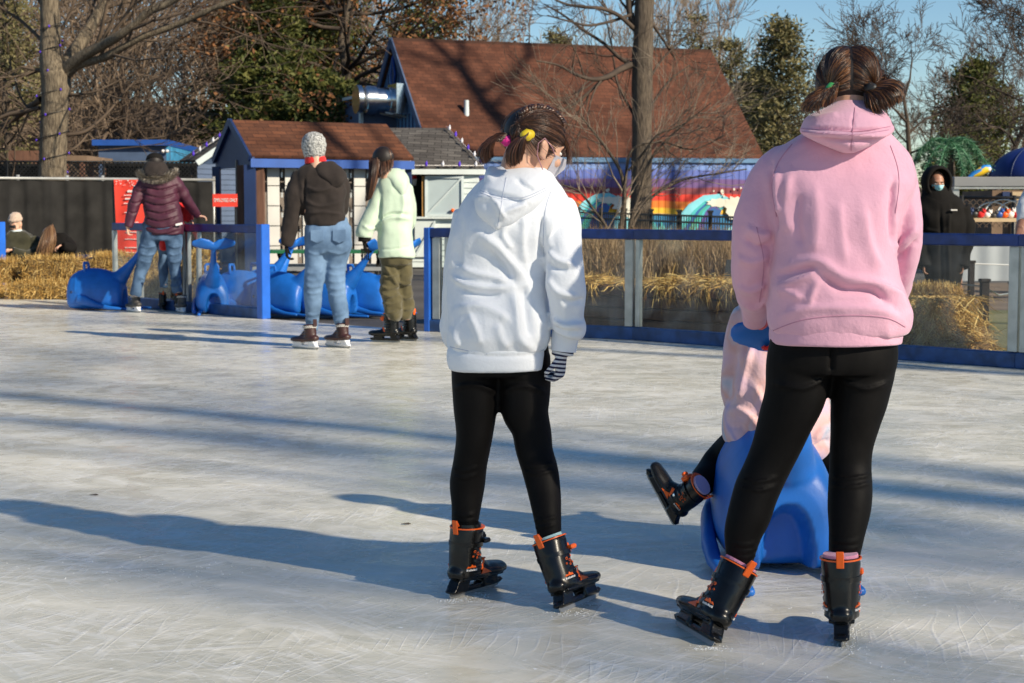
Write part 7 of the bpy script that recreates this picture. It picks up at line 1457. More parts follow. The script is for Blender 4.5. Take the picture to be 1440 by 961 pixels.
g_ = MB(); limb(g_, [(512, 333, YM - .06, 8.5, 1), (512, 340, YM - .06, 8.5, 1)], 14); hand(g_, W(512, 338, YM - .06), (0.05, 0.3, -1), (1, 0.1, 0), 0.95, 0.6, side=-1); skin_obj('glove', g_, MT['black_coat'], mp_, 0.006, 2)
m = MB(); 
for i in range(12): x_ = 508 + i; m.ring_tube([W(x_, 350, YM - .08), W(x_ + rnd.uniform(-1, 1), 360, YM - .1), W(x_ + rnd.uniform(-2, 2), 366, YM - .1)], [0.003] * 3, seg=4)
obj('fringe', m, MT['black_coat'], mp_, True)
skate_px(mp_, 560, 482, R(62), 0.98, style='shell', detail=True, fine=False); skate_px(mp_, 584, 480, R(50), 0.98, style='shell', detail=True, fine=False)

# ================================================================== woman in maroon coat
YN = 18.35
np_ = thing('person', 'woman in dark cap and maroon padded coat with fur collar holding the barrier', 'person', at(W(222, 296, YN), 0))
HN = head_mat(W(218, 232, YN), R(10), R(-10), 0, 1.0)
b = MB(); head_shapes(b, HN); torso(b, [(245, 208, 236, .15, 0), (258, 202, 244, .18, 0), (320, 206, 252, .2, 0)], YN)
NL = [(215, 315, YN, 15, 1), (212, 335, YN, 14, 1), (205, 358, YN - .02, 11, 1), (199, 380, YN - .03, 9, 1), (194, 400, YN - .03, 8, 1), (190, 416, YN - .02, 7.5, 1)]
NR = [(241, 315, YN, 15, 1), (244, 335, YN, 13, 1), (245, 358, YN, 10.5, 1), (246, 380, YN, 8.5, 1), (248, 400, YN, 7.5, 1), (250, 412, YN, 7, 1)]
NA = [(207, 250, YN, 8.5, 1.1), (198, 266, YN - .03, 9.5, 1), (190, 285, YN - .06, 8.5, 1), (184, 305, YN - .08, 7.5, 1), (180, 320, YN - .1, 6, 1)]
NB = [(240, 250, YN, 8.5, 1.1), (250, 262, YN + .03, 9.5, 1), (261, 280, YN + .1, 8.5, 1), (272, 296, YN + .2, 7, 1), (279, 304, YN + .26, 5, 1)]
limb(b, thin(NL, .8)); limb(b, thin(NR, .8)); limb(b, thin(NA, .65)); limb(b, thin(NB, .65)); hand(b, W(179, 319, YN - .1), (0.05, 0.1, -1), (1, .1, 0), 0.85, .7, side=-1); hand(b, W(278, 304, YN + .26), (0.9, 0.2, -0.1), (0, 0, -1), 0.85, .6, side=1)
skin_obj('body', b, MT['skin'], np_, 0.0075, 2); face_parts(np_, HN)
m = MB(); limb(m, NL, 18); limb(m, NR, 18); torso(m, [(300, 206, 254, .22, 0), (322, 202, 257, .26, 0), (338, 203, 256, .22, 0)], YN); skin_obj('jeans', m, MT['jeans_dark'], np_, 0.011, 4, [(0.014, 1.6, [(196, y0), (208, y0 + 3), (220, y0)]) for y0 in (345, 356, 366, 390, 400)] + [(0.014, 1.6, [(236, y0), (246, y0 + 3), (254, y0)]) for y0 in (345, 356, 366, 390, 400)], wob=[(0.014, 11, 4)])
h = MB(); torso(h, [(240, 212, 234, .15, 0), (248, 204, 244, .22, 0), (262, 199, 249, .26, 0), (282, 201, 251, .28, 0), (300, 203, 255, .29, 0), (315, 203, 258, .3, 0), (330, 205, 258, .29, 0)], YN, seg=30); limb(h, NA, 16); limb(h, NB, 16)
skin_obj('padded_coat', h, MT['maroon_shell'], np_, 0.010, 3, [(-0.022, 1.5, [(199, y0 - 2), (225, y0 + 5), (252, y0 - 2)]) for y0 in (262, 273, 284, 295, 306, 317, 326)] + [(-0.018, 1.3, [(x0, y0), (x0 + 9, y0 + 2), (x0 + 16, y0 - 1)]) for x0, y0 in ((189, 268), (183, 284), (180, 298))], wob=[(0.012, 12, 3)])
def fur(parent, pts, r, n, mat, seed=1, L=0.05):
    rr_ = random.Random(seed); m = MB()
    for i in range(n):
        f = rr_.random() * (len(pts) - 1); k = int(f); p = pts[k].lerp(pts[k + 1], f - k); v = Vector((rr_.gauss(0, 1), rr_.gauss(0, 1), rr_.gauss(0, 1))).normalized(); s = v.cross(Vector((0.3, 0.5, 0.8))).normalized() * 0.0035; q = p + v * r * rr_.random(); m.add([q - s, q + s, q + v * L], [(0, 1, 2)])
    return obj('fur_collar', m, mat, parent)
fur(np_, [W(197, 244, YN - .02), W(205, 249, YN - .12), (W(220, 252, YN - .16)), W(236, 249, YN - .12), W(246, 243, YN - .02)], 0.045, 6500, leafmat('brown grey fur', (0.16, 0.13, 0.10), (0.36, 0.31, 0.25), (0.6, 0.54, 0.46)), L=0.034)
h = MB(); torso(h, [(228, 206, 232, .2, -.02), (238, 203, 236, .24, -.06), (248, 204, 240, .24, -.08)], YN, seg=24); skin_obj('hood_lining', h, MT['char_fleece'], np_, 0.010, 3, wob=[(0.014, 14, 2)])
hr = obj('hair', cap_mesh(HN, lambda v: v.z > -0.09 if v.y < 0 else v.z > 0.02 + .5 * v.y, 0.012), MT['scalp'], np_, True)
m = MB(); m.ell((0, -0.012, 0.058), (0.092, 0.106, 0.07), seg=24, rings=14); m.ring_tube([(0, 0.0, 0.045), (0, 0.0, 0.065)], [0.098, 0.096], [0.116, 0.112], seg=24, ref=Vector((1, 0, 0))); m.ell((0, 0.10, 0.04), (0.06, 0.05, 0.008)); m.xf(HN); skin_obj('dark_cap', m, MT['black_coat'], np_, 0.008, 2)
m = MB(); m.prism([W(247, 315, YN - .15), W(256, 313, YN - .14), W(256, 316, YN - .14), W(247, 318, YN - .15)], (0, 0.02, 0)); obj('white_tag', m, MT['white_print'], np_)
skate_px(np_, 196, 440, R(42), 0.98, style='grey', detail=True); skate_px(np_, 259, 441, R(28), 0.98, style='grey', detail=True)

# ================================================================== child in red in front of her
YR = 18.66
rp = thing('person', 'small child in bright red jacket mostly hidden beyond the woman in the maroon coat', 'person', at(W(240, 296, YR), 0))
HR = head_mat(W(238, 268, YR), R(0), 0, 0, 0.85); b = MB(); head_shapes(b, HR); torso(b, [(282, 230, 250, .12, 0), (295, 224, 256, .15, 0), (345, 226, 254, .16, 0)], YR); RL = [(231, 340, YR, 8, 1), (230, 372, YR, 7, 1), (230, 405, YR, 6, 1)]; RR = [(246, 340, YR, 8, 1), (247, 372, YR, 7, 1), (247, 405, YR, 6, 1)]
limb(b, thin(RL, .8)); limb(b, thin(RR, .8)); hand(b, W(270, 311, YR), (0.3, 0, -1), (1, 0, 0), .65, .6); skin_obj('body', b, MT['skin'], rp, 0.009, 2); face_parts(rp, HR)
h = MB(); torso(h, [(280, 230, 248, .14, 0), (290, 222, 258, .2, 0), (320, 222, 258, .22, 0), (352, 224, 256, .22, 0)], YR); limb(h, [(252, 288, YR, 7, 1), (261, 300, YR, 7.5, 1), (268, 311, YR, 5, 1)]); limb(h, [(228, 290, YR, 7, 1), (220, 310, YR, 7, 1), (218, 325, YR, 5, 1)]); skin_obj('red_jacket', h, MT['red_cloth'], rp, 0.011, 3, wob=[(0.02, 12, 3)])
m = MB(); limb(m, RL); limb(m, RR); torso(m, [(338, 224, 254, .18, 0), (352, 224, 254, .18, 0)], YR); skin_obj('jeans', m, MT['jeans_dark'], rp, 0.011, 3, wob=[(0.014, 12, 5)])
hr = obj('hair', cap_mesh(HR, lambda v: v.z > -0.08 if v.y < 0 else v.z > 0.02 + .5 * v.y, 0.012), MT['hair_dark'], rp, True)
skate_px(rp, 230, 437, R(20), 0.75, style='shell', fine=False); skate_px(rp, 248, 438, R(-10), 0.75, style='shell', fine=False)

# ================================================================== seated man and child behind the bales
YS = 23.4
sp_ = thing('person', 'seated man in tan beanie and dark olive coat looking down at his hands', 'person', at(W(25, 296, YS), 0))
HS = head_mat(W(22, 316, YS), R(180 - 12), R(-20), 0, 1.0); b = MB(); head_shapes(b, HS); torso(b, [(330, 12, 38, .15, 0), (345, 4, 46, .2, 0), (375, 8, 44, .22, 0)], YS, power=2.2); limb(b, [(14, 374, YS, 6, 1), (6, 371, YS - .3, 5, 1), (5, 392, YS - .36, 4.5, 1), (5, 403, YS - .36, 4, 1)]); limb(b, [(36, 374, YS, 6, 1), (36, 371, YS - .3, 5, 1), (36, 392, YS - .36, 4.5, 1), (36, 403, YS - .36, 4, 1)])
hand(b, W(14, 352, YS - .22), (-0.9, -0.1, -0.2), (0, 0.2, 1), 0.95, .7, side=1); hand(b, W(2, 354, YS - .24), (0.8, -0.3, -0.1), (0, 0.2, 1), 0.95, .7, side=-1); skin_obj('body', b, MT['skin'], sp_, 0.008, 2); face_parts(sp_, HS)
h = MB(); torso(h, [(324, 14, 36, .16, 0), (332, 6, 46, .24, 0), (348, 0, 54, .3, 0), (366, 2, 54, .32, 0), (376, 6, 50, .3, 0)], YS); limb(h, [(48, 336, YS, 9, 1.1), (54, 350, YS - .05, 9, 1), (40, 360, YS - .16, 8, 1), (18, 353, YS - .22, 6, 1)]); limb(h, [(4, 336, YS, 9, 1.1), (-8, 350, YS - .05, 9, 1), (-4, 357, YS - .2, 7, 1)]); skin_obj('coat', h, MT['olive_coat'], sp_, 0.012, 3, wob=[(0.025, 9, 3)])
m = MB(); limb(m, [(14, 374, YS, 10, 1), (6, 371, YS - .3, 9, 1), (5, 392, YS - .36, 8, 1), (5, 406, YS - .36, 7, 1)]); limb(m, [(36, 374, YS, 10, 1), (36, 371, YS - .3, 9, 1), (36, 392, YS - .36, 8, 1), (36, 406, YS - .36, 7, 1)]); skin_obj('trousers', m, MT['black_coat'], sp_, 0.012, 3)
m = MB(); m.ell((0, -0.022, 0.082), (0.088, 0.102, 0.085), seg=24, rings=18); m.ring_tube([(0, -0.012, 0.052), (0, -0.016, 0.082)], [0.093, 0.094], [0.108, 0.110], seg=24, ref=Vector((1, 0, 0))); m.xf(HS); skin_obj('beanie', m, MT['beanie_tan'], sp_, 0.009, 2, wob=[(0.006, 40, 1)])
m = MB(); m.ring_tube([(-0.05, 0.086, 0.004), (-0.03, 0.094, 0.002), (0.03, 0.094, 0.002), (0.05, 0.086, 0.004)], [0.012, 0.017, 0.017, 0.012], seg=8); m.xf(HS); obj('sunglasses', m, MT['black_metal'], sp_, True)
m = MB(); limb(m, [(22, 324, YS, 9, 1), (23, 331, YS, 9.5, 1)], 16); obj('scarf', m, MT['pale_trim'], sp_, True)
kp = thing('person', 'child with long light brown hair and black coat sitting behind the straw bale', 'person', at(W(78, 296, YS), 0))
HK = head_mat(W(68, 332, YS - .1), R(38), R(-25), 0, 0.88); b = MB(); head_shapes(b, HK); torso(b, [(342, 70, 92, .14, 0), (356, 64, 98, .18, 0), (382, 66, 98, .2, 0)], YS, power=2.2); limb(b, [(74, 376, YS, 5, 1), (74, 374, YS - .28, 4.5, 1), (74, 400, YS - .31, 4, 1)]); limb(b, [(92, 376, YS, 5, 1), (92, 374, YS - .28, 4.5, 1), (92, 400, YS - .31, 4, 1)]); hand(b, W(84, 346, YS - .2), (-0.5, -.2, -.3), (0, 0, -1), .75, .6); skin_obj('body', b, MT['skin'], kp, 0.009, 2); face_parts(kp, HK)
h = MB(); torso(h, [(328, 80, 92, .15, .02), (340, 68, 102, .24, 0), (356, 62, 106, .3, 0), (380, 64, 104, .3, 0)], YS, power=2.2); limb(h, [(94, 338, YS, 8, 1), (100, 350, YS - .08, 8, 1), (88, 347, YS - .2, 6, 1)]); skin_obj('black_coat', h, MT['black_coat'], kp, 0.012, 3, wob=[(0.02, 9, 3)])
m = MB(); limb(m, [(74, 376, YS, 9, 1), (74, 374, YS - .28, 8, 1), (74, 403, YS - .31, 7, 1)]); limb(m, [(92, 376, YS, 9, 1), (92, 374, YS - .28, 8, 1), (92, 403, YS - .31, 7, 1)]); skin_obj('trousers', m, MT['black_coat'], kp, 0.012, 3)
hr = obj('hair', cap_mesh(HK, lambda v: v.z > -0.09 if v.y < 0 else v.z > 0.02 + .5 * v.y, 0.012), MT['hair_blonde'], kp, True)
rnd = random.Random(15); t = MB(); tail_strands(t, rnd, [W(68, 320, YS - .18), W(66, 335, YS - .24), W(64, 350, YS - .26), W(63, 364, YS - .26)], (0.06, 0.11, 0.12, 0.07), 900, 0.0035); obj('long_hair', t, MT['hair_blonde'], hr, True)

# ================================================================== hooded man at right
YH = 16.2
hp = thing('person', 'hooded man in long black coat and pale blue medical mask standing behind the straw bale', 'person', at(W(1328, 296, YH), 0))
HH = head_mat(W(1317, 258, YH), R(180 + 4), R(-8), 0, 1.0); b = MB(); head_shapes(b, HH); torso(b, [(280, 1302, 1342, .15, 0), (300, 1294, 1354, .2, 0), (390, 1304, 1352, .2, 0)], YH, power=2.2); PL = [(1316, 385, YH, 13, 1), (1314, 430, YH, 11, 1), (1313, 457, YH, 9, 1)]; PR = [(1340, 385, YH, 13, 1), (1342, 430, YH, 11, 1), (1343, 457, YH, 9, 1)]
limb(b, PL); limb(b, PR); hand(b, W(1353, 372, YH - .09), (0.0, -0.05, -1), (-1, 0, 0), .8, .6); hand(b, W(1299, 372, YH - .09), (0.0, -0.05, -1), (1, 0, 0), .8, .6, side=-1); skin_obj('body', b, MT['skin_dark'], hp, 0.008, 2); face_parts(hp, HH); mask_part(hp, HH, MT['mask_blue'], loops=False)
h = MB(); torso(h, [(272, 1300, 1338, .2, .02), (282, 1292, 1350, .28, .02), (300, 1290, 1358, .30, 0), (330, 1295, 1356, .31, 0), (365, 1298, 1354, .32, 0), (400, 1302, 1350, .32, 0), (410, 1304, 1348, .3, 0)], YH, power=2.3); limb(h, [(1352, 292, YH, 11, 1.1), (1360, 318, YH, 11, 1), (1358, 345, YH - .03, 11, 1), (1353, 376, YH - .09, 10, 1)]); limb(h, [(1294, 292, YH, 10, 1.1), (1288, 318, YH, 11, 1), (1292, 345, YH - .03, 11, 1), (1299, 376, YH - .09, 10, 1)])
skin_obj('long_coat', h, MT['black_coat'], hp, 0.011, 3, [(0.015, 3, [(1336, 290), (1334, 340), (1336, 400)]), (-0.015, 3, [(1322, 290), (1324, 340), (1324, 400)]), (0.015, 3, [(1296, 320), (1320, 326), (1330, 320)])], wob=[(0.02, 8, 3)])
h = MB(); h.ring_tube([(0, 0.092, 0.02), (0, 0.06, 0.02), (0, -0.03, 0.01), (0, -0.11, -0.01)], [0.112, 0.135, 0.145, 0.09], [0.138, 0.155, 0.16, 0.10], seg=32, ref=Vector((1, 0, 0)), cap=False); h.xf(HH); o = obj('hood', h, MT['black_coat'], hp, True); sd_ = o.modifiers.new('t', 'SOLIDIFY'); sd_.thickness = 0.015
h = MB(); limb(h, [(1317, 266, YH + .05, 20, .8), (1318, 276, YH + .02, 23, .8), (1321, 288, YH, 26, .7)], 20); skin_obj('collar', h, MT['black_coat'], hp, 0.01, 2)
m = MB(); limb(m, PL); limb(m, PR); skin_obj('trousers', m, MT['jeans_dark'], hp, 0.011, 3)
for a, b__ in ((1313, 1), (1343, -1)):
    m = MB(); q = at(W(a, 457, YH), 0); m.ring_tube([q + Vector((0, .05, .05)), q + Vector((0, -.05, .045)), q + Vector((0, -.17, .04))], [.045, .05, .04], [.05, .045, .035], seg=12, round_ends=True); obj('shoe', m, MT['black_coat'], hp, True)
m = MB()
for k in range(6): p = W(1337.5 + k * 1.5, 296.5, YH - .185); m.box((p.x, p.y, p.z), (p.x + 0.008, p.y + 0.02, p.z + 0.012))
obj('chest_logo', m, MT['white_print'], hp)

# ================================================================== person cut by the right edge, hand on the rail
YE = FL[7].y + 0.35
ep = thing('person', 'person in pale puffy sleeve at the right edge resting a brown hand on the rail', 'person', at(W(1462, 296, YE), 0))
HE = head_mat(W(1475, 240, YE + .1), R(170), 0, 0, 1.0); b = MB(); head_shapes(b, HE); torso(b, [(275, 1460, 1490, .15, .1), (300, 1450, 1500, .2, .1), (400, 1452, 1498, .2, .1)], YE, power=2.2); wr = W(1434, 322, YE - .28); hand(b, wr, (-0.1, -0.5, -0.55), (0, 0.4, -1), 0.95, 0.8, side=1); limb(b, [(1446, 290, YE - .1, 9, 1), (1434, 324, YE - .28, 7, 1)]); limb(b, [(1462, 400, YE + .1, 14, 1), (1462, 500, YE + .1, 9, 1)]); limb(b, [(1492, 400, YE + .1, 14, 1), (1492, 500, YE + .1, 9, 1)])
skin_obj('body', b, MT['skin_dark'], ep, 0.007, 2); face_parts(ep, HE)
h = MB(); torso(h, [(272, 1456, 1492, .2, .1), (285, 1446, 1508, .28, .1), (400, 1446, 1506, .32, .1)], YE, power=2.3); limb(h, [(1456, 270, YE + .05, 14, 1.1), (1444, 292, YE - .1, 13, 1), (1438, 312, YE - .24, 8, 1)]); skin_obj('pale_jacket', h, cloth('pale grey nylon', (0.5, 0.53, 0.56), 0.06), ep, 0.010, 3, wob=[(0.02, 12, 3)])
m = MB(); limb(m, [(1462, 390, YE + .1, 18, 1), (1462, 500, YE + .1, 12, 1)]); limb(m, [(1492, 390, YE + .1, 18, 1), (1492, 500, YE + .1, 12, 1)]); skin_obj('trousers', m, MT['jeans_dark'], ep, 0.012, 3)
obj('hair', cap_mesh(HE, lambda v: v.z > -0.06 if v.y < 0 else v.z > 0.02 + .5 * v.y, 0.012), MT['hair_dark'], ep, True)
# ================================================================== stall, palm, parrot and dome at right
YT = 22.0
bt = thing('toy_booth', 'booth with grey metal beam, timber shelf and pale skirt behind the hooded man', 'booth', at(W(1420, 296, YT), 0))
a = W(1340, 249, YT); b = W(1500, 263, YT); m = MB(); m.box((a.x, YT - 0.05, b.z), (b.x, YT + 0.05, a.z)); obj('beam', m, MT['grey_pipe2'] if 'grey_pipe2' in MT else MT.setdefault('grey_pipe2', M('grey coated metal', (0.22, 0.225, 0.23), 0.4, 0.08, 2)), bt, bevel=0.01)
a = W(1340, 263, YT); b = W(1500, 266, YT); m = MB(); m.box((a.x, YT - 0.07, b.z), (b.x, YT + 0.07, a.z - 0.004)); obj('beam_trim', m, MT['alu'], bt)
for px in (1343, 1498):
    p = W(px, 296, YT); m = MB(); m.box((p.x - 0.04, YT - 0.04, 0), (p.x + 0.04, YT + 0.04, W(px, 263, YT).z)); obj('post', m, MT['alu'], bt)
a = W(1356, 307, YT); b = W(1490, 312, YT); m = MB(); m.box((a.x, YT - 0.25, b.z), (b.x, YT + 0.35, a.z)); obj('shelf', m, M('pale timber shelf', (0.52, 0.38, 0.22), 0.6), bt)
a = W(1330, 346, YT); b = W(1500, 394, YT); m = MB(); vs = []
for i in range(41):
    u = i / 40; x_ = a.x + (b.x - a.x) * u; o_ = 0.015 * sin(i * .9); vs += [(x_, YT - 0.28 + o_ * .3, a.z), (x_, YT - 0.29 + o_, b.z)]
m.add(vs, [(2*i, 2*i+2, 2*i+3, 2*i+1) for i in range(40)]); obj('skirt', m, M('pale grey vinyl', (0.42, 0.43, 0.45), 0.4, 0.04, 3), bt, True)
m = MB(); a2 = W(1330, 330, YT); m.box((a2.x, YT - 0.27, W(1330, 347, YT).z), (b.x, YT + 0.3, W(1330, 343, YT).z)); obj('lower_shelf', m, MT['dark_int'], bt)
# small goods on the shelf: individually
rnd = random.Random(6)
def goods(name, label, px, py, fn, mat, Y=YT): 
    t = thing(name, label, 'toy', W(px, py, Y), 'small toys on the booth shelves'); m = MB(); fn(m, W(px, py, Y)); obj('toy_body', m, MT[mat] if mat in MT else mat, t, True); return t
zsh = W(1356, 307, YT).z
cols = ['navy_shade', 'black_metal', 'red_cloth', 'white_print', 'boot_grey', 'fascia_blue', 'orange', 'white_print', 'red_cloth', 'navy_shade']
for i, px in enumerate((1362, 1370, 1379, 1388, 1397, 1405, 1413, 1421, 1429)):
    col = cols[i % len(cols)]; lab = '%s knitted toy, %s' % ({'navy_shade': 'navy', 'black_metal': 'black', 'red_cloth': 'red', 'white_print': 'white', 'boot_grey': 'dark grey', 'fascia_blue': 'blue', 'orange': 'orange'}[col], ['leftmost on the timber shelf by the hooded man', 'second from the left on the timber shelf', 'third from the left on the timber shelf', 'middle left of the timber shelf', 'at the middle of the timber shelf', 'just right of the middle of the timber shelf', 'third from the right in view on the timber shelf', 'second from the right in view on the timber shelf', 'beside the pale sleeve on the timber shelf'][i])
    p = W(px, 307, YT); p.z = zsh
    t = thing('stuffed_toy', lab, 'toy', p, 'small toys on the booth shelves'); m = MB(); s = rnd.uniform(0.8, 1.2)
    m.ell(p + Vector((0, 0, 0.045 * s)), (0.05 * s, 0.045, 0.045 * s)); m.ell(p + Vector((0.035, -0.02, 0.085 * s)), (0.028, 0.026, 0.026)); m.ell(p + Vector((0.05, -0.03, 0.11 * s)), (0.01, 0.01, 0.014)); m.ell(p + Vector((0.02, -0.03, 0.11 * s)), (0.01, 0.01, 0.014)); obj('toy_body', m, MT[col], t, True)
for i, px in enumerate((1410, 1419, 1428, 1437)):
    p = W(px, 334, YT); p.z = W(1330, 343, YT).z; t = thing('red_mug', 'shiny red mug, ' + ['leftmost of the row on the lower shelf', 'second of the row on the lower shelf', 'third of the row on the lower shelf', 'last of the row beside the brown hand'][i], 'mug', p, 'red mugs on the lower shelf'); m = MB(); m.ring_tube([p, p + Vector((0, 0, 0.012)), p + Vector((0, 0, 0.085))], [0.03, 0.034, 0.036], seg=16); obj('cup', m, MT.setdefault('red_gloss', M('red gloss', (0.6, 0.01, 0.012), 0.2)), t, True, autosm=40)
    m = MB(); m.ring_tube([p + Vector((0.034, 0, 0.07)), p + Vector((0.055, 0, 0.06)), p + Vector((0.055, 0, 0.03)), p + Vector((0.034, 0, 0.02))], [0.005] * 4, seg=6); obj('handle', m, MT['red_gloss'], t, True)
for i, px in enumerate((1366, 1371, 1376, 1381, 1386, 1391)):
    p = W(px, 334, YT + .05); p.z = W(1330, 343, YT).z; t = thing('pale_candle', 'small pale jar, number %s from the left in the row under the timber shelf' % ['one', 'two', 'three', 'four', 'five', 'six'][i], 'jar', p, 'pale jars under the timber shelf'); m = MB(); m.ring_tube([p, p + Vector((0, 0, 0.06)), p + Vector((0, 0, 0.07)), p + Vector((0, 0, 0.1))], [0.016, 0.016, 0.01, 0.01], seg=10); obj('jar_body', m, M('cream jar', (0.55, 0.45, 0.3), 0.5) if i == 0 else bpy.data.materials['cream jar'], t, True, autosm=40)
# clear arched hoops standing on the shelf
for i, (px, r_) in enumerate(((1398, 0.24), (1414, 0.28), (1430, 0.26))):
    p = W(px, 307, YT + .12); p.z = zsh; t = thing('white_hoop', ['white bent hoop above the shelf, nearest the hooded man', 'white bent hoop above the middle of the shelf', 'white bent hoop above the shelf beside the pale sleeve'][i], 'hoop', p, 'bent white hoops over the shelf'); m = MB(); m.ring_tube([p + Vector((r_ * cos(a_), 0.1 * sin(a_), r_ * 0.85 * sin(a_))) for a_ in np.linspace(0, pi, 15)], [0.009] * 15, seg=6); obj('hoop_tube', m, MT['white_paint'], t, True)
# wire mesh panel behind
chain('wire_mesh_panel', W(1352, 296, 23.2), W(1500, 296, 23.2), W(1352, 320, 23.2).z, W(1352, 278, 23.2).z, 'rusty wire mesh panel behind the booth shelf', 0.09, 'twig', 0.008, 2)
ob = thing('brick_hut', 'small pale and brown hut wall far behind the booth', 'hut', at(W(1420, 296, 30), 0)); p0 = W(1395, 296, 30); p1 = W(1500, 296, 30)
m = MB(); m.box((p0.x, 30, 0), (p1.x, 32, W(0, 268, 30).z)); obj('wall', m, MT['dirt'], ob); m = MB(); pa = W(1424, 268, 29.9); m.box((pa.x, 29.9, 0), (p1.x, 29.99, W(0, 270, 30).z)); obj('timber_panel', m, bpy.data.materials['pale timber shelf'], ob)
m = MB(); pa = W(1410, 270, 29.9); m.box((pa.x, 29.88, W(0, 281, 30).z), (pa.x + .12, 29.98, W(0, 270, 30).z)); obj('window', m, MT['navy_shade'], ob)
# blue dome canopy
dm = thing('blue_dome_umbrella', 'dark blue domed parasol rising at the right edge above the grey beam', 'parasol', at(W(1452, 296, 26), 0)); c = W(1452, 252, 26); m = MB(); m.ell((c.x, c.y, c.z - 0.02), (0.66, 0.66, 0.50), seg=32, rings=20)
m.f = [f for f in m.f if min(m.v[i][2] for i in f) > c.z - 0.03]; o = obj('canopy', m, M('navy blue fabric', (0.006, 0.02, 0.14), 0.5, 0.08, 2), dm, True); q_ = o.modifiers.new('t', 'SOLIDIFY'); q_.thickness = 0.01
m = MB(); m.ring_tube([at(c, 0), at(c, c.z + .45)], [0.025] * 2, seg=10); obj('pole', m, MT['alu'], dm, True)
for k in range(8):
    a_ = k * pi / 4; m = MB(); m.ring_tube([c + Vector((0.665 * cos(a_) * cos(t), 0.665 * sin(a_) * cos(t), -0.02 + 0.505 * sin(t))) for t in np.linspace(0.02, 1.5, 10)], [0.008] * 10, seg=5); obj('rib', m, MT['navy_shade'], dm, True)
# artificial palm with drooping tinsel fronds
YA = 25.5
pl_ = thing('artificial_palm', 'artificial palm tree hung with green and silver tinsel behind the hooded man', 'artificial tree', at(W(1338, 296, YA), 0)); m = MB(); P = [W(1338, 390, YA), W(1339, 300, YA), W(1338, 240, YA), W(1336, 205, YA)]; P[0].z = 0; m.ring_tube(P, [.07, .06, .055, .05], seg=12); obj('trunk', m, MT['bark_dark'], pl_, True)
rnd = random.Random(44); top = W(1336, 200, YA)
for k, (ex, ey, dy) in enumerate([(1290, 216, 0), (1300, 240, -.2), (1282, 232, .2), (1318, 248, -.4), (1356, 246, -.4), (1378, 214, 0), (1392, 236, .1), (1374, 250, -.3), (1330, 236, .5), (1362, 226, .4)]):
    e = W(ex, ey, YA + dy); mid = (top + e) / 2 + Vector((0, 0, 0.24)); m = MB(); Q = [top.lerp(mid, t).lerp(mid.lerp(e, t), t) for t in np.linspace(0, 1, 14)]; m.ring_tube(Q, [0.014] * 14, seg=5)
    for i in range(620):
        t = rnd.random(); kk = min(int(t * 13), 12); p = Q[kk].lerp(Q[kk + 1], t * 13 - kk); v = Vector((rnd.gauss(0, .45), rnd.gauss(0, .45), -abs(rnd.gauss(0.6, .5)) + 0.25)).normalized(); s = Vector((rnd.gauss(0, 1), rnd.gauss(0, 1), rnd.gauss(0, 1))).normalized() * 0.004; L = rnd.uniform(0.05, 0.15); m.add([p - s, p + s, p + v * L + s * .5, p + v * L - s * .5], [(0, 1, 2, 3)])
    obj('frond', m, MT['tinsel'], pl_)
# parrot figure
pr = thing('parrot_figure', 'blue and yellow macaw figure perched on the grey beam', 'parrot figure', W(1375, 249, YT)); q = W(1378, 245, YT); m = MB()
m.ring_tube([q + Vector((-0.122, 0.000, -0.029)), q + Vector((-0.072, 0.000, -0.007)), q + Vector((0.014, 0.000, 0.036)), q + Vector((0.072, 0.000, 0.061)), q + Vector((0.104, 0.000, 0.058))], [0.02, 0.04, 0.055, 0.05, 0.04], seg=16, ref=Vector((0, 1, 0)), round_ends=True); obj('body', m, M('macaw yellow', (0.75, 0.5, 0.02), 0.5), pr, True)
m = MB(); m.ring_tube([q + Vector((-0.302, 0.000, -0.194)), q + Vector((-0.187, 0.000, -0.086)), q + Vector((-0.086, 0.000, 0.000)), q + Vector((0.000, 0.000, 0.043)), q + Vector((0.058, 0.000, 0.085)), q + Vector((0.115, 0.000, 0.090)), q + Vector((0.144, 0.000, 0.043))], [0.012, 0.022, 0.045, 0.055, 0.04, 0.032, 0.02], [0.008, 0.016, 0.03, 0.035, 0.035, 0.03, 0.02], seg=14, ref=Vector((0, 1, 0)), round_ends=True); obj('wing', m, M('macaw blue', (0.02, 0.22, 0.6), 0.5), pr, True)
m = MB(); m.ell(q + Vector((0.108, -0.022, 0.061)), (0.03, 0.02, 0.03)); obj('face', m, MT['white_print'], pr, True); m = MB(); m.ring_tube([q + Vector((0.122, -0.007, 0.065)), q + Vector((0.148, -0.007, 0.050)), q + Vector((0.144, -0.007, 0.022))], [0.024, 0.02, 0.005], seg=10, round_ends=True); obj('beak', m, MT['black_metal'], pr, True)
m = MB(); m.ring_tube([q + Vector((-0.259, 0.000, -0.173)), q + Vector((-0.302, 0.000, -0.259))], [0.02, 0.01], seg=8, round_ends=True); m.ring_tube([q + Vector((-0.180, 0.000, -0.137)), q + Vector((-0.101, 0.000, -0.122))], [0.02, 0.012], seg=8, round_ends=True); obj('tail', m, bpy.data.materials['macaw yellow'], pr, True)
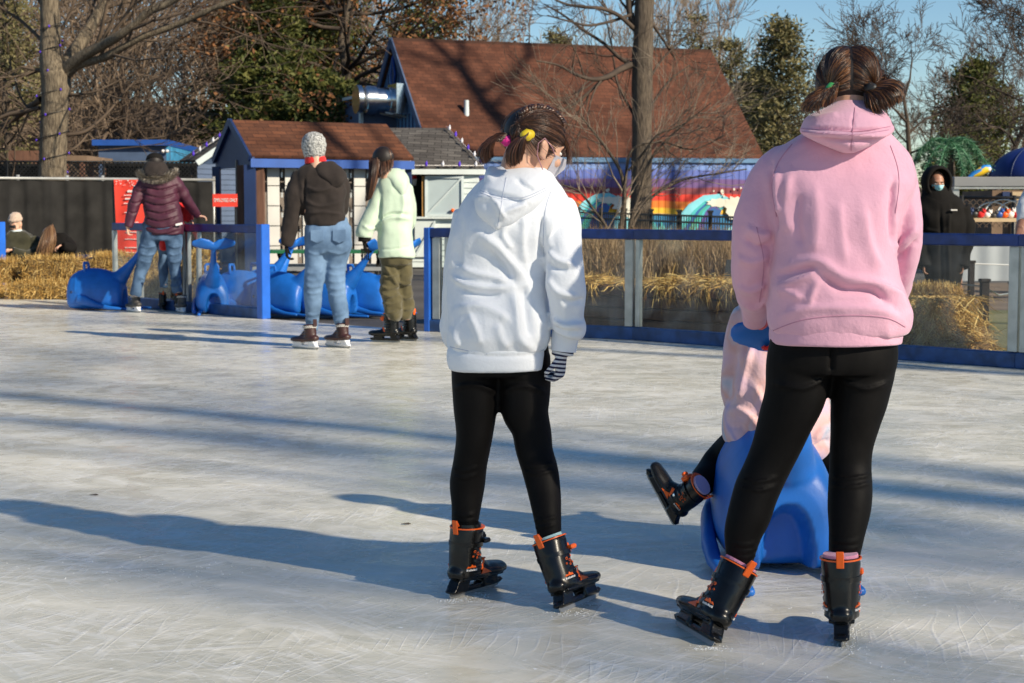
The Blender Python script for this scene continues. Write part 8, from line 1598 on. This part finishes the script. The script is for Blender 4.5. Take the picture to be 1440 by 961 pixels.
# rope posts
for i, (px, y0, yb, lab) in enumerate(((1365, 370, 424, 'dark square rope post on the far side of the dirt path'), (1383, 397, 474, 'dark square rope post on the winter grass'), (1424, 400, 452, 'dark square rope post nearly behind the aluminium barrier post'))):
    g_ = G(px, yb); t = thing('rope_post', lab, 'post', g_, 'rope posts on the lawn'); z1 = W(px, y0, g_.y).z; m = MB(); m.box((g_.x - .035, g_.y - .035, 0), (g_.x + .035, g_.y + .035, z1)); m.box((g_.x - .045, g_.y - .045, z1), (g_.x + .045, g_.y + .045, z1 + .03)); obj('shaft', m, MT['char_fleece'], t, bevel=0.005)
rp_ = MB(); A_ = W(1330, 372, G(1365, 424).y); B_ = W(1365, 371, G(1365, 424).y); C_ = W(1500, 371, G(1365, 424).y); rp_.ring_tube([A_, B_, (B_ + C_) / 2 + Vector((0, 0, -.02)), C_], [0.008] * 4, seg=6); o = obj('rope', rp_, MT['white_print'], None, True); tag(o, 'white rope stretched tight from the far rope post', 'rope'); centered(o, B_)
g2_ = G(1383, 474); A_ = W(1330, 398, g2_.y + 2); B_ = W(1383, 403, g2_.y); C_ = W(1424, 412, G(1424, 452).y); rp_ = MB(); rp_.ring_tube([A_, B_, (B_ + C_) / 2 + Vector((0, 0, -.05)), C_], [0.008] * 4, seg=6); o = obj('rope', rp_, MT['grey_pipe'], None, True); tag(o, 'grey rope sagging between the two nearer rope posts', 'rope'); centered(o, B_)
# green picnic table between the whales and the kiosk
pt = thing('picnic_table', 'dark green picnic table in front of the lockers', 'picnic table', at(W(470, 296, 25.5), 0)); a = W(365, 352, 25.5); b = W(560, 356, 25.5); gm_ = M('green coated steel', (0.015, 0.13, 0.05), 0.5)
m = MB(); m.box((a.x, 25.2, b.z), (b.x, 26.0, a.z)); obj('table_top', m, gm_, pt); m = MB(); zb_ = W(0, 380, 25).z; m.box((a.x, 24.7, zb_), (b.x, 24.95, zb_ + .05)); obj('bench_seat', m, MT['grey_pipe'], pt); m = MB(); m.box((a.x, 26.2, zb_), (b.x, 26.45, zb_ + .05)); obj('bench_seat', m, MT['grey_pipe'], pt)
for x_ in (a.x + .3, b.x - .3):
    for y0, y1 in ((24.75, 25.8), (26.4, 25.4)):
        m = MB(); m.beam((x_, y0, 0), (x_, y1, b.z), .05, .05, up=Vector((1, 0, 0))); obj('leg', m, MT['black_metal'], pt)
# light strings on the roof edges
def lights(label, pts, n, nm='roof_light_string'):
    t = thing(nm, label, 'light string', pts[0]); m = MB(); m.ring_tube(pts, [0.006] * len(pts), seg=5); obj('cable', m, MT['white_print'], t, True)
    Ls = [(pts[i + 1] - pts[i]).length for i in range(len(pts) - 1)]; T = sum(Ls)
    for k in range(n):
        s = T * (k + .5) / n; i = 0
        while s > Ls[i] and i < len(Ls) - 1: s -= Ls[i]; i += 1
        p = pts[i].lerp(pts[i + 1], s / Ls[i]); m = MB(); m.ring_tube([p, p + Vector((0, 0, 0.03)), p + Vector((0.01, 0, 0.085))], [0.022, 0.030, 0.006], seg=8, round_ends=True); obj('bulb', m, MT['bulb_purple' if k % 2 == 0 else 'bulb_clear'], t, True)
up_ = Vector((0, -0.08, 0.03))
lights('string of purple and clear bulbs along the eave of the white stall', [c0 + up_, c1 + up_], 8); lights('string of bulbs climbing the right edge of the grey stall roof', [c1 + up_, s1 + up_], 6); lights('bulbs along the gable edge of the slate blue shed', [lo_ + Vector((0, -.3, .12)), pk + Vector((0, -.3, .12))], 7)

# ================================================================== small things on the ice
rnd = random.Random(31)
def shavings(n, centres, seed):
    r = random.Random(seed); m = MB()
    for i in range(n):
        c, sx, sy = r.choice(centres); p = c + Vector((r.gauss(0, sx), r.gauss(0, sy), 0)); s = r.uniform(0.0006, 0.0018); p.z = s * 0.3; m.ell(p, (s * r.uniform(.7, 1.8), s * r.uniform(.7, 1.5), s * 0.6), seg=5, rings=4)
    return obj('ice_shavings', m, MT['shaved'], None, True)
MT['shaved'] = M('shaved ice', (0.86, 0.88, 0.9), 0.6, 0.04, 50)
cs = [(G(642, 845), .035, .02), (G(665, 838), .03, .03), (G(800, 862), .04, .02), (G(820, 850), .03, .03), (G(1000, 912), .03, .015), (G(1190, 908), .02, .04), (G(1196, 890), .02, .03), (G(430, 493), .1, .04), (G(480, 491), .1, .04)]
cs += [(G(rnd.uniform(0, 1440), 470 + 490 * rnd.random() ** 1.3), rnd.uniform(.1, .5), rnd.uniform(.05, .4)) for _ in range(9)]
tag(shavings(1500, cs, 5), 'white crumbs of shaved ice scattered over the rink', 'ice shavings', kind='stuff')
for px, py, lab in ((132, 697, 'tiny brown leaf scrap on the ice in front of the long skater shadow'), (571, 738, 'tiny brown leaf scrap on the ice left of the white hoodie girl')):
    g_ = G(px, py); m = MB(); q = [(0.018, 0, .002), (0.008, .006, .005), (-0.008, .007, .003), (-0.018, 0, .002), (-0.006, -.006, .005), (0.008, -.005, .002)]; m.prism([g_ + Vector(v) for v in q], (0, 0, .0015)); o = obj('dry_leaf', m, MT['bark_dark'], None); tag(o, lab, 'leaf'); centered(o, g_)
